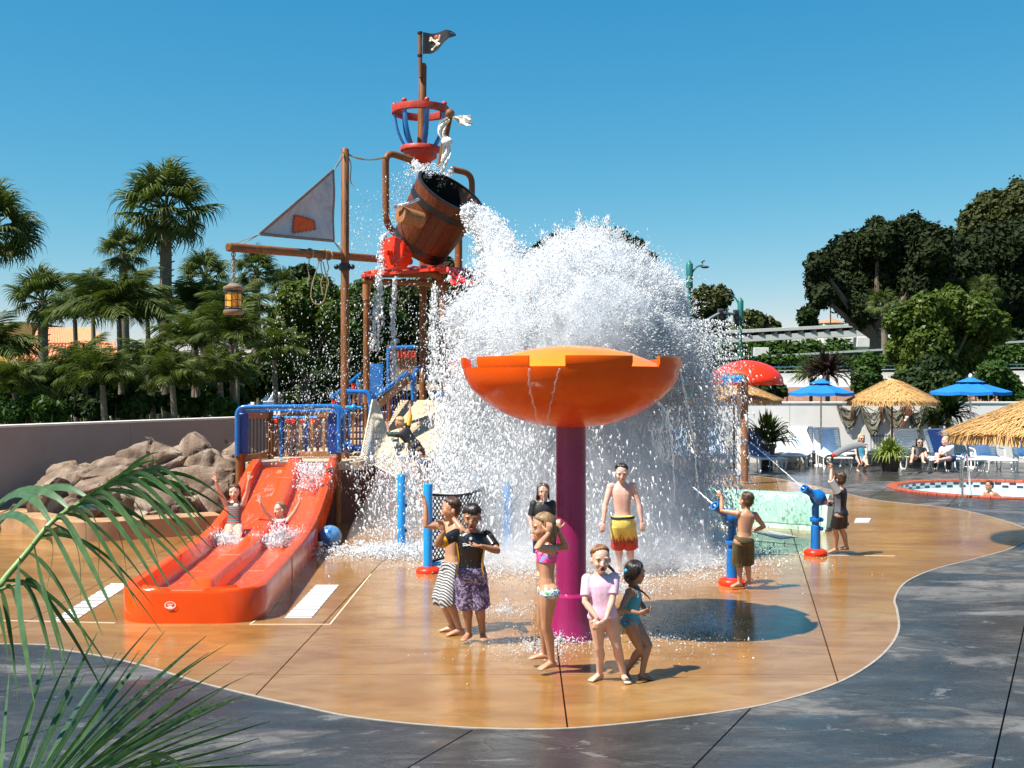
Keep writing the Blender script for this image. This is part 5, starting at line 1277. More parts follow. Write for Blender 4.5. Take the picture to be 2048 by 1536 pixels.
def person(label, body, skinm, hair, clothes, mouth='smile', fine=1.0, group=None, eyes=True, glasses=False, extra=None, seed=0):
    "body is one skin; hair, garments and facial features are its children"
    b = body; mb = MB(); h = b.h
    b.torso(mb, -.13, 1.03, 0, 20)
    for i in (0, 1):
        b.chain(mb, *b.armpts(i)); b.chain(mb, *b.legpts(i)); b.hand(mb, i); b.foot(mb, i)
        mb.ball(b.hp[i] - b.f * .018 * h, (.056 * h, .056 * h, .06 * h)); mb.ball(b.sh[i], .036 * h)
    b.headmb(mb, mouth)
    me = remeshed(mb, 'person', SK[skinm], .0046 * h * fine, 2, .42)
    root = link('person', me); tag(root, label, 'person', group)
    b.face(root, mouth, eyes)
    if hair: b.hair(root, HR[hair[0]], hair[1], seed, .0055 * h * fine)
    for c in clothes:
        mb = MB(); kind, m = c[0], c[1]; kw = c[2] if len(c) > 2 else {}
        if kind == 'shorts':
            L = kw.get('len', .95); fl = kw.get('flare', .018) * h; b.torso(mb, -.14, kw.get('top', .12) + .05, .020 * h, 8)
            for i in (0, 1):
                p, r = b.legpts(i); a, k, w = b.leg[i]; pts = [a, a.lerp(k, .35 * min(L, 1)), a.lerp(k, .7 * min(L, 1)), a.lerp(k, min(L, 1))]
                if L > 1: pts.append(k.lerp(w, L - 1))
                rr = [.064 * h * (.55 + .45 * b.slim) + .006 * h + .5 * fl * j / (len(pts) - 1) - .014 * h * j / (len(pts) - 1) for j in range(len(pts))]
                mb.tube(pts, rr, 16)
                if kw.get('rumple', 1):
                    for q in range(5): a_ = q * 1.26 + i; mb.tube([pts[1] + Vector((math.cos(a_), math.sin(a_), 0)) * rr[1] * .95, pts[-1] + Vector((math.cos(a_ + .3), math.sin(a_ + .3), 0)) * rr[-1] * .97], .010 * h, 6)
            nm = 'swim_shorts'
        elif kind == 'shirt':
            b.torso(mb, kw.get('t0', -.02), .965, .011 * h, 14, kw.get('flare', .006) * h)
            for i in (0, 1):
                p, r = b.armpts(i); n_ = kw.get('n', 4); mb.tube(p[:n_], [x + .005 * h + .0028 * h * j for j, x in enumerate(r[:n_])], 14); mb.ball(b.sh[i], .0405 * h)
            nm = 'shirt'
        elif kind == 'suit':
            b.torso(mb, -.14, kw.get('top', .74), .0065 * h, 16)
            for i, sg in ((0, 1), (1, -1)):
                f = b.up.cross(b.r1); base = b.pel + (b.neck - b.pel) * kw.get('top', .74)
                if kw.get('halter'): mb.tube([base + b.r1 * sg * .045 * h + f * .060 * h, b.neck + b.r1 * sg * .03 * h + f * .032 * h, b.neck - f * .040 * h], .008 * h, 8)
                else: mb.tube([base + b.r1 * sg * .055 * h + f * .058 * h, b.sh[i] - b.r1 * sg * .035 * h + b.up * .035 * h, base + b.r1 * sg * .055 * h - f * .056 * h], .010 * h, 8)
            if kw.get('skirt'): mb.rings([b.ring(t, *b.trow(max(t, -.05)), .006 * h + .03 * h * k) for t, k in ((.12, 0), (0, .35), (-.12, .8), (-.2, 1.0))])
            nm = 'swimsuit'
        elif kind == 'top': b.torso(mb, kw.get('t0', .6), kw.get('t1', .8), .0065 * h, 6); nm = 'bikini_top'
        elif kind == 'bottom': 
            b.torso(mb, -.15, kw.get('t1', .08), .010 * h, 8)
            for i in (0, 1): mb.ball(b.hp[i] - b.f * .010 * h, (.0695 * h, .070 * h, .046 * h))
            nm = 'bikini_bottom'
        elif kind == 'band': b.torso(mb, kw['t0'], kw['t1'], kw.get('off', .016) * h, 4); nm = 'waistband'
        elif kind == 'strap':
            f = b.up.cross(b.r1); base = b.pel + (b.neck - b.pel) * .78
            for sg in (1, -1): MB().tube([base + b.r1 * sg * .05 * h + f * .058 * h, b.neck + b.r1 * sg * .045 * h, base + b.r1 * sg * .05 * h - f * .054 * h], .006 * h, 8).build('strap', m, root)
            nm = 'strap'
        else: continue
        if nm != 'strap': link(nm, remeshed(mb, nm, m, .0058 * h * fine, 2, .5), root)
    if glasses:
        for sg in (-1, 1): MB().ball(b.H(sg * .024, .064, -.002), (.019 * h, .006 * h, .014 * h), 10, 7, b.M).build('sunglasses', M_black, root, 180)
        MB().tube([b.H(-.058, .0, .0), b.H(-.045, .055, .003), b.H(.045, .055, .003), b.H(.058, .0, 0)], .003 * h, 6).build('sunglasses_frame', M_black, root)
    if extra: extra(b, root)
    return root
def cloth(name, stops, scale=20, stretch=(1, 1, 1), dist=0, rough=.6, kind='noise', interp='CONSTANT', bump=.15):
    s = N(name); v = s.coord('Object', stretch)
    if kind == 'noise': f = s.noise(v, scale, 3, .5, dist)
    else:
        w = s.n('TexWave', wave_type='BANDS', bands_direction=kind); s.l(v, w.inputs['Vector']); w.inputs['Scale'].default_value = scale; w.inputs['Distortion'].default_value = dist; w.inputs['Detail'].default_value = 2; f = w.outputs['Fac']
    s.set(Base_Color=s.ramp(f, stops, interp), Roughness=rough); s.bump(s.noise(s.coord('Object'), 60, 3), bump, .004); return s.m
def plain(n, c, rough=.6): return mat(n, c, rough, .12, 16, .2, 50)
M_rash = cloth('wet black rash guard', [(0, (.010, .010, .012)), (.60, (.016, .016, .018)), (.66, (.12, .12, .13)), (.72, (.010, .010, .012))], 34, (1, 1, .45), 1.5, .25)  # thin grey streaks in the black are painted wet highlights
M_yel = plain('yellow lycra', (.58, .30, .012), .4)
M_purple = cloth('purple floral print', [(0, (.05, .03, .09)), (.45, (.13, .09, .22)), (.55, (.45, .40, .50)), (.64, (.03, .02, .05))], 17, (1, 1, 1), 2)
M_plaid = cloth('black white plaid print', [(0, (.02, .02, .02)), (.42, (.62, .60, .58)), (.62, (.03, .03, .03)), (.8, (.55, .53, .52))], 15, (1, 1, 1), 1.2, kind='DIAGONAL')
M_pinkT = plain('pale pink shirt', (.74, .45, .56)); M_olv = mat('olive canvas', (.085, .062, .022), .75, .3, 9, .3)
M_turq = plain('turquoise lycra', (.005, .28, .38), .35); M_turqp = cloth('turquoise print', [(0, (.01, .12, .22)), (.5, (.03, .26, .36)), (.62, (.25, .42, .45))], 40, dist=2)
M_pinkbk = cloth('pink blue bikini print', [(0, (.72, .03, .20)), (.5, (.75, .08, .30)), (.62, (.08, .35, .6))], 14, dist=1); M_grnbk = cloth('green white blue bikini print', [(0, (.05, .36, .04)), (.42, (.75, .75, .70)), (.52, (.02, .10, .38)), (.64, (.05, .36, .04))], 14, (1, 1, 1.6), 2)
M_floral = cloth('floral bikini print', [(0, (.6, .45, .42)), (.5, (.5, .22, .2)), (.6, (.3, .4, .42))], 40, dist=2)
s = N('yellow flame shorts'); v = s.coord('Object'); sx = s.n('SeparateXYZ'); s.l(v, sx.inputs[0])
nz = s.noise(s.coord('Object', (3.2, 3.2, 1)), 8, 4, .6, 1); ff = s.math('ADD', sx.outputs[2], s.math('MULTIPLY', s.math('SUBTRACT', nz, .5), .34))
s.set(Base_Color=s.ramp(s.math('MULTIPLY', ff, 1.0), [(.46, (.50, .03, .01)), (.50, (.03, .02, .02)), (.53, (.68, .16, .02)), (.58, (.70, .55, .10)), (.7, (.72, .56, .12))]), Roughness=.5); M_flame = s.m
M_strip_ = cloth('striped swimsuit', [(0, (.03, .12, .08)), (.3, (.10, .20, .26)), (.5, (.26, .12, .03)), (.72, (.28, .03, .05))], 5.5, (1, 1, 1), .6, kind='Z')
M_redsw = cloth('red print swimsuit', [(0, (.36, .012, .03)), (.52, (.42, .02, .05)), (.6, (.62, .50, .50))], 30, dist=1)
M_blk = plain('black cotton', (.012, .012, .014)); M_gry = plain('grey lycra', (.10, .10, .115), .4); M_lgry = plain('light grey sleeve', (.52, .50, .50), .5); M_wht = plain('white cotton', (.78, .76, .75)); M_dkgreen = plain('dark green lycra', (.02, .045, .03), .4); M_orgb = plain('orange bikini', (.55, .09, .02)); M_navy = plain('navy cotton', (.02, .03, .09))
V = Vector
def ank(px, py, h): return G(px, py) + V((0, 0, .036 * h))

# boy in the black rash guard, wet, blinking at the water
Y = 11.15; h = 1.45
def xb(b, root):
    f = b.up.cross(b.r1)
    for sg in (1, -1):
        mb = MB(); mb.rings([[b.pel + (b.neck - b.pel) * t + b.r1 * sg * (b.trow(t)[0] * h + .0135 * h) + f * x * h + b.r1 * sg * -.012 * h for x in (-.03, -.01, .012, .03)] for t in np.linspace(0, .72, 8)], False)
        mb2 = MB(); mb2.rings([[p for p in r] + [p - b.r1 * sg * .012 for p in reversed(r)] for r in [[b.pel + (b.neck - b.pel) * t + b.r1 * sg * (b.trow(t)[0] * h + (.012 if abs(x) > .02 else .016) * h) + f * x * h for x in (-.05, -.02, .02, .055)] for t in np.linspace(.0, .72, 8)]])
        mb2.build('side_panel', M_yel, root, 60)
    a, e, w = b.arm[0]; MB().tube([a.lerp(e, .6), a.lerp(e, .84)], [.042 * h, .045 * h], 14).build('cuff', M_yel, root)
    c = b.pel + (b.neck - b.pel) * .72 + f * .078 * h
    mb = MB()
    for k in range(3): mb.tube([c + b.r1 * (x * h) + Zv * (.006 * math.sin(x * 90 + k * 2.1) * h + (k - 1) * .003 * h) + f * (-.35 * x * x * 9 * h * .3) for x in np.linspace(-.055, .055, 15)], .0022 * h, 5)
    mb.build('chest_print', M_white, root)
    MB().lathe([(0, 0), (.011 * h, 0), (.011 * h, .003)], 12, c + Zv * .045 * h - f * .006 * h, f).build('chest_badge', M_white, root)
person('dark haired boy in wet black rash guard and purple printed shorts', Body(h, P(941, 1148, Y), P(944, 1060, Y - .05), (-.05, -1, 0), head=(-.05, -1, -.18), hands=[P(888, 1064, Y - .28), P(962, 1092, Y - .34)], elb=[V((-.8, -.1, -.6)), V((.8, .1, -.5))],
    feet=[ank(938, 1283, h), ank(966, 1283, h)], toes=[V((-.45, -1, 0)), V((.12, -1, 0))], slim=1.06, hs=1.02, curl=(.25, .6), palm=[(-.5, -.8, 0, -.3, -.15, 1), (0, -.1, 1, -1, -.25, .05)]), 'brown', ('dark', 'fringe'),
    [('shorts', M_purple, dict(len=1.02, top=.14, flare=.026)), ('shirt', M_rash, dict(t0=-.06, n=4))], 'open', extra=xb, seed=3)
# shirtless boy in plaid shorts behind him
Y = 11.75; h = 1.47
person('shirtless boy in plaid shorts with one arm up, facing away left', Body(h, P(905, 1136, Y), P(908, 1045, Y), (-.85, -.5, 0), head=(-.95, -.35, -.12), hands=[P(852, 1012, Y + .05), P(906, 1036, Y - .26)], elb=[V((-.1, 0, -1)), V((.6, -.4, -.7))],
    feet=[ank(906, 1264, h), ank(920, 1270, h)], toes=[V((-1, .1, 0)), V((-1, -.35, 0))], slim=.97, curl=(.2, .4), palm=[(-.8, -.5, .1, -.25, 0, 1), (.3, .5, .2, -.7, -.2, .5)]), 'tan', ('brown', 'short'),
    [('shorts', M_plaid, dict(len=1.12, top=.1, flare=.03)), ('band', plain('red waistband', (.5, .05, .05)), dict(t0=.09, t1=.14, off=.015))], 'shut', seed=5)
# girl in bikini
Y = 10.0; h = 1.47
person('tall girl in a bikini with hands at her ears beside the magenta post', Body(h, P(1094, 1183, Y), P(1094, 1085, Y), (-1, -.12, 0), fs=(-.95, -.3, 0), head=(-.97, -.12, -.10), hands=[P(1117, 1062, Y + .10), P(1097, 1068, Y - .16)], elb=[V((.5, .3, -.3)), V((-.35, -.5, -.9))],
    feet=[ank(1090, 1333, h), ank(1104, 1346, h)], toes=[V((-1, .0, 0)), V((-.75, -.55, 0))], knee=[V((-1, 0, .1)), V((-1, -.1, .1))], slim=.86, curl=(1.1, 1.2), palm=[(.3, .9, 0, -.1, 0, 1), (-.2, 1, 0, .12, 0, 1)]), 'tan', ('sandy', 'long'),
    [('top', M_pinkbk, dict(t0=.60, t1=.80)), ('strap', M_pinkbk), ('bottom', M_grnbk, dict(t1=.08))], 'shut', seed=8)
# girl in pink shirt
Y = 9.72; h = 1.235
def xp(b, root):
    p = b.H(-.05, -.055, -.03); mb = MB(); L = spline([b.H(0, -.078, .0), b.H(-.05, -.06, -.05), b.H(-.085, -.02, -.085), b.H(-.09, .0, -.11)], 5); mb.tube(L, [.014 * b.h * (1 - .5 * i / len(L)) for i in range(len(L))], 8); mb.build('ponytail', HR['auburn'], root)
person('red haired girl with open mouth in a pale pink shirt clasping her hands in front', Body(h, P(1206, 1233, Y), P(1201, 1147, Y), (.12, -1, 0), fs=(.0, -1, 0), head=(.10, -1, -.06), hands=[P(1194, 1236, Y - .16), P(1212, 1238, Y - .16)], elb=[V((-1, .3, -.1)), V((1, .3, -.1))],
    feet=[ank(1199, 1359, h), ank(1248, 1362, h)], toes=[V((-.75, -.7, 0)), V((.22, -1, 0))], slim=1.0, hs=1.12, curl=(.5, .5), palm=[(.1, 1, 0, -.2, -.2, -1), (-.3, 1, .1, -.7, -.3, -.6)]), 'fair', ('auburn', 'tied'),
    [('bottom', M_floral, dict(t1=.06)), ('shirt', M_pinkT, dict(t0=-.02, n=4, flare=.012))], 'open', extra=xp, seed=9)
# girl in turquoise
Y = 9.95; h = 1.13
def xt(b, root):
    L = spline([b.H(0, -.078, .01), b.H(.01, -.085, -.05), b.H(.05, -.02, -.10), b.H(.05, .06, -.15), b.H(.04, .11, -.19)], 6); MB().tube(L, [.016 * b.h * (1 - .8 * i / len(L)) for i in range(len(L))], 8).build('braid', HR['dark'], root)
    MB().ball(b.H(0, -.08, .012), .02 * b.h).build('hair_tie', M_turq, root)
person('small dark haired girl with a braid in turquoise swimwear looking right', Body(h, P(1262, 1243, Y), P(1266, 1172, Y), (.85, -.35, 0), fs=(.8, -.3, 0), head=(.85, .45, -.05), hands=[P(1278, 1226, Y - .22), P(1292, 1220, Y + .05)], elb=[V((-.7, -.3, -.5)), V((.2, .5, -.6))],
    feet=[ank(1252, 1352, h), ank(1284, 1358, h)], toes=[V((.1, -1, 0)), V((.9, -.4, 0))], slim=1.0, hs=1.12, curl=(.6, .6), palm=[(.2, .6, .2, .8, -.1, .2), (-.3, -.5, .3, .4, -.5, .2)]), 'brown', ('dark', 'bob'),
    [('suit', M_turq, dict(top=.72, halter=True)), ('bottom', M_turqp, dict(t1=.12))], 'shut', extra=xt, seed=11)
# teen in flame shorts inside the spray
Y = 15.2; h = 1.60
def xteen(b, root):
    f = b.up.cross(b.r1); c = b.pel + (b.neck - b.pel) * .1 + f * .085 * b.h
    MB().tube([c, c + V((-.02, -.01, -.07))], .006, 6).tube([c, c + V((.03, -.01, -.06))], .006, 6).build('drawstring', M_blk, root)
person('shirtless teenager in yellow flame printed shorts standing in the falling water', Body(h, P(1246, 1048, Y), P(1243, 965, Y), (0, -1, 0), head=(-.05, -1, -.25), hands=[P(1207, 1044, Y - .1), P(1284, 1046, Y - .05)], elb=[V((-1, .3, -.2)), V((1, .3, -.2))],
    feet=[ank(1238, 1146, h), ank(1264, 1146, h)], toes=[V((-.3, -1, 0)), V((.3, -1, 0))], slim=.97, hs=.92, curl=(.4, .4)), 'pink', ('dark', 'slick'), [('shorts', M_flame, dict(len=1.0, top=.16, flare=.02)), ('band', M_blk, dict(t0=.13, t1=.19, off=.0275))], 'shut', 1.1, seed=12)
# girl in black shirt behind the spray
Y = 15.2; h = 1.32
person('long haired girl in a black shirt half hidden by water behind the bikini girl', Body(h, P(1086, 1070, Y), P(1086, 1001, Y), (.1, -1, 0), head=(.05, -1, -.05), hands=[P(1066, 1065, Y - .1), P(1108, 1062, Y - .1)], feet=[ank(1076, 1150, h), ank(1096, 1150, h)], slim=1.0), 'fair', ('brown', 'long'), [('shirt', M_blk, dict(n=4)), ('shorts', M_navy, dict(len=.8))], 'smile', 1.25, seed=13)
# boy in olive shorts at the cannon
Y = 14.15; h = 1.27
person('shirtless boy in olive cargo shorts seen from behind at the near water cannon', Body(h, P(1487, 1082, Y), P(1494, 1022, Y), (-.3, 1, 0), fs=(-.2, 1, 0), head=(-.65, .9, .02), hands=[P(1508, 1062, Y + .22), P(1443, 994, Y + .12)], elb=[V((.9, -.3, -.3)), V((-.6, -.2, -1))],
    feet=[ank(1498, 1176, h), ank(1479, 1178, h)], toes=[V((.1, -.0, 0)) + V((-.2, 1, 0)), V((-.95, -.35, 0))], slim=.95, hs=1.05, curl=(.8, .9), palm=[(-.5, .5, .3, -.6, .5, 0), (.3, 1, -.2, -.35, .1, .6)]), 'tan', ('brown', 'crop'), [('shorts', M_olv, dict(len=1.18, top=.1, flare=.034))], None, 1.0, seed=14, eyes=False)
# boy with the toy sword
Y = 17.05; h = 1.34
def xs_(b, root):
    f = b.up.cross(b.r1); mb = MB()
    for i in (0, 1):
        p, r = b.armpts(i); MB().tube(p[1:5], [x + .014 * h for x in r[1:5]], 14).build('sleeve', M_lgry, root)
    mb2 = MB(); mb2.rings([[q for q in r_] + [q + b.r1 * .01 for q in reversed(r_)] for r_ in [[b.pel + (b.neck - b.pel) * t - b.r1 * (b.trow(t)[0] * h + (.013 if abs(x) > .03 else .017) * h) + f * x * h for x in (-.036, -.014, .014, .036)] for t in np.linspace(0, .78, 8)]]); mb2.build('side_panel', M_gry, root, 60)
person('boy in black and grey swimwear raising a toy sword beside the far water cannon', Body(h, P(1680, 1028, Y), P(1681, 977, Y), (-.75, .55, 0), head=(-.75, .75, .0), hands=[P(1659, 1003, Y + .08), P(1663, 938, Y - .06)], elb=[V((.2, .3, -1)), V((-.5, -.4, .2))],
    feet=[ank(1694, 1107, h), ank(1671, 1109, h)], toes=[V((-1, .25, 0)), V((-1, -.3, 0))], slim=.98, hs=1.05, curl=(1.4, 1.2), palm=[(.2, -.8, .1, -1, .1, 0), (-.4, .8, 0, -.05, 0, 1)]), 'tan', ('brown', 'crop'), [('shorts', M_blk, dict(len=.72, top=.1, flare=.03)), ('shirt', M_blk, dict(t0=-.1, n=4))], None, 1.05, extra=xs_, seed=15, eyes=False)
sw = thing('toy_sword', 'grey curved plastic toy sword with red collar held up by the boy', 'toy sword', P(1690, 905, 17.05))
q = lambda x, y: P(x, y, 17.08)
L = spline([q(1669, 910), q(1685, 900), q(1703, 893), q(1722, 890), q(1733, 895)], 6); rs = []
for i, p in enumerate(L):
    d = (L[min(i + 1, len(L) - 1)] - L[max(i - 1, 0)]).normalized(); u = d.cross(V((0, 1, 0))).normalized(); w_ = .05 * (1 - .75 * max(0, i / len(L) - .65) / .35) if i < len(L) - 1 else .008
    rs.append([p + u * w_, p + V((0, .018, 0)), p - u * w_, p - V((0, .018, 0))])
MB().rings(rs).build('blade', mat('grey plastic blade', (.30, .31, .32), .35, .06, 6), sw, 60)
MB().tube([q(1664, 912), q(1670, 909)], .036, 10).build('collar', M_red, sw)
MB().tube(fillet([q(1664, 911), q(1652, 912), q(1649, 925), q(1655, 931), q(1662, 929)], .1, 5), .018, 8).build('guard', M_blk, sw)
MB().tube([q(1665, 911), q(1661, 934)], .02, 8).build('grip', M_blk, sw)
# girls on the slide
Y = 17.45; h = 1.45
person('smiling girl in a striped swimsuit sliding with both arms straight up in the left lane', Body(h, P(468, 1056, Y), P(470, 1001, Y + .12), (0, -1, .0), head=(-.02, -1, -.05), hands=[P(432, 962, Y - .1), P(499, 954, Y - .1)], elb=[V((-1, -.2, -.4)), V((1, -.2, -.4))],
    feet=[P(452, 1098, 16.72), P(478, 1099, 16.72)], knee=[V((-.2, -.2, 1)), V((.2, -.2, 1))], toes=[V((-.2, -.6, .6)), V((.2, -.6, .6))], slim=.95, curl=(.15, .15), palm=[(0, -1, .1, -.25, 0, 1), (0, -1, .1, .1, 0, 1)]), 'fair', ('brown', 'long'), [('suit', M_strip_, dict(top=.78, skirt=True))], 'smile', 1.1, seed=16)
Y = 17.2; h = 1.24
person('laughing girl in a red swimsuit splashing down the right lane with bent raised arms', Body(h, P(563, 1078, Y), P(562, 1035, Y + .06), (-.1, -1, 0), head=(-.75, -.7, .0), hands=[P(519, 1004, Y - .12), P(603, 998, Y - .12)], elb=[V((-.4, -.2, -1)), V((.4, -.2, -1))],
    feet=[P(545, 1108, 16.5), P(575, 1110, 16.5)], knee=[V((-.3, -.2, 1)), V((.3, -.2, 1))], toes=[V((-.2, -.6, .6)), V((.2, -.6, .6))], slim=1.0, hs=1.06, curl=(.1, .1), palm=[(0, -1, .1, -.2, 0, 1), (0, -1, .1, -.1, 0, 1)]), 'fair', ('sandy', 'tied'), [('suit', M_redsw, dict(top=.80))], 'open', 1.1, seed=17)
# children on the climbing ramp
Y = 21.0; h = 1.26
def xc(b, root):
    for i in (0, 1):
        a, e, w = b.arm[i]; MB().tube([a.lerp(e, .1), e, e.lerp(w, .2)], [.046 * h, .036 * h, .034 * h], 12).build('sleeve', M_yel if i == 0 else M_dkgreen, root)
    MB().ball(b.pel + (b.neck - b.pel) * .25 - b.r1 * .075 * h, (.03 * h, .05 * h, .06 * h)).build('side_panel', M_yel, root, 60)
person('fair haired child climbing between the nets with one yellow sleeve raised', Body(h, P(830, 893, Y), P(803, 858, Y), (-.3, 1, 0), head=(-.75, .6, -.1), hup=(-.25, .2, 1), hands=[P(822, 800, Y + .2), P(775, 850, Y + .1)], elb=[V((.5, 0, .2)), V((-.3, 0, -1))],
    feet=[P(850, 948, Y - .3), P(832, 955, Y - .3)], toes=[V((0, 1, 0)), V((0, 1, 0))], hs=1.05), 'tan', ('blond', 'short'), [('shirt', M_blk, dict(n=4)), ('shorts', M_blk, dict(len=.9))], None, 1.5, extra=xc, seed=18, eyes=False)
Y = 20.2
person('child in a dark shirt bending forward under the spray behind the blue bollards', Body(1.26, P(884, 955, Y), P(850, 917, Y), (-.8, .2, 0), head=(-.8, -.2, -.5), hands=[P(812, 932, Y + .1), P(815, 926, Y - .1)], feet=[G(895, 1062) + V((0, 0, .05)), G(878, 1064) + V((0, 0, .05))], toes=[V((-1, 0, 0)), V((-1, -.2, 0))], hs=1.05), 'fair', ('brown', 'short'), [('shirt', M_navy, dict(n=4)), ('shorts', M_blk, dict(len=.9))], None, 1.6, seed=19, eyes=False)
# women on the loungers, girl in the spa
Y = 34.3; h = 1.66
person('blonde woman in sunglasses and turquoise swimwear sitting on a lounger edge', Body(h, P(1722, 915, Y), P(1722, 887, Y + .1), (-.05, -1, 0), head=(.05, -1, -.05), hands=[P(1712, 906, Y - .4), P(1732, 912, Y - .35)], feet=[G(1715, 943) + V((0, 0, .06)), G(1728, 943) + V((0, 0, .06))], knee=[V((0, -1, .8)), V((0, -1, .8))], toes=[V((-.1, -1, 0)), V((.1, -1, 0))], hs=.98), 'fair', ('blond', 'long'), [('suit', M_turqp, dict(top=.72, skirt=True))], 'shut', 1.8, glasses=True, seed=20)
Y = 34.0; h = 1.66
person('dark haired woman in black and sunglasses with knees up on a strapped lounger', Body(h, P(1838, 918, Y), P(1838, 894, Y + .25), (0, -1, 0), head=(-.1, -1, -.1), hands=[P(1825, 912, Y - .5), P(1852, 915, Y - .2)], feet=[P(1823, 921, Y - .62), P(1846, 922, Y - .66)], knee=[V((-.5, -.1, 1)), V((.1, -.1, 1))], toes=[V((-.5, -1, 0)), V((0, -1, 0))], hs=.98), 'fair', ('dark', 'long'), [('shirt', M_blk, dict(n=3)), ('shorts', M_blk, dict(len=.4))], 'shut', 1.8, glasses=True, seed=21)
person('blonde woman in a white top sitting sideways cross-legged on a lounger', Body(h, P(1901, 917, Y), P(1893, 892, Y), (-.8, -.6, 0), head=(-1, -.15, 0), hands=[P(1876, 914, Y - .35), P(1872, 915, Y - .1)], feet=[P(1878, 922, Y - .25), P(1873, 921, Y - .55)], knee=[V((-.5, .6, .5)), V((.3, -1, .6))], toes=[V((-1, -.3, 0)), V((-.6, -1, 0))], hs=.98, slim=1.12), 'pink', ('blond', 'short'), [('shirt', M_wht, dict(n=4)), ('shorts', M_navy, dict(len=.6))], 'shut', 1.8, seed=22)
Y = 26.9; h = 1.35
person('girl in an orange bikini standing waist deep in the round spa pool', Body(h, P(1982, 1017, Y), P(1980, 983, Y), (-.8, -.5, 0), head=(-.95, -.3, 0), hands=[P(1968, 1003, Y - .1), P(1990, 1003, Y - .1)], feet=[P(1978, 1060, Y), P(1986, 1060, Y)], hs=1.05), 'brown', ('dark', 'tied'), [('top', M_orgb), ('bottom', M_orgb)], 'shut', 1.5, seed=23)
# ---------------------------------------------------------------- vegetation
def leafm(name, a, b, c, rough=.45, trans=.25, scale=1.2):
    s = N(name); v = s.coord('Object'); f = s.noise(v, scale, 4); g = s.noise(v, scale * 14, 2)
    col = s.ramp(s.math('ADD', s.math('MULTIPLY', f, .5), s.math('MULTIPLY', g, .5)), [(.32, a), (.5, b), (.68, c)])
    s.set(Base_Color=col, Roughness=rough); s.b.inputs['Specular IOR Level'].default_value = .45 if name.startswith('glossy') else .13
    if trans:
        t = s.n('BsdfTranslucent'); s.l(s.mix(1, col, (1.0, 1.15, .45), 'MULTIPLY'), t.inputs[0])
        m = s.n('MixShader'); m.inputs[0].default_value = trans; s.l(s.b.outputs[0], m.inputs[1]); s.l(t.outputs[0], m.inputs[2]); s.l(m.outputs[0], s.out.inputs[0])
    return s.m
ML = dict(palm=leafm('fan palm leaf', (.034, .054, .014), (.08, .105, .028), (.165, .175, .055)), queen=leafm('feather palm leaf', (.026, .042, .009), (.066, .09, .018), (.17, .18, .05), .55),
          pine=leafm('dark needle foliage', (.009, .015, .005), (.017, .026, .007), (.034, .046, .012), .7, .06, .35), olive=leafm('olive foliage', (.03, .04, .012), (.052, .062, .018), (.085, .088, .03), .55, .15, .4),
          lime=leafm('light green foliage', (.035, .065, .012), (.07, .105, .018), (.13, .155, .03), .4, .3, .8), green=leafm('mid green foliage', (.022, .048, .010), (.042, .082, .015), (.075, .125, .025), .45, .25, .7),
          shade=leafm('dark shrub foliage', (.014, .026, .008), (.024, .042, .012), (.045, .07, .02), .5, .2), purple=leafm('purple leaf', (.02, .012, .014), (.04, .02, .024), (.05, .06, .02), .4, .2), pot=leafm('yellow green grass leaf', (.07, .12, .02), (.14, .19, .03), (.30, .32, .06), .4, .3))
M_bark = mat('grey brown bark', (.13, .095, .065), .95, .4, 9, .7, 20, stretch=(1, 1, .3))
M_palmb = mat('palm trunk', (.155, .12, .085), .95, .4, 14, .7, 24, stretch=(.4, .4, 2.2))
def leaves(clusters, n, size, seed, m, name, parent, elong=1.9, surf=.45, flat=.3):
    "leaf sized quads spread through ellipsoid clusters (centre, radii)"
    rg = np.random.RandomState(seed); vol = np.array([c[1][0] * c[1][1] * c[1][2] for c in clusters]) ** .67; cnt = (n * vol / vol.sum()).astype(int) + 1
    V = []; 
    for (c, r), k in zip(clusters, cnt):
        d = rg.normal(size=(k, 3)); d /= np.linalg.norm(d, axis=1)[:, None]
        # lumps on the surface give light and dark clumps
        nl = 14; ld = rg.normal(size=(nl, 3)); ld /= np.linalg.norm(ld, axis=1)[:, None]
        lump = np.max((d @ ld.T - .86) / .14, axis=1).clip(0, 1)
        rad = (surf + (1 - surf) * rg.rand(k) ** .5) * (.80 + .24 * lump + .085 * rg.normal(size=k)); 
        p = np.array(c) + d * np.array(r) * rad[:, None]
        nrm_ = d + rg.normal(size=(k, 3)) * .7 + np.array([0, 0, flat]); nrm_ /= np.linalg.norm(nrm_, axis=1)[:, None]
        t = np.cross(nrm_, rg.normal(size=(k, 3))); t /= np.linalg.norm(t, axis=1)[:, None]; b = np.cross(nrm_, t)
        s_ = size * rg.uniform(.6, 1.35, k)[:, None]
        V.append(np.stack([p - t * s_ * elong * .5, p + b * s_ * .5, p + t * s_ * elong * .5, p - b * s_ * .5], 1))
    V = np.concatenate(V); k = len(V)
    return link(name, npmesh(name, V.reshape(-1, 3), np.arange(k * 4).reshape(-1, 4), m), parent)
def clus(lst, Y, dep=.9, spread=0, seed=0):
    rg = np.random.RandomState(seed); out = []
    for px, py, r in lst:
        c = P(px, py, Y + rg.uniform(-spread, spread)); rr = r * Y / F; out.append((tuple(c), (rr, rr * dep, rr)))
    return out
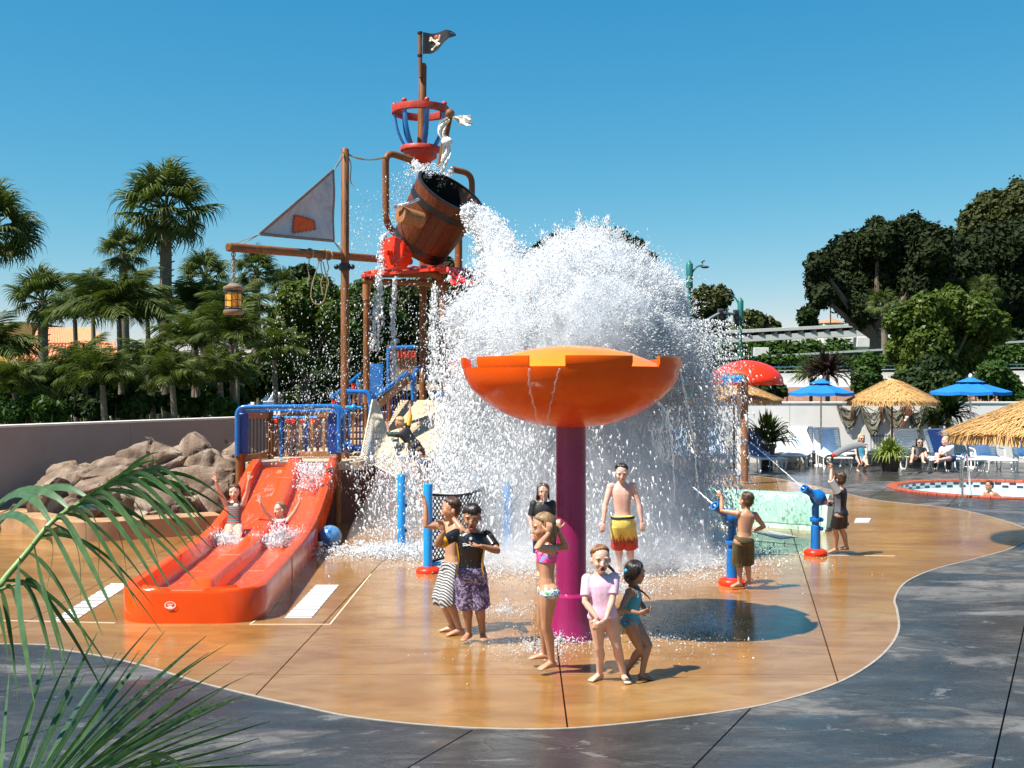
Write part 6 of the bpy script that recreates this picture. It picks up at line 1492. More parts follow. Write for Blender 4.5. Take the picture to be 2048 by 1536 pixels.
def tree(name, label, lst, Y, base, n, size, m, group=None, seed=0, trunk_r=.25, spread=1.5, dep=.9, flat=.3, cat='tree', limbs=True):
    bx = P(base, 0, Y).x; b = V((bx, Y, .2)); t = thing(name, label, cat, b, group); cl = clus(lst, Y, dep, spread, seed)
    leaves(cl, n, size, seed, m, 'crown', t, flat=flat)
    zs = min(c[0][2] for c in cl); mb = MB(); top = V((bx, Y, max(.6, zs * .75)))
    mb.tube([b, b.lerp(top, .5) + V((.1, 0, 0)), top], [trunk_r * 1.25, trunk_r, trunk_r * .8], 10)
    if limbs:
        for c, r in cl: e = V(c); mb.tube([top, top.lerp(e, .45) + V((0, 0, -.1 * (e - top).length)) * .4, e], [trunk_r * .6, trunk_r * .4, trunk_r * .15], 7)
    mb.build('trunk', M_bark, t); return t
# ------- fan palms
def fan_frond(seed, L=1.0):
    "unit fan leaf: petiole along +X then a pleated fan with drooping tips"
    rg = np.random.RandomState(seed); mb = MB(); mb.tube([(0, 0, 0), (.28, 0, .02), (.52, 0, 0)], [.018, .013, .010], 5)
    n = 24
    for i in range(n):
        a = R(-112 + 224 * i / (n - 1)) + rg.normal() * .03; l = .50 * (1 - .35 * abs(a) / R(118)) * rg.uniform(.88, 1.08); w = .021
        d = V((math.cos(a), math.sin(a), .10 * math.cos(a * 2))); sd = V((-math.sin(a), math.cos(a), 0)); o = V((.5, 0, 0)); dr = rg.uniform(.2, .42)
        q = [o, o + d * l * .4 + V((0, 0, .01)), o + d * l * .75 + V((0, 0, -.06 * dr)), o + d * l * .92 + V((0, 0, -.30 * dr)), o + d * l * (.98) + V((0, 0, -.75 * dr))]
        ws = [.004, w, w * .8, w * .45, .002]; up = V((0, 0, .010 * (1 if i % 2 else -1)))
        mb.rings([[p - sd * k, p + up * (1 if j < 3 else 0), p + sd * k] for j, (p, k) in enumerate(zip(q, ws))], False)
    return mb.mesh('fan_leaf', ML['palm'], 0)
FAN = [fan_frond(i) for i in range(5)]
def fan_palm(label, px, py, rpx, Y, seed, group='fan palms behind the boundary wall', nf=46, trunk=.22, skirt=True):
    rg = np.random.RandomState(seed); c = P(px, py, Y); r = rpx * Y / F; b = V((c.x + rg.uniform(-.2, .2), Y, .2)); t = thing('fan_palm', label, 'palm tree', b, group)
    crown = c - V((0, 0, .12 * r))
    mb = MB(); m = 14; rs = [b.lerp(crown, i / m) for i in range(m + 1)]; mb.tube(rs, [trunk * (1.25 - .35 * i / m) * (1 + .05 * (i % 2)) for i in range(m + 1)], 10)
    for k in range(40): a = k * 2.4; z = crown - V((0, 0, .05 + k * .03 * r)); mb.tube([z, z + V((math.cos(a) * trunk * 1.5, math.sin(a) * trunk * 1.5, .12))], [.05, .02], 4)
    mb.build('trunk', M_palmb, t)
    for k in range(nf):
        u = (k + .5) / nf; az = k * 2.39996 + rg.normal() * .15; el = R(85 - 140 * u) + rg.normal() * .2
        q = Quaternion((0, 0, 1), az) @ Quaternion((0, 1, 0), -el) @ Quaternion((1, 0, 0), rg.normal() * .35)
        o = link('fan_leaf', FAN[k % 5], t, loc=crown - b, rot=q); s_ = r * rg.uniform(.85, 1.08) * (1 if u < .75 else .85); o.scale = (s_, s_, s_)
    return t
for a in [('tall fan palm with full crown standing above all others behind the wall', 332, 408, 118, 42, 1, None, 40), ('fan palm with drooping dark crown cut by the left photo edge', -22, 448, 120, 38, 2, None, 38), ('mid height fan palm above the orange tiled roof on the left', 86, 592, 80, 50, 3), ('fan palm half hidden behind the tall palm on its left side', 246, 500, 62, 56, 4, None, 34),
          ('fan palm just left of the hanging lantern', 412, 548, 66, 60, 5), ('fan palm behind the hanging lantern and crossbar end', 512, 540, 58, 64, 6), ('smaller fan palm between the lantern and the mast', 566, 572, 44, 72, 7, None, 32)]: fan_palm(*a[:6], group='fan palms behind the boundary wall', nf=a[7] if len(a) > 7 else 32)
fan_palm('young fan palm in front of the dark pine on the right', 1768, 606, 42, 75, 8, 'fan palms near the monorail', 26); fan_palm('young fan palm above the light green tree near the right edge', 1968, 586, 46, 80, 9, 'fan palms near the monorail', 26)
# ------- feather palms
def feather_frond(seed):
    "unit pinnate leaf along +X, arching down"
    rg = np.random.RandomState(seed); mb = MB(); f = lambda t: V((t * .93, 0, .20 * math.sin(t * 2.1) - .40 * t ** 2.6)); n = 34
    mb.tube([f(t) for t in np.linspace(0, 1, 9)], [.012 * (1 - .8 * t) for t in np.linspace(0, 1, 9)], 5)
    for i in range(n):
        t = .14 + .86 * i / n; o = f(t); d = (f(min(1, t + .02)) - f(t - .02)).normalized()
        for sg in (-1, 1):
            l = (.30 * math.sin(math.pi * (.12 + .8 * t)) + .06) * rg.uniform(.85, 1.15); sd = (V((0, sg, 0)) + d * .75 + V((0, 0, rg.uniform(-.45, .25)))).normalized(); dr = rg.uniform(.7, 1.3)
            q = [o, o + sd * l * .5, o + sd * l * .85 + V((0, 0, -.25 * dr * l)), o + sd * l + V((0, 0, -.62 * dr * l))]; w = .0145
            mb.rings([[p - d * k, p + d * k] for p, k in zip(q, (.003, w, w * .8, .001))], False)
    return mb.mesh('feather_leaf', ML['queen'], 0)
FEA = [feather_frond(20 + i) for i in range(5)]
def feather_palm(label, px, py, rpx, Y, seed, nf=18, trunk=.10, low=8, stems=1):
    rg = np.random.RandomState(seed); c = P(px, py, Y); r = rpx * Y / F * 1.15; b = V((c.x, Y, .2)); t = thing('feather_palm', label, 'palm tree', b, 'feather palms behind the boundary wall')
    MB().tube([b, b.lerp(c, .5) + V((.08, 0, 0)), c], [trunk * 1.2, trunk, trunk * .8], 9).build('trunk', M_palmb, t)
    for k in range(nf):
        u = (k + .5) / nf; az = k * 2.39996 + rg.normal() * .2; el = R(80 + (low - 80) * u) + rg.normal() * .1
        q = Quaternion((0, 0, 1), az) @ Quaternion((0, 1, 0), -el) @ Quaternion((1, 0, 0), rg.normal() * .3)
        o = link('feather_leaf', FEA[k % 5], t, loc=c - b, rot=q); s_ = r * rg.uniform(.85, 1.1); o.scale = (s_, s_, s_)
for a in [('feather palm with arching fronds in front of the tall fan palm trunk', 238, 640, 105, 37, 1, 24), ('low feather palm nearest the left wall end', 30, 785, 75, 31, 2, 20), ('feather palm above the wall left of the rock peak', 168, 752, 80, 33, 3, 20), ('feather palm just right of the tall palm trunk', 392, 700, 85, 36, 4, 20),
          ('feather palm below the hanging lantern', 462, 690, 85, 34, 5, 20), ('feather palm behind the tall trunk and the blue lamp post', 300, 735, 70, 33, 6, 18), ('feather palm rising behind the slide railing', 548, 720, 70, 38, 7, 18), ('feather palm filling the gap over the left wall end', 100, 790, 62, 34, 9, 20), ('feather palm low beside the blue lamp post', 345, 770, 75, 32, 10, 18), ('feather palm low behind the middle of the wall', 205, 770, 80, 31, 11, 20), ('feather palm with low fronds by the slide railing', 440, 765, 75, 33, 12, 18), ('feather palm with low fronds at the far left edge', -20, 720, 95, 33, 13, 20), ('tall feather palm behind the lantern chain', 470, 640, 78, 41, 14, 20), ('tall feather palm right of the lamp arm', 385, 628, 76, 43, 15, 20), ('tall feather palm left of the tall trunk base', 295, 640, 70, 40, 16, 20), ('tall feather palm in front of the small left fan palm', 150, 640, 66, 42, 17, 18), ('slender feather palm between the two left fan palms', 185, 600, 62, 44, 8, 18)]: feather_palm(*a)
# ------- broad trees behind the tower
for lab, lst, Y, bx, n, sz, m, sd in [
    ('bright green leafy tree left of the mast', [(600, 610, 48), (640, 590, 42), (570, 650, 45), (625, 660, 60), (660, 640, 40), (590, 710, 45)], 46, 610, 26000, .13, 'lime', 31),
    ('mid green leafy tree behind the mast and roof posts', [(700, 620, 50), (740, 600, 45), (720, 680, 60), (770, 650, 50), (680, 700, 45)], 50, 720, 17000, .16, 'green', 32),
    ('dark leafy tree behind the pipe under the red roof', [(810, 610, 50), (850, 600, 45), (880, 640, 50), (820, 680, 60), (870, 710, 50)], 54, 840, 15000, .18, 'olive', 33),
    ('dark leafy tree left of the tower stair', [(650, 760, 55), (700, 780, 50), (610, 770, 50), (750, 770, 50)], 58, 680, 8000, .26, 'shade', 34),
    ('grey green tree showing behind the barrel base', [(880, 540, 30), (905, 570, 35), (870, 590, 35), (600, 560, 26)][:3], 72, 890, 5000, .28, 'olive', 35),
    ('small dark tree top between fan palm and mast', [(590, 560, 25), (610, 545, 20), (600, 590, 30)], 75, 600, 3500, .28, 'shade', 36)]:
    tree('broadleaf_tree', lab, lst, Y, bx, n, sz, ML[m], 'leafy trees behind the tower', sd, .2)
def bush(label, lst, Y, n, size, m, seed, name='bush', cat='bush', group='bushes behind the walls', dep=.8):
    cl = clus(lst, Y, dep, .5, seed); t = thing(name, label, cat, V((cl[0][0][0], Y, .25)), group); leaves(cl, n, size, seed, m, 'foliage', t)
    mb = MB()
    for c, r in cl:
        for k in range(3): mb.tube([V((c[0] + .15 * (k - 1), c[1], .2)), V(c) + V((.3 * (k - 1), 0, 0))], [.05, .02], 6)
    mb.build('stem', M_bark, t); return t
for lab, lst, Y, n, m, sd in [('dark bushes at the far left over the wall', [(-20, 790, 60), (50, 800, 50), (110, 790, 45)], 36, 7000, 'shade', 41), ('dark bush behind the wall under the feather palms', [(180, 780, 50), (240, 770, 50), (290, 800, 35)], 40, 7000, 'shade', 42),
    ('dark bush right of the tall palm base', [(400, 770, 45), (450, 790, 40), (360, 760, 30)], 44, 5500, 'shade', 43), ('dark bush behind the slide railing', [(500, 760, 40), (560, 745, 40)], 48, 4500, 'shade', 44),
    ('dark bush behind the stair railing', [(800, 790, 60), (880, 780, 60), (940, 780, 60)], 50, 6000, 'shade', 45)]: bush(lab, lst, Y, n, .17, ML[m], sd)
for k, (lab, lst, m) in enumerate([('leafy dark shrubs just over the wall at the far left', [(x, 812 + (i % 3) * 6, 26) for i, x in enumerate(range(-20, 130, 26))], 'green'), ('leafy shrubs just over the wall left of the tall trunk', [(x, 806 + (i % 3) * 7, 24) for i, x in enumerate(range(140, 300, 24))], 'shade'), ('leafy shrubs just over the wall right of the tall trunk', [(x, 806 + (i % 3) * 6, 22) for i, x in enumerate(range(345, 470, 22))], 'green')]): bush(lab, lst, 31 + k, 5200, .10, ML[m], 140 + k)
hedge = thing('hedge', 'long dark hedge across the back of the street behind the palms', 'hedge', V((-30, 125, .25)))
leaves([((x, 128 + (k % 3) * 3, 1.6 + (k % 4) * .9), (7, 3.5, 3.4)) for k, x in enumerate(np.linspace(-75, 14, 16))], 22000, .55, 51, ML['shade'], 'foliage', hedge)
low = thing('flower_bed', 'low yellow green shrubs on the lawn edge beyond the wall', 'shrubs', V((-16, 62, .25)))
leaves([((x, 64 + (k % 2) * 2, .45), (2.2, 1.2, .55)) for k, x in enumerate(np.linspace(-34, -8, 12))], 8000, .16, 52, ML['lime'], 'foliage', low)
# ------- right side
tree('pine_tree', 'big dark round crowned pine at the right with a leaning limb', [(1650, 560, 42), (1640, 530, 30), (1695, 512, 52), (1755, 482, 48), (1820, 468, 44), (1868, 498, 46), (1780, 540, 80), (1700, 585, 50), (1850, 570, 62), (1722, 622, 34), (1640, 590, 28)], 100, 1752, 52000, .27, ML['pine'], 'dark pines at the right', 61, .7, 3)
tree('pine_tree', 'dark pine filling the far right edge of the view', [(1922, 540, 58), (1980, 505, 66), (2042, 490, 66), (1995, 590, 60), (2050, 570, 60), (1935, 610, 45), (2030, 640, 45)], 112, 1990, 40000, .30, ML['pine'], 'dark pines at the right', 62, .7, 3)
tree('broadleaf_tree', 'tall olive green tree top above the dark pine at the far right', [(1952, 440, 36), (1990, 412, 38), (2040, 402, 42), (1935, 470, 26), (2010, 445, 40), (2060, 430, 40)], 128, 2000, 16000, .34, ML['olive'], None, 63, .6, 3)
tree('pine_tree', 'flat topped pine crown showing over the top of the splash', [(1078, 512, 28), (1112, 497, 30), (1150, 486, 30), (1192, 482, 32), (1232, 486, 30), (1270, 503, 28), (1296, 522, 20), (1060, 535, 18), (1180, 540, 70)], 130, 1180, 16000, .36, ML['pine'], None, 64, .7, 3)
tree('broadleaf_tree', 'light green layered tree behind the straw parasol', [(1808, 640, 40), (1850, 622, 38), (1905, 616, 44), (1955, 628, 42), (1990, 655, 34), (1850, 690, 58), (1930, 695, 52), (1802, 700, 34), (1880, 745, 50), (1820, 755, 34)], 50, 1866, 36000, .14, ML['lime'], None, 65, .22, 1.2)
tree('broadleaf_tree', 'spiky dark tree beside the left green street pole', [(1412, 606, 34), (1440, 596, 26), (1400, 640, 30), (1385, 620, 26), (1430, 640, 28)], 92, 1410, 9000, .24, ML['olive'], None, 66, .3)
tree('broadleaf_tree', 'distant green tree over the monorail beam beside the right street pole', [(1505, 648, 30), (1535, 655, 26), (1480, 665, 24), (1460, 690, 40), (1500, 690, 40)], 175, 1508, 5000, .6, ML['olive'], None, 67, .4)
tree('broadleaf_tree', 'small thin tree over the monorail beam left of the dark pine', [(1608, 630, 16), (1625, 622, 16), (1618, 650, 20)], 185, 1616, 1800, .55, ML['shade'], None, 68, .3)
bush('green bank of trees under the monorail beam', [(x, 708 + (k % 2) * 8, 34) for k, x in enumerate(range(1395, 1800, 28))], 152, 15000, .42, ML['green'], 69, 'tree_bank', 'trees', None)
bush('dark trees behind the fence at the right edge', [(x, 690 + (k % 2) * 10, 36) for k, x in enumerate(range(1820, 2090, 38))], 105, 9000, .42, ML['shade'], 70, 'tree_bank', 'trees', None)
bush('clipped green hedge along the white topped fence', [(x, 732, 24) for x in range(1500, 1800, 26)], 62, 12000, .17, ML['green'], 71, 'hedge', 'hedge', None, .6)
bush('green hedge below the fence at the right edge', [(x, 712 + (k % 2) * 6, 30) for k, x in enumerate(range(1930, 2090, 32))], 62, 8000, .18, ML['green'], 72, 'hedge', 'hedge', None, .6)
bush('rounded green shrub behind the gap between blue and straw parasols', [(1735, 738, 30), (1738, 768, 34), (1722, 755, 24), (1750, 790, 26)], 44, 7000, .11, ML['green'], 73)
bush('leafy green shrub behind the right blue parasol', [(1990, 748, 34), (1965, 772, 30), (2015, 770, 30), (2030, 795, 30)], 44, 8000, .12, ML['green'], 74)
bush('dark shrub mass under the light green tree', [(1840, 775, 40), (1890, 785, 44), (1800, 770, 26), (1860, 740, 36)], 45, 8000, .12, ML['shade'], 75)
bush('small dark shrub left of the red dome and straw roof', [(1535, 775, 20), (1560, 782, 16)], 43, 1800, .11, ML['shade'], 76)
def spiky(label, px, py, Y, r, n, m, seed, name='spiky_plant', group=None, base=.3):
    rg = np.random.RandomState(seed); c = P(px, py, Y); t = thing(name, label, 'plant', c, group); mb = MB()
    for k in range(n):
        a = rg.uniform(0, 2 * math.pi); el = rg.uniform(-.1, 1.4); L = r * rg.uniform(.7, 1.1); d = V((math.cos(a) * math.cos(el), math.sin(a) * math.cos(el), math.sin(el))); sd = d.cross(Zv).normalized(); w = L * .055
        q = [c, c + d * L * .4, c + d * L * .75 - V((0, 0, .08 * L)), c + d * L - V((0, 0, .32 * L * math.cos(el)))]
        mb.rings([[p - sd * k_, p + V((0, 0, w * .3)), p + sd * k_] for p, k_ in zip(q, (w * .6, w, w * .7, .002))], False)
    mb.build('leaves', m, t, 0, kind='stuff')
    MB().tube([V((c.x, c.y, base)), c], [r * .09, r * .07], 8).build('stem', M_bark, t); return t
spiky('purple leaved spiky plant behind the first blue parasol', 1655, 748, 43, 1.25, 170, ML['purple'], 81, base=.25)
spiky('green spiky plant just left of the purple plant behind the parasol', 1622, 752, 44, .95, 130, ML['palm'], 82, base=.25)
spiky('dark spreading palm plant against the wall beside the right blue parasol', 1896, 830, 37.4, 1.15, 170, ML['shade'], 83, base=.0)
spiky('second dark palm plant on the wall right of the straw parasol', 1872, 850, 37.2, .8, 110, ML['queen'], 84, base=.0)
def potted(label, px, py, Y, r, n, m, seed, ph=.45, pr=.28, potm=None):
    rg = np.random.RandomState(seed); g0 = V((P(px, 0, Y).x, Y, 0)); t = thing('potted_plant', label, 'potted plant', g0, None)
    MB().lathe([(pr * .7, 0), (pr * .95, ph * .8), (pr * 1.05, ph * .82), (pr * 1.05, ph), (pr * .9, ph), (pr * .85, ph * .9), (0, ph * .88)], 24, g0).build('pot', potm, t)
    mb = MB(); c = g0 + V((0, 0, ph))
    for k in range(n):
        a = rg.uniform(0, 2 * math.pi); el = rg.uniform(.2, 1.5); L = r * rg.uniform(.7, 1.15); d = V((math.cos(a) * math.cos(el), math.sin(a) * math.cos(el), math.sin(el))); sd = d.cross(Zv).normalized(); w = L * .045
        q = [c, c + d * L * .45, c + d * L * .8 - V((0, 0, .1 * L)), c + d * L - V((0, 0, .45 * L * math.cos(el)))]
        mb.rings([[p - sd * k_, p + V((0, 0, w * .3)), p + sd * k_] for p, k_ in zip(q, (w * .5, w, w * .8, .002))], False)
    mb.build('leaves', m, t, 0, kind='stuff'); return t
M_pot = mat('dark planter', (.06, .04, .03), .6, .2, 6)
potted('yellow green grassy plant in a dark pot beside the seated blonde woman', 1780, 942, 34.5, .72, 240, ML['pot'], 91, .42, .34, M_pot)
potted('tall dark green leafy plant in a pot between the loungers', 1533, 925, 36.5, 1.15, 200, ML['queen'], 92, .75, .3, M_pot)

# ---------------------------------------------------------------- foreground palm
M_fg = leafm('glossy near palm leaf', (.04, .088, .036), (.065, .13, .052), (.10, .175, .075), .3, .3, 2); M_rach = mat('pale green rib', (.20, .30, .09), .4, .15, 20)
fgp = thing('foreground_palm', 'near palm with long glossy leaflets arching in at the lower left corner', 'palm', P(-150, 1500, 3.4))
MB().tube([V((P(-160, 0, 3.4).x, 3.4, 0)), P(-150, 1500, 3.4)], .05, 10).build('stem', M_palmb, fgp)
def leaflet(a, b, w, sag, frond, twist=0, k=10, dY=0):
    a, b = V(a), V(b); L = (b - a).length; d = b - a; rs = []
    side0 = V((d.z, 0, -d.x)).normalized()
    for i in range(k + 1):
        t = i / k; p = a.lerp(b, t) + V((0, dY * math.sin(math.pi * t), sag * L * 4 * t * (1 - t) * (1 - .25 * t)))
        rs.append(p)
    out = []
    for i, p in enumerate(rs):
        t = i / k; dd = (rs[min(i + 1, k)] - rs[max(i - 1, 0)]).normalized(); sd = (V((dd.z, 0, -dd.x)) + V((0, .45 + twist, 0))).normalized(); sd = (sd - dd * sd.dot(dd)).normalized(); n_ = dd.cross(sd)
        ww = w * min(1, .25 + t * 4) * (1 - t ** 2.2) + .0008
        out.append([p - sd * ww, p - sd * ww * .5 + n_ * ww * .16, p - n_ * ww * .12, p + sd * ww * .5 + n_ * ww * .16, p + sd * ww])
    MB().rings(out, False).build('leaflet', M_fg, frond, 180)
Y0 = 3.6
def frond(rpts, Ys, r0):
    L = spline([P(x, y, yy) for (x, y), yy in zip(rpts, Ys)], 8); return L, MB().tube(L, [r0 * (1 - .8 * i / len(L)) for i in range(len(L))], 8).build('frond', M_rach, fgp)
L1, f1 = frond([(-60, 1260), (0, 1170), (53, 1106), (105, 1043), (158, 1007), (211, 976), (253, 963), (300, 962)], [3.35, 3.4, 3.45, 3.5, 3.6, 3.7, 3.8, 3.85], .012)
def at(L, t): i = t * (len(L) - 1); k = int(min(i, len(L) - 2)); return L[k].lerp(L[k + 1], i - k)
ends = [(395, 1005), (408, 1045), (412, 1072), (394, 1094), (391, 1116), (343, 1180), (328, 1194), (284, 1230), (236, 1245), (206, 1272), (140, 1370), (70, 1415)]
for i, e in enumerate(ends):
    t = .96 - i * .064; leaflet(at(L1, t), P(e[0], e[1], Y0 - .25 - i * .03), .0115 + .0045 * min(1, i / 6), .15 + .004 * i, f1, .2 * math.sin(i * 2.1), dY=-.06)
for i, e in enumerate([(390, 990), (330, 965), (430, 1060)]): leaflet(at(L1, 1 - i * .02), P(e[0], e[1], 3.9), .009, .10, f1)
for i, (e, t) in enumerate([((330, 1085), .74), ((300, 1110), .66), ((322, 1150), .6), ((255, 1165), .52), ((195, 1170), .5), ((165, 1145), .45), ((160, 1220), .36), ((90, 1195), .3)]): leaflet(at(L1, t), P(e[0], e[1], 4.05), .011, .16, f1, .9, dY=.12)
for i, (e, t) in enumerate([((-40, 1100), .62), ((-60, 1070), .52), ((-30, 1050), .42), ((-70, 1130), .36)]): leaflet(at(L1, t), P(e[0], e[1], 3.9), .014, .20, f1, .3)
L3, f3 = frond([(-120, 1300), (-60, 1215), (-20, 1190), (20, 1172), (50, 1165)], [3.3, 3.3, 3.3, 3.35, 3.35], .010)
for i, (e, t) in enumerate([((135, 1330), .98), ((118, 1392), .86), ((62, 1345), .70), ((36, 1405), .6), ((18, 1330), .5), ((-10, 1420), .4)]): leaflet(at(L3, t), P(e[0], e[1], 3.2), .016, .26, f3, .2)
L2, f2 = frond([(-40, 1660), (60, 1590), (150, 1552), (240, 1545), (310, 1560)], [3.0, 3.05, 3.1, 3.2, 3.3], .012)
for i, (e, t) in enumerate([((20, 1330), .10), ((95, 1285), .16), ((195, 1265), .22), ((300, 1255), .28), ((330, 1262), .33), ((412, 1272), .38), ((418, 1305), .43), ((455, 1288), .47), ((468, 1320), .5), ((505, 1346), .55), ((470, 1390), .6), ((502, 1392), .64), ((508, 1430), .69), ((500, 1456), .74), ((492, 1482), .80), ((478, 1508), .86), ((420, 1530), .92), ((-30, 1380), .04), ((150, 1330), .2), ((250, 1300), .26)]):
    leaflet(at(L2, t), P(e[0], e[1], 3.6 + .03 * i), (.0055 + .0015 * (i % 3)), .015 + .012 * (i % 4), f2, .5 * math.sin(i))
for i, (e, t) in enumerate([((300, 1640), .5), ((420, 1600), .8), ((360, 1570), .95), ((200, 1640), .3)]): leaflet(at(L2, t), P(e[0], e[1], 2.9), .012, .2, f2)

for i in range(13):
    t = .95 - i * .066; e0 = at(L1, t); k = 1 - abs(t - .6); leaflet(e0, e0 + V((.16 + .22 * k + .05 * math.sin(i * 1.7), -.05 + .1 * math.sin(i * 2.3), -.05 - .28 * (1 - t) - .06 * (i % 3))), .0085, .2 - .05 * (i % 3), f1, .3 * math.sin(i))
for i in range(5):
    t = .80 - i * .06; e0 = at(L1, t); leaflet(e0, e0 + V((.10 + .05 * math.sin(i), .12, .10 - .02 * i)), .008, .15, f1, .5)

for i in range(16):
    t = .08 + .05 * i; e0 = at(L2, t); an = R(78 - 5.4 * i); leaflet(e0, e0 + V((math.cos(an), 0, math.sin(an))) * (.40 + .05 * math.sin(i * 2.2)) + V((0, .15, 0)), .0052, .03 * math.sin(i * 1.3), f2, .4 * math.sin(i * 1.9))
# ---------------------------------------------------------------- street, monorail, buildings
M_conc = mat('pale concrete', (.62, .60, .56), .8, .08, 2, .15); M_teal = mat('teal green paint', (.012, .13, .11), .4, .1, 4); M_dkgr = mat('dark green mesh', (.015, .035, .02), .8, .2, 4); M_dkmetal_shade = mat('dark metal and gap shade', (.05, .05, .05), .7)  # last one: real dark metal, and painted shade on the monorail recess
mono = thing('monorail', 'pale concrete monorail guideway on square pillars crossing behind the trees', 'monorail', V((28, 145, 0)))
def beam(a, b, w, h, name, m): return MB().bar(a, b, w, h).build(name, m, mono, 30, .02)
a, b, c = P(1375, 677, 138), P(1790, 656, 142), P(2075, 644, 150)
for p, q in ((a, b), (b, c)):
    beam(p + V((0, 0, .55)), q + V((0, 0, .55)), 1.3, .42, 'top_beam', M_conc); beam(p + V((0, 0, -.42)), q + V((0, 0, -.42)), 1.1, .75, 'lower_beam', M_conc)
    beam(p + V((0, .35, .15)), q + V((0, .35, .15)), .3, .5, 'recess', M_dkmetal_shade)  # dark bar stands in for the shade between the two beams
    n = 16
    for i in range(n): x = p.lerp(q, (i + .5) / n); MB().box(x + V((0, -.35, .12)), (.75, .5, .58)).build('bracket', M_dkmetal_shade, mono, 30)
for px, py, Y in ((1520, 690, 139.5), (1725, 669, 141.4)):
    t = P(px, py, Y); MB().box((t.x, Y, (t.z - 1.6 + .2) / 2), (1.15, 1.3, t.z - 1.6 - .2)).build('pillar', M_conc, mono, 30, .03)
    MB().box((t.x, Y, t.z - 1.0), (1.9, 1.6, 1.3)).build('pillar_head', M_conc, mono, 30, .05)
fe = thing('green_fence', 'long dark green fence with a thin white top rail under the monorail', 'fence', V((35, 75, .2)))
p, q = P(1440, 718, 72), P(2080, 681, 78)
MB().bar(p, q, .12, .14).build('top_rail', M_conc, fe, 30)
n = 14
for i in range(n):
    x0, x1 = p.lerp(q, i / n), p.lerp(q, (i + 1) / n); mb = MB(); mb.add([x0 + V((0, .05, -.08)), x1 + V((0, .05, -.08)), V((x1.x, x1.y + .05, .2)), V((x0.x, x0.y + .05, .2))], [(0, 1, 2, 3)])
    o = mb.build('fence_panel', M_dkgr, fe, 0); m_ = o.modifiers.new('solid', 'SOLIDIFY'); m_.thickness = .04
    MB().tube([V((x0.x, x0.y, .2)), x0], .06, 8).build('post', M_dkgr, fe)
br = thing('road_barrier', 'low pale concrete road barrier with a metal rail on top behind the shrubs', 'barrier', V((22, 52, .2)))
p, q = P(1540, 747, 52), P(2080, 741, 52); zb = P(0, 766, 52).z
n = 8
for i in range(n):
    x0, x1 = p.lerp(q, i / n), p.lerp(q, (i + .985) / n); MB().rings([[V((x.x, x.y - d, z)) for d, z in ((.25, zb - .2), (.12, zb + .1), (.1, x.z), (-.15, x.z), (-.15, zb - .2))] for x in (x0, x1)]).build('barrier_block', M_conc, br, 30)
    MB().tube([x0, x0 + V((0, 0, .32))], .035, 8).build('rail_post', M_dkmetal_shade, br)
for dz in (.14, .30): MB().tube([p + V((0, 0, dz)), q + V((0, 0, dz))], .03, 6).build('rail', M_steel, br)
MB().box(((p.x + q.x) / 2, 52.4, (zb - .2 + .2) / 2), (q.x - p.x, .5, zb - .4)).build('footing', M_dkmetal_shade, br, 30)
s = N('salmon brick'); v = s.coord('Object', (1, 1, 1), (R(90), 0, 0)); bt = s.n('TexBrick'); s.l(v, bt.inputs[0])
bt.inputs['Scale'].default_value = 1.0; bt.inputs['Brick Width'].default_value = .4; bt.inputs['Row Height'].default_value = .13; bt.inputs['Mortar Size'].default_value = .014
bt.inputs['Color1'].default_value = (.42, .20, .13, 1); bt.inputs['Color2'].default_value = (.55, .30, .20, 1); bt.inputs['Mortar'].default_value = (.36, .25, .18, 1)
s.set(Base_Color=s.mix(s.ramp(s.noise(s.coord('Object'), 3, 5), [(.4, 0.0), (.75, .5)]), bt.outputs[0], (.28, .12, .08)), Roughness=.9); s.bump(bt.outputs['Fac'], -.6, .03)
bw = thing('brick_wall', 'salmon brick retaining wall rising behind the cream patio wall', 'wall', V((18, 46.5, .25)))
t = P(1800, 775, 46.5)
for i in range(6):
    x0 = P(1480, 0, 46.5).x + i * 4.2; MB().rings([[V((x0 + dx, 46.5 + d, z)) for dx, d, z in ((0, 0, .2), (4.18, 0, .2), (4.18, .5, t.z), (0, .5, t.z))], [V((x0 + dx, 46.9 + d, z)) for dx, d, z in ((0, 0, .2), (4.18, 0, .2), (4.18, .5, t.z), (0, .5, t.z))]]).build('brick_panel', s.m, bw, 30)
# street poles
def pole_thing(label, px, ytop, Y, r, name='street_pole'):
    t = P(px, ytop, Y); g0 = V((t.x, Y, .2)); th = thing(name, label, 'street pole', g0)
    MB().tube([g0, V((t.x, Y, t.z - .1)), t], [r * 1.25, r, r], 12).build('pole', M_teal, th)
    MB().lathe([(r * 1.9, -1.9), (r * 2.1, -1.8), (r * 2.1, -.15), (r * 1.8, -.1), (r * .8, .05), (0, .15)], 12, t).build('head_sleeve', M_teal, th)
    MB().lathe([(r * 2.4, 0), (r * 2.3, .4), (r * 1.4, .6)], 12, g0).build('base', M_teal, th); return t, th
t, th = pole_thing('teal street pole with a curved lamp arm pointing right over the splash', 1379, 524, 80, .12)
MB().tube(spline([P(1381, 553, 80), P(1388, 540, 80), P(1397, 532, 80), P(1407, 532, 80)], 5), .06, 8).build('lamp_arm', M_teal, th)
MB().ball(P(1410, 534, 80), (.32, .2, .1)).build('lamp_head', M_dkmetal_shade, th); MB().tube([P(1405, 530, 80), P(1405, 525, 80)], .03, 6).box(P(1406, 523, 80), (.28, .12, .1), Matrix.Rotation(-.5, 3, 'Y')).build('camera', M_dkmetal_shade, th)
t, th = pole_thing('teal traffic signal pole with long curved mast arm and street sign', 1481, 598, 84, .11)
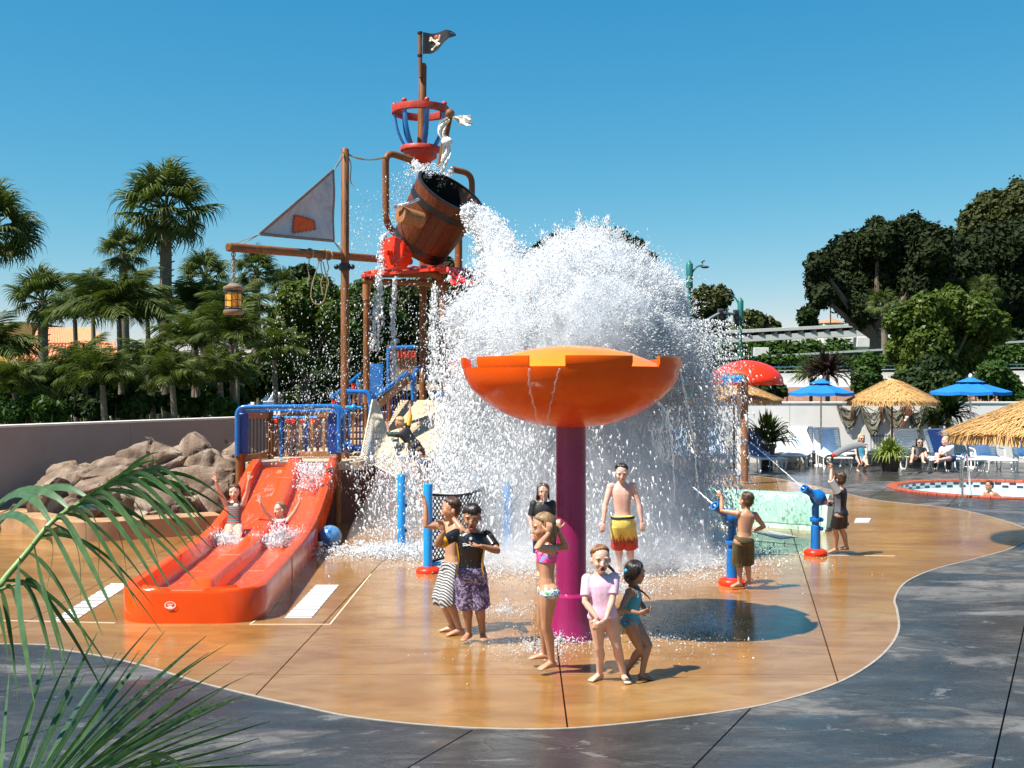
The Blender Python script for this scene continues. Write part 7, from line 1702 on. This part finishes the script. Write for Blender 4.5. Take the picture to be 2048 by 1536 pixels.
MB().tube(spline([P(1478, 612, 84), P(1472, 598, 84), P(1463, 590, 84), P(1452, 588, 84)], 5), .055, 8).build('lamp_arm', M_teal, th); MB().ball(P(1455, 589, 84), (.3, .18, .08)).build('lamp_head', M_dkmetal_shade, th)
MB().tube(spline([P(1480, 633, 84), P(1460, 627, 82), P(1440, 627, 80), P(1415, 640, 78), P(1395, 652, 76)], 6), .10, 10).build('mast_arm', mat('grey steel arm', (.25, .27, .27), .4), th)
MB().tube([P(1481, 694, 84), P(1440, 675, 80), P(1405, 668, 77)], .06, 8).build('sign_arm', M_teal, th)
for px, py, Y in ((1441, 635, 80), (1472, 636, 83)):
    c = P(px, py, Y); sg = MB().box(c, (.42, .35, 1.25)).build('signal_head', M_dkmetal_shade, th, 30, .03)
    for k in range(3): MB().lathe([(.14, .0), (.15, .03), (.14, .2)], 12, c + V((0, -.18, .38 - .38 * k)), (0, -1, 0)).build('signal_lens', M_black, th)
sc_ = P(1424, 686, 79); MB().box(sc_, (2.3, .05, .5)).build('street_sign', mat('green sign', (.012, .10, .055), .5), th, 30)
cu = bpy.data.curves.new('sign_lettering', 'FONT'); cu.body = 'Harbor Blvd'; cu.size = .44; cu.align_x = 'CENTER'; cu.align_y = 'CENTER'; cu.extrude = .005; cu.materials.append(M_white)
tmp = bpy.data.objects.new('t', cu); C.objects.link(tmp); bpy.context.view_layer.update(); me = bpy.data.meshes.new_from_object(tmp.evaluated_get(bpy.context.evaluated_depsgraph_get())); bpy.data.objects.remove(tmp)
me.transform(Matrix.Translation(sc_ + V((0, -.035, 0))) @ Matrix.Rotation(R(90), 4, 'X')); link('sign_lettering', me, th, kind='stuff')
mb = thing('flagstaff', 'thin flagpole without a flag above the pine edge at the right', 'flagpole', P(1661, 640, 150)); MB().tube([P(1661, 655, 150), P(1661, 604, 150)], .09, 8).build('pole', M_dkmetal_shade, mb); MB().ball(P(1661, 604, 150), .2).build('finial', M_conc, mb)
rf = thing('pavilion', 'small orange roofed pavilion peeking over the monorail beam', 'building', P(1660, 650, 190)); rc = P(1662, 641, 190); mb = MB(); mb.lathe([(2.6, 0), (0, 1.0)], 8, rc - V((0, 0, .5))).build('roof', mat('orange tile', (.42, .20, .10), .8), rf); MB().box(rc - V((0, 0, 6)), (3.6, 3.6, 11)).build('wall', M_conc, rf, 30)
# blue lamp post among the palms on the left
t, th = pole_thing('blue and teal street lamp post with a blue banner among the left palms', 323, 566, 50, .10, 'street_lamp')
MB().tube(spline([P(323, 580, 50), P(335, 572, 50), P(352, 570, 50), P(368, 574, 50)], 5), .05, 8).build('lamp_arm', M_teal, th); MB().ball(P(371, 574, 50), (.3, .18, .08)).build('lamp_head', M_dkmetal_shade, th)
c0, c1 = P(324, 642, 49.8), P(331, 693, 49.8); MB().box(((c0 + c1) / 2), (.32, .03, c0.z - c1.z)).build('banner', mat('blue banner', (.01, .13, .42), .6), th, 30)
# buildings on the far left
yb = thing('yellow_building', 'flat roofed yellow stucco building at the far left', 'building', V((-44, 95, .25)))
M_yw = mat('yellow stucco', (.62, .42, .07), .85, .06, 1); M_och = mat('ochre stucco', (.20, .13, .035), .85, .06, 1); s_ = lambda px, py, Y: P(px, py, Y)
t0, t1 = P(-120, 650, 95), P(16, 650, 95); MB().prism([(t0.x, 95), (t1.x, 95), (t1.x, 103), (t0.x, 103)], .2, t1.z).build('wall', M_yw, yb, 30)
MB().prism([(t0.x - .2, 94.8), (t1.x + .2, 94.8), (t1.x + .2, 103), (t0.x, 103)], t1.z, t1.z + .35).build('parapet', M_conc, yb, 30)
t0, t1 = P(17, 645, 92), P(64, 650, 92); MB().prism([(t0.x, 92), (t1.x, 92), (t1.x, 100), (t0.x, 100)], .2, t0.z).build('tower', M_och, yb, 30)
tb = thing('tiled_building', 'low building with orange clay tile roof behind the fan palm', 'building', V((-34, 92, .25)))
M_clay = mat('orange clay tile', (.62, .24, .11), .8, .3, 3, .4, 8, stretch=(6, 1, 1))
for (x0, x1, y0, y1, Y) in ((64, 215, 657, 688, 88), (30, 240, 685, 720, 84)):
    a, b = P(x0 + (12 if y0 < 670 else 20), y0, Y + 5), P(x1 - (30 if y0 < 670 else 10), y0, Y + 5); c, d = P(x1, y1, Y), P(x0, y1, Y); MB().rings([[a, b, c, d], [q - V((0, 0, .15)) for q in (a, b, c, d)]]).build('roof', M_clay, tb, 30)
    n = 26
    for i in range(n): f_ = (i + .5) / n; MB().tube([a.lerp(b, f_), d.lerp(c, f_)], .13, 6).build('tile_row', M_clay, tb)
a, b = P(40, 720, 86), P(235, 720, 86); MB().prism([(a.x, 84.5), (b.x, 84.5), (b.x, 92), (a.x, 92)], .2, a.z).build('wall', mat('cream stucco', (.6, .48, .3), .85), tb, 30)
wb = thing('white_building', 'low white building glimpsed between trunks behind the lamp post', 'building', V((-36, 112, .25))); a, b = P(250, 735, 110), P(345, 752, 110)
MB().prism([(a.x, 122), (b.x, 122), (b.x, 128), (a.x, 128)], .2, P(0, 732, 122).z).build('wall', M_white, wb, 30)
for i in range(4): q = P(262 + i * 22, 745, 121.9); MB().box(q, (.9, .1, .9)).build('window', M_dkmetal_shade, wb, 30)
# cars
def car(label, px, Y, L, W, Hh, suv, rz, m):
    g0 = V((P(px, 0, Y).x, Y, .29)); t = thing('parked_car', label, 'car', g0, 'white cars parked on the street'); M = Matrix.Rotation(rz, 3, 'Z'); X = lambda x, y, z: g0 + M @ V((x, y, z))
    hl = L / 2; bo = [(-hl, .35), (-hl + .05, .8), (-hl * .55, .95), (hl * .4, .98 if suv else .92), (hl * .92, .86 if suv else .72), (hl, .62), (hl, .35)]
    mb = MB(); mb.rings([[X(x, y, z) for x, z in bo] for y in (-W / 2, W / 2)]); mb.build('body', m, t, 30, .06)
    cab = [(-hl * .94, .9), (-hl * .86, Hh), (hl * .12, Hh), (hl * .42, .92)] if suv else [(-hl * .8, .9), (-hl * .45, Hh), (hl * .1, Hh), (hl * .5, .88)]
    mb = MB(); mb.rings([[X(x, y * (1 if z < 1 else .88), z) for x, z in cab] for y in (-W / 2 + .04, W / 2 - .04)]); mb.build('cabin', m, t, 30, .05)
    gl = mat('car glass', (.02, .03, .04), .05) if 'car glass' not in bpy.data.materials else bpy.data.materials['car glass']
    ym = lambda z: (W / 2 - .02) * (1 - .12 * (z - .95) / (Hh - .95))
    for sg in (-1, 1):
        for x0, x1 in ((-.72, -.30), (-.26, .10)):
            zz = (1.02, Hh - .12); MB().add([X(hl * x0, sg * ym(zz[0]), zz[0]), X(hl * x1 + (hl * .12 if x1 > 0 else 0), sg * ym(zz[0]), zz[0]), X(hl * x1, sg * ym(zz[1]), zz[1]), X(hl * (x0 + (.1 if not suv else .02)), sg * ym(zz[1]), zz[1])], [(0, 1, 2, 3)]).build('window', gl, t, 0)
    MB().add([X(hl * .47, -W * .42, .95), X(hl * .47, W * .42, .95), X(hl * .16, W * .36, Hh - .06), X(hl * .16, -W * .36, Hh - .06)], [(0, 1, 2, 3)]).build('windscreen', gl, t, 0)
    for x in (-hl * .62, hl * .62):
        for sg in (-1, 1):
            w_ = MB().lathe([(.33, -.1), (.35, -.05), (.35, .08), (.33, .1)], 18, X(x, sg * (W / 2 - .1), .33), M @ V((0, 1, 0))).build('wheel', M_black, t); MB().lathe([(.2, -.11), (.2, .11)], 12, X(x, sg * (W / 2 - .1), .33), M @ V((0, 1, 0))).build('rim', M_steel, w_)
    for sg in (-1, 1): MB().ball(X(hl * .96, sg * W * .36, .66), (.08, .16, .08)).build('headlight', M_steel, t); MB().box(X(-hl * .98, sg * W * .42, .8), (.05, .12, .25), M).build('tail_light', M_red, t, 30)
M_carw = mat('white car paint', (.75, .75, .74), .2, .03, 2, coat=.5)
car('white sport utility vehicle parked far behind the slide railing', 548, 112, 4.7, 1.9, 1.85, True, R(-150), M_carw)
car('white sedan parked behind the slide railing, nearer than the tall vehicle', 622, 86, 4.6, 1.8, 1.45, False, R(-165), M_carw)
car('white car parked behind the palms near the blue lamp post', 302, 92, 4.5, 1.8, 1.4, False, R(178), M_carw)
# ---------------------------------------------------------------- falling water
s = N('white water'); s.set(Base_Color=(.93, .95, .96), Roughness=.25)
t = s.n('BsdfTranslucent'); t.inputs[0].default_value = (.93, .95, .97, 1); m_ = s.n('MixShader'); m_.inputs[0].default_value = .55
s.l(s.b.outputs[0], m_.inputs[1]); s.l(t.outputs[0], m_.inputs[2]); s.l(m_.outputs[0], s.out.inputs[0]); M_foam = s.m
s = N('clear water'); s.set(Base_Color=(.9, .95, .97), Roughness=.03, IOR=1.33, Transmission_Weight=.85); M_clear = s.m
def vnoise(p, sc, seed=0, oct_=3):
    "cheap vectorised value noise, about -1..1"
    tot = np.zeros(len(p)); amp = 1.0; nrm_ = 0
    for o in range(oct_):
        q = p * np.array(sc) * 2 ** o + 17.3 * o + seed; i = np.floor(q).astype(np.int64); f = q - i; f = f * f * (3 - 2 * f); r = np.zeros(len(p))
        for dx in (0, 1):
            for dy in (0, 1):
                for dz in (0, 1):
                    h_ = ((i[:, 0] + dx) * 374761393 + (i[:, 1] + dy) * 668265263 + (i[:, 2] + dz) * 2147483647 + seed * 97) & 0xffffffff
                    h_ = ((h_ ^ (h_ >> 13)) * 1274126177) & 0xffffffff; v = ((h_ ^ (h_ >> 16)) & 0xffff) / 32767.5 - 1
                    r += v * (f[:, 0] if dx else 1 - f[:, 0]) * (f[:, 1] if dy else 1 - f[:, 1]) * (f[:, 2] if dz else 1 - f[:, 2])
        tot += amp * r; nrm_ += amp; amp *= .55
    return tot / nrm_
def drops(name, label, p, vel, size, elong, seed=0, m=None):
    rg = np.random.RandomState(seed); n = len(p); p = np.asarray(p, float); vel = np.asarray(vel, float) + rg.normal(size=(n, 3)) * .25 * np.linalg.norm(vel, axis=1)[:, None]
    d = vel / np.maximum(1e-6, np.linalg.norm(vel, axis=1))[:, None]; u = np.cross(d, rg.normal(size=(n, 3))); u /= np.maximum(1e-6, np.linalg.norm(u, axis=1))[:, None]; w = np.cross(d, u)
    s_ = (size * np.exp(rg.normal(size=n) * .45))[:, None] if np.isscalar(size) else (size * np.exp(rg.normal(size=n) * .35))[:, None]
    L = s_ * (elong * rg.uniform(.5, 1.4, n))[:, None]; c = math.sqrt(3) / 2
    V = np.stack([p + d * L, p - d * L * .7 + u * s_ * 1.1, p - d * L * .7 - u * s_ * .55 + w * s_ * c, p - d * L * .7 - u * s_ * .55 - w * s_ * c], 1)
    V[:, :, 2] = np.maximum(V[:, :, 2], .004)
    F_ = (np.arange(n) * 4)[:, None, None] + np.array([[0, 1, 2], [0, 2, 3], [0, 3, 1], [1, 3, 2]])[None]
    o = link(name, npmesh(name, V.reshape(-1, 3), F_.reshape(-1, 3), m or M_foam, True)); o['kind'] = 'stuff'; o['label'] = label; return o
RW = np.random.RandomState(99)
CX, CY = 1.12, 17.6
BL = [(1190, 600, 100, -.35), (1120, 602, 92, -.45), (1268, 625, 92, -.25), (1052, 632, 70, .2), (1172, 545, 76, .2), (1232, 566, 66, -.1), (1320, 668, 54, 0), (985, 632, 52, .5), (932, 640, 36, .8), (1190, 690, 125, -.85), (1085, 695, 95, -.6), (1285, 715, 92, -.6), (1132, 520, 42, .2), (1208, 508, 40, .1), (1185, 490, 30, .2), (1000, 690, 66, -.1)]
BC = np.array([list(P(x, y, CY + dy)) for x, y, r, dy in BL]); BR = np.array([r * CY / F for x, y, r, dy in BL])
def shell(n, lo, hi, tail):
    j = RW.choice(len(BC), n * 2, p=BR ** 2 / (BR ** 2).sum()); d = RW.normal(size=(n * 2, 3)); d /= np.linalg.norm(d, axis=1)[:, None]
    rho = RW.uniform(lo, hi, n * 2); k = RW.rand(n * 2) < tail; rho = np.where(k, hi + RW.exponential(.10, n * 2), rho); lump = 1 + .16 * vnoise(d * 2 + BC[j], (3.2,) * 3, 5) + .10 * np.maximum(0, vnoise(d * 4 + BC[j], (5,) * 3, 7, 2)) * 2
    p = BC[j] + d * (BR[j] * rho * lump)[:, None]
    near = (np.linalg.norm((p[:, None, :] - BC[None]) / BR[None, :, None], axis=2)).min(1); ok = near > lo * .97
    v = d + (p - np.array([CX, CY, 2.4])) * .5 + np.array([0, 0, -.2]); return p[ok][:n], v[ok][:n], k[ok][:n]
p, v, k = shell(130000, .97, 1.14, .14); drops('water_splash', 'fine white spray bursting outward behind the orange bowl', p, v, np.where(k, .0055, .0072), 3.2, 1)
# ragged crown jets along the outline
pts = []; vs = []; cen = np.array([CX, CY, 2.6])
for j in range(120):
    i = RW.choice(len(BC), p=BR / BR.sum()); d = RW.normal(size=3); d[1] *= .5; d[2] = abs(d[2]) * .9; d /= np.linalg.norm(d); b = BC[i] + d * BR[i] * .95
    o = (b - cen); o /= np.linalg.norm(o); o = o * .8 + d * .5; L = RW.uniform(.10, .34); n = 150; tt = RW.rand(n); pts.append(b + o * (tt * L)[:, None] + RW.normal(size=(n, 3)) * (.07 * (1 - .7 * tt))[:, None]); vs.append(np.repeat(o[None], n, 0))
drops('spray', 'ragged water jets along the outline of the white splash', np.concatenate(pts), np.concatenate(vs), .0058, 3.4, 2)
def mist(name, label, mbx, dens, vox=.08, ns=2.4, r0=.36, r1=.64):
    s = N(name); pv = s.n('VolumePrincipled'); pv.inputs['Color'].default_value = (.97, .98, 1, 1); pv.inputs['Anisotropy'].default_value = .35
    f = s.noise(s.coord('Object', (1, 1, .6)), ns, 6, .68, .4); s.l(s.math('MULTIPLY', s.ramp(f, [(r0, .0), (r1, 1.0)]), dens), pv.inputs['Density'])
    s.t.links.remove(s.out.inputs['Surface'].links[0]); s.l(pv.outputs[0], s.out.inputs['Volume'])
    o = link(name, remeshed(mbx, name, s.m, vox, 2)); o['kind'] = 'stuff'; o['label'] = label; return o
mb = MB()
for c, r in zip(BC, BR): mb.ball(V(c), r * 1.13, 16, 10)
mist('mist', 'fine white mist round the burst of water', mb, 9.0, .08, 3.2, .34, .60)
mb = MB(); mb.lathe([(2.35, .03), (2.2, .5), (1.8, 1.4), (1.6, 2.2), (1.3, 2.5)], 28, V((CX, CY, 0)))
mist('mist', 'thin white mist inside the falling curtain of water', mb, 1.5, .08, 3.0, .38, .62)
mb = MB(); mb.lathe([(2.75, .03), (2.6, .22), (2.0, .42), (0, .5)], 28, V((CX, CY, 0)))
mist('mist', 'low mist where the falling water breaks on the floor', mb, 1.6, .06)
mb = MB(); mb.lathe([(1.0, .02), (.9, .3), (.6, .9), (.35, 1.4), (0, 1.5)], 20, G(805, 1095) + V((0, .3, 0)))
mist('mist', 'thin mist round the left blue bollard', mb, .55, .06)
# falling curtain below the dome
n = 420000; u = RW.rand(n); z = RW.uniform(0, 2.9, n); rr = 1.72 * np.sqrt(u) * (1 + .22 * (1 - z / 2.9)) + np.abs(RW.normal(size=n)) * .30; a = RW.uniform(0, 2 * math.pi, n)
p = np.stack([CX + rr * np.cos(a) * 1.08, CY + rr * np.sin(a) * .8, z], 1)
den = .27 + .90 * vnoise(p, (3.4, 3.4, .85), 21) + .40 * vnoise(p, (9, 9, 2.2), 23, 2) + .30 * np.clip((z - 2.2) / .7, 0, 1) + .35 * np.clip((.55 - z) / .55, 0, 1) - .22 * np.clip(rr / 2.2 - .75, 0, 1)
keep = RW.rand(n) < np.clip(den, .02, .95) * .42; p = p[keep]; rad = p - np.array([CX, CY, 0]); v = np.stack([rad[:, 0] * .12, rad[:, 1] * .12, -1 + 0 * rad[:, 0]], 1)
drops('water_curtain', 'white curtain of falling drops under the splash behind the magenta post', p, v, .0070, 5.6, 3)
# pour from the barrel
def along(path, n, r0, r1, Yj=1.0):
    L = spline(path, 12); tt = RW.rand(n); i = tt * (len(L) - 1); k = np.minimum(i.astype(int), len(L) - 2); A_ = np.array([list(q) for q in L]); f = (i - k)[:, None]
    c = A_[k] * (1 - f) + A_[k + 1] * f; v = A_[k + 1] - A_[k]; v /= np.linalg.norm(v, axis=1)[:, None]
    return c + RW.normal(size=(n, 3)) * ((r0 + (r1 - r0) * tt)[:, None] * np.array([1, Yj, 1])), v, tt
P1, V1, T1 = along([P(934, 424, 22.3), P(962, 436, 22.0), P(996, 475, 21.2), P(1022, 535, 20.2), P(1050, 620, 19.0)], 30000, .05, .20)
P2, V2, T2 = along([P(940, 432, 22.3), P(966, 470, 21.9), P(985, 540, 21.2), P(995, 640, 20.2), P(990, 740, 19.5)], 16000, .06, .24)
p = np.concatenate([P1, P2]); v = np.concatenate([V1, V2]); kp = RW.rand(len(p)) < np.clip(.75 + .8 * vnoise(p, (5, 5, 3), 31), .15, 1)
drops('water_pour', 'white torrent pouring from the tipped barrel into the splash', p[kp], v[kp], .0085, 3.8, 4)
def boxpx(n, x0, x1, y0, y1, Ya, Yb, sc=(3, 3, .9), base=.5, amp=.8, seed=0):
    ex = (x1 - x0) * .12; px = x0 - ex + (x1 - x0 + 2 * ex) * RW.beta(1.9, 1.9, n); py = y0 + (y1 - y0) * RW.beta(1.25, 1.15, n); Y = RW.uniform(Ya, Yb, n); p = np.stack([(px - 1024) * Y / F, Y, CH - (py - HZ) * Y / F], 1)
    kp = (RW.rand(n) < np.clip(base + amp * vnoise(p, sc, seed), 0.01, 1)) & (p[:, 2] > .01); return p[kp]
dn = np.array([0, 0, -1.0])
# band of water thrown left of the dome, over the nets and platform
az = RW.normal(size=(30000, 3)) * np.array([.36, .6, .28]) + np.array(P(985, 645, 19.0)); kp = RW.rand(len(az)) < np.clip(.7 + .9 * vnoise(az, (3, 3, 3), 41), .05, 1); az = az[kp]
drops('spray', 'white water thrown left of the splash over the red roof edge', az, np.repeat(np.array([[-.5, -.2, -.8]]), len(az), 0), .0075, 3.0, 5)
p = np.concatenate([boxpx(40000, 868, 1010, 660, 1040, 17.2, 20.5, base=.28, amp=1.0, seed=51), boxpx(26000, 725, 905, 905, 1125, 16.6, 19.4, base=.12, amp=.9, seed=52), boxpx(7000, 690, 900, 880, 1000, 20.2, 21.2, base=.1, seed=53), boxpx(3000, 930, 1010, 520, 660, 20.5, 21, base=.4, seed=54)])
drops('spray', 'curtain of falling drops over the nets and blue bollards', p, np.repeat(np.array([[.03, 0, -1.0]]), len(p), 0), .0072, 4.4, 6)
p = np.concatenate([boxpx(8000, 560, 880, 560, 830, 20, 24, (1.4,) * 3, .25, .9, 61), boxpx(2200, 690, 800, 380, 560, 22.5, 24.5, (1.4,) * 3, .25, .9, 62), boxpx(4000, 540, 700, 780, 930, 20, 22, (2,) * 3, .3, .9, 63), boxpx(1500, 770, 832, 345, 470, 23.3, 24.0, base=.5, seed=64), boxpx(1300, 812, 885, 326, 352, 23.0, 23.6, base=.6, seed=65)])
drops('spray', 'sparse flying drops around the mast, barrel and stair', p, np.repeat(np.array([[-.3, -.1, -.8]]), len(p), 0), .0054, 2.6, 7)
for path, n, r in (([P(768, 470, 23.3), P(760, 540, 23), P(755, 620, 22.6), P(750, 700, 22.4)], 900, .05), ([P(790, 560, 23), P(786, 640, 23), P(790, 760, 22.6)], 700, .03), ([P(870, 575, 23), P(868, 650, 22.8), P(868, 760, 22.4)], 900, .05), ([P(826, 322, 24.1), P(838, 335, 23.6), P(850, 352, 23.2)], 700, .04), ([P(905, 339, 24.8), P(893, 352, 24.2), P(880, 368, 23.6)], 500, .04)):
    a_, b_, _ = along(path, n, r * .5, r * 1.5); drops('water_trickle', 'thin trickle of water dripping from the red roof and pipes', a_, b_, .011, 3.0, 8)
# right hand spray in front of the brown pipe
n = 26000; px = 1380 + np.abs(RW.normal(size=n)) * 44; py = RW.uniform(640, 1050, n); px += (py - 700) * .07; Y = RW.uniform(16.5, 19.5, n); p = np.stack([(px - 1024) * Y / F, Y, CH - (py - HZ) * Y / F], 1); kp = (RW.rand(n) < np.clip(.5 + .7 * vnoise(p, (3, 3, 1.2), 71), .03, 1)) & (p[:, 2] > .02); p = p[kp]
drops('spray', 'grey shaded spray drifting right of the splash', p, np.repeat(np.array([[.25, 0, -.9]]), len(p), 0), .0055, 3.6, 9)
# water breaking on the floor
n = 46000; a = RW.uniform(0, 2 * math.pi, n); rr = np.abs(RW.normal(size=n)) * .75 + 1.25; p = np.stack([CX + rr * np.cos(a), CY - .2 + rr * np.sin(a) * .95, np.abs(RW.normal(size=n)) * .11 * np.clip(2.8 - rr, .2, 1)], 1)
drops('spray', 'foam and low spray where the falling water hits the floor', p, np.stack([np.cos(a) * .6, np.sin(a) * .6, .5 + 0 * a], 1), .0075, 1.8, 10)
n = 9000; q = G(800, 1108); a = RW.uniform(0, 2 * math.pi, n); rr = np.abs(RW.normal(size=n)) * .55; p = np.stack([q.x + rr * np.cos(a) * 1.3, q.y + rr * np.sin(a) * .7, np.abs(RW.normal(size=n)) * .07], 1); drops('spray', 'foam around the base of the left blue bollard', p, np.stack([np.cos(a) * .6, np.sin(a) * .6, .5 + 0 * a], 1), .009, 1.5, 11)
pts = [];
for px, py, n, r, hh in ((1415, 1262, 1500, .22, .10), (1120, 1285, 900, .3, .05), (1060, 1300, 700, .4, .04), (1330, 1275, 900, .5, .03), (1010, 1225, 700, .3, .05), (1240, 1180, 2500, .5, .06)):
    q = G(px, py); a = RW.uniform(0, 2 * math.pi, n); rr = np.abs(RW.normal(size=n)) * r; pts.append(np.stack([q.x + rr * np.cos(a), q.y + rr * np.sin(a), np.abs(RW.normal(size=n)) * hh], 1))
p = np.concatenate(pts); drops('spray', 'small splashes bouncing on the wet floor near the magenta post', p, np.stack([RW.normal(size=len(p)), RW.normal(size=len(p)), 1 + 0 * p[:, 0]], 1), .0048, 1.3, 12)
# bursts round the two girls on the slide
def burst(px, py, Y, n, rx, rz, seed, lab):
    c = np.array(P(px, py, Y)); rg = np.random.RandomState(seed * 7); nj = 38; aj = rg.uniform(-.35, math.pi + .35, nj); Lj = rg.uniform(.35, 1.15, nj); j = RW.choice(nj, n); u = RW.rand(n) ** .8; a = aj[j] + RW.normal(size=n) * .05
    p = c + np.stack([np.cos(a) * u * rx * Lj[j], -.30 * u * rg.rand(nj)[j] + RW.normal(size=n) * .05, np.sin(a) * u * rz * Lj[j] - .22 * (u ** 2) * rz + .05], 1) + RW.normal(size=(n, 3)) * (.010 + .03 * u)[:, None]
    drops('slide_splash', lab, p, np.stack([np.cos(a), -.3 + 0 * a, np.sin(a)], 1), .0058, 3.0, seed)
burst(452, 1098, 16.9, 4200, .50, .30, 13, 'white splash at the feet of the girl in the left lane'); burst(562, 1096, 16.7, 4600, .46, .46, 14, 'white splash round the legs of the girl in the right lane'); burst(520, 1104, 16.65, 1300, .22, .34, 15, 'curl of water on the divider beside the second girl')
p = boxpx(3000, 590, 660, 925, 985, 19.4, 20.8, base=.5, seed=75); drops('slide_splash', 'white water running onto the top of the right slide lane', p, np.repeat(np.array([[0, -1, -.4]]), len(p), 0), .010, 2.2, 16)
# water running from the rim of the bowl, and the cannon jets
def stream(label, pts, r, m=None):
    L = spline(pts, 8); n = len(L); tag(MB().tube([q + V((.006 * math.sin(i * 1.9), 0, 0)) for i, q in enumerate(L)], [r * (1 - .5 * i / n) * (1 + .35 * math.sin(i * 2.3)) for i in range(n)], 6).build('water_stream', m or M_clear, None, 180), label, 'water stream', 'thin streams of water')
Ym = 11.53
stream('thin water stream off the left edge of the front bowl notch', [P(1058, 737, 10.42), P(1060, 780, 10.5), P(1072, 832, 10.75), P(1076, 900, 10.8), P(1078, 990, 10.8)], .010)
stream('thin water stream off the right edge of the front bowl notch', [P(1119, 737, 10.4), P(1108, 780, 10.5), P(1096, 835, 10.75), P(1090, 900, 10.8), P(1086, 1010, 10.8)], .010)
stream('long thin water stream falling from the right rim of the bowl', [P(1361, 738, 11.5), P(1372, 800, 11.5), P(1388, 890, 11.5), P(1398, 1000, 11.5)], .010)
stream('water stream falling beneath the right side of the bowl', [P(1310, 800, 11), P(1334, 830, 11), P(1345, 900, 11), P(1350, 1010, 11)], .016)
stream('jet from the near water cannon into the splash', [P(1430, 1012, 14.45), P(1412, 996, 15), P(1386, 974, 15.8)], .014, M_foam)
stream('jet from the far water cannon flying left towards the loungers', [P(1608, 977, 17.05), P(1590, 962, 17.3), P(1540, 918, 18), P(1500, 884, 18.6)], .010, M_foam)

# pour and left curtain get their own fine mist
mb = MB()
for q, r in zip(spline([P(938, 430, 22.3), P(966, 442, 22.0), P(996, 485, 21.2), P(1015, 545, 20.4), P(1030, 620, 19.2)], 3), np.linspace(.16, .62, 13)): mb.ball(q, (r * .8, r, r), 14, 9)
mist('mist', 'white mist in the torrent between barrel and splash', mb, 7.0, .07, 4.0, .36, .62)
mb = MB()
for px, py, Y, r in ((985, 650, 19.2, .55), (935, 640, 19.4, .4), (960, 720, 19.2, .5), (930, 820, 19, .45), (960, 900, 18.8, .5), (930, 980, 18.4, .45), (880, 1040, 18, .4)): mb.ball(P(px, py, Y), (r * .9, r, r * 1.2), 14, 9)
mist('mist', 'thin mist left of the splash over the nets', mb, 1.2, .08, 2.6, .36, .66)
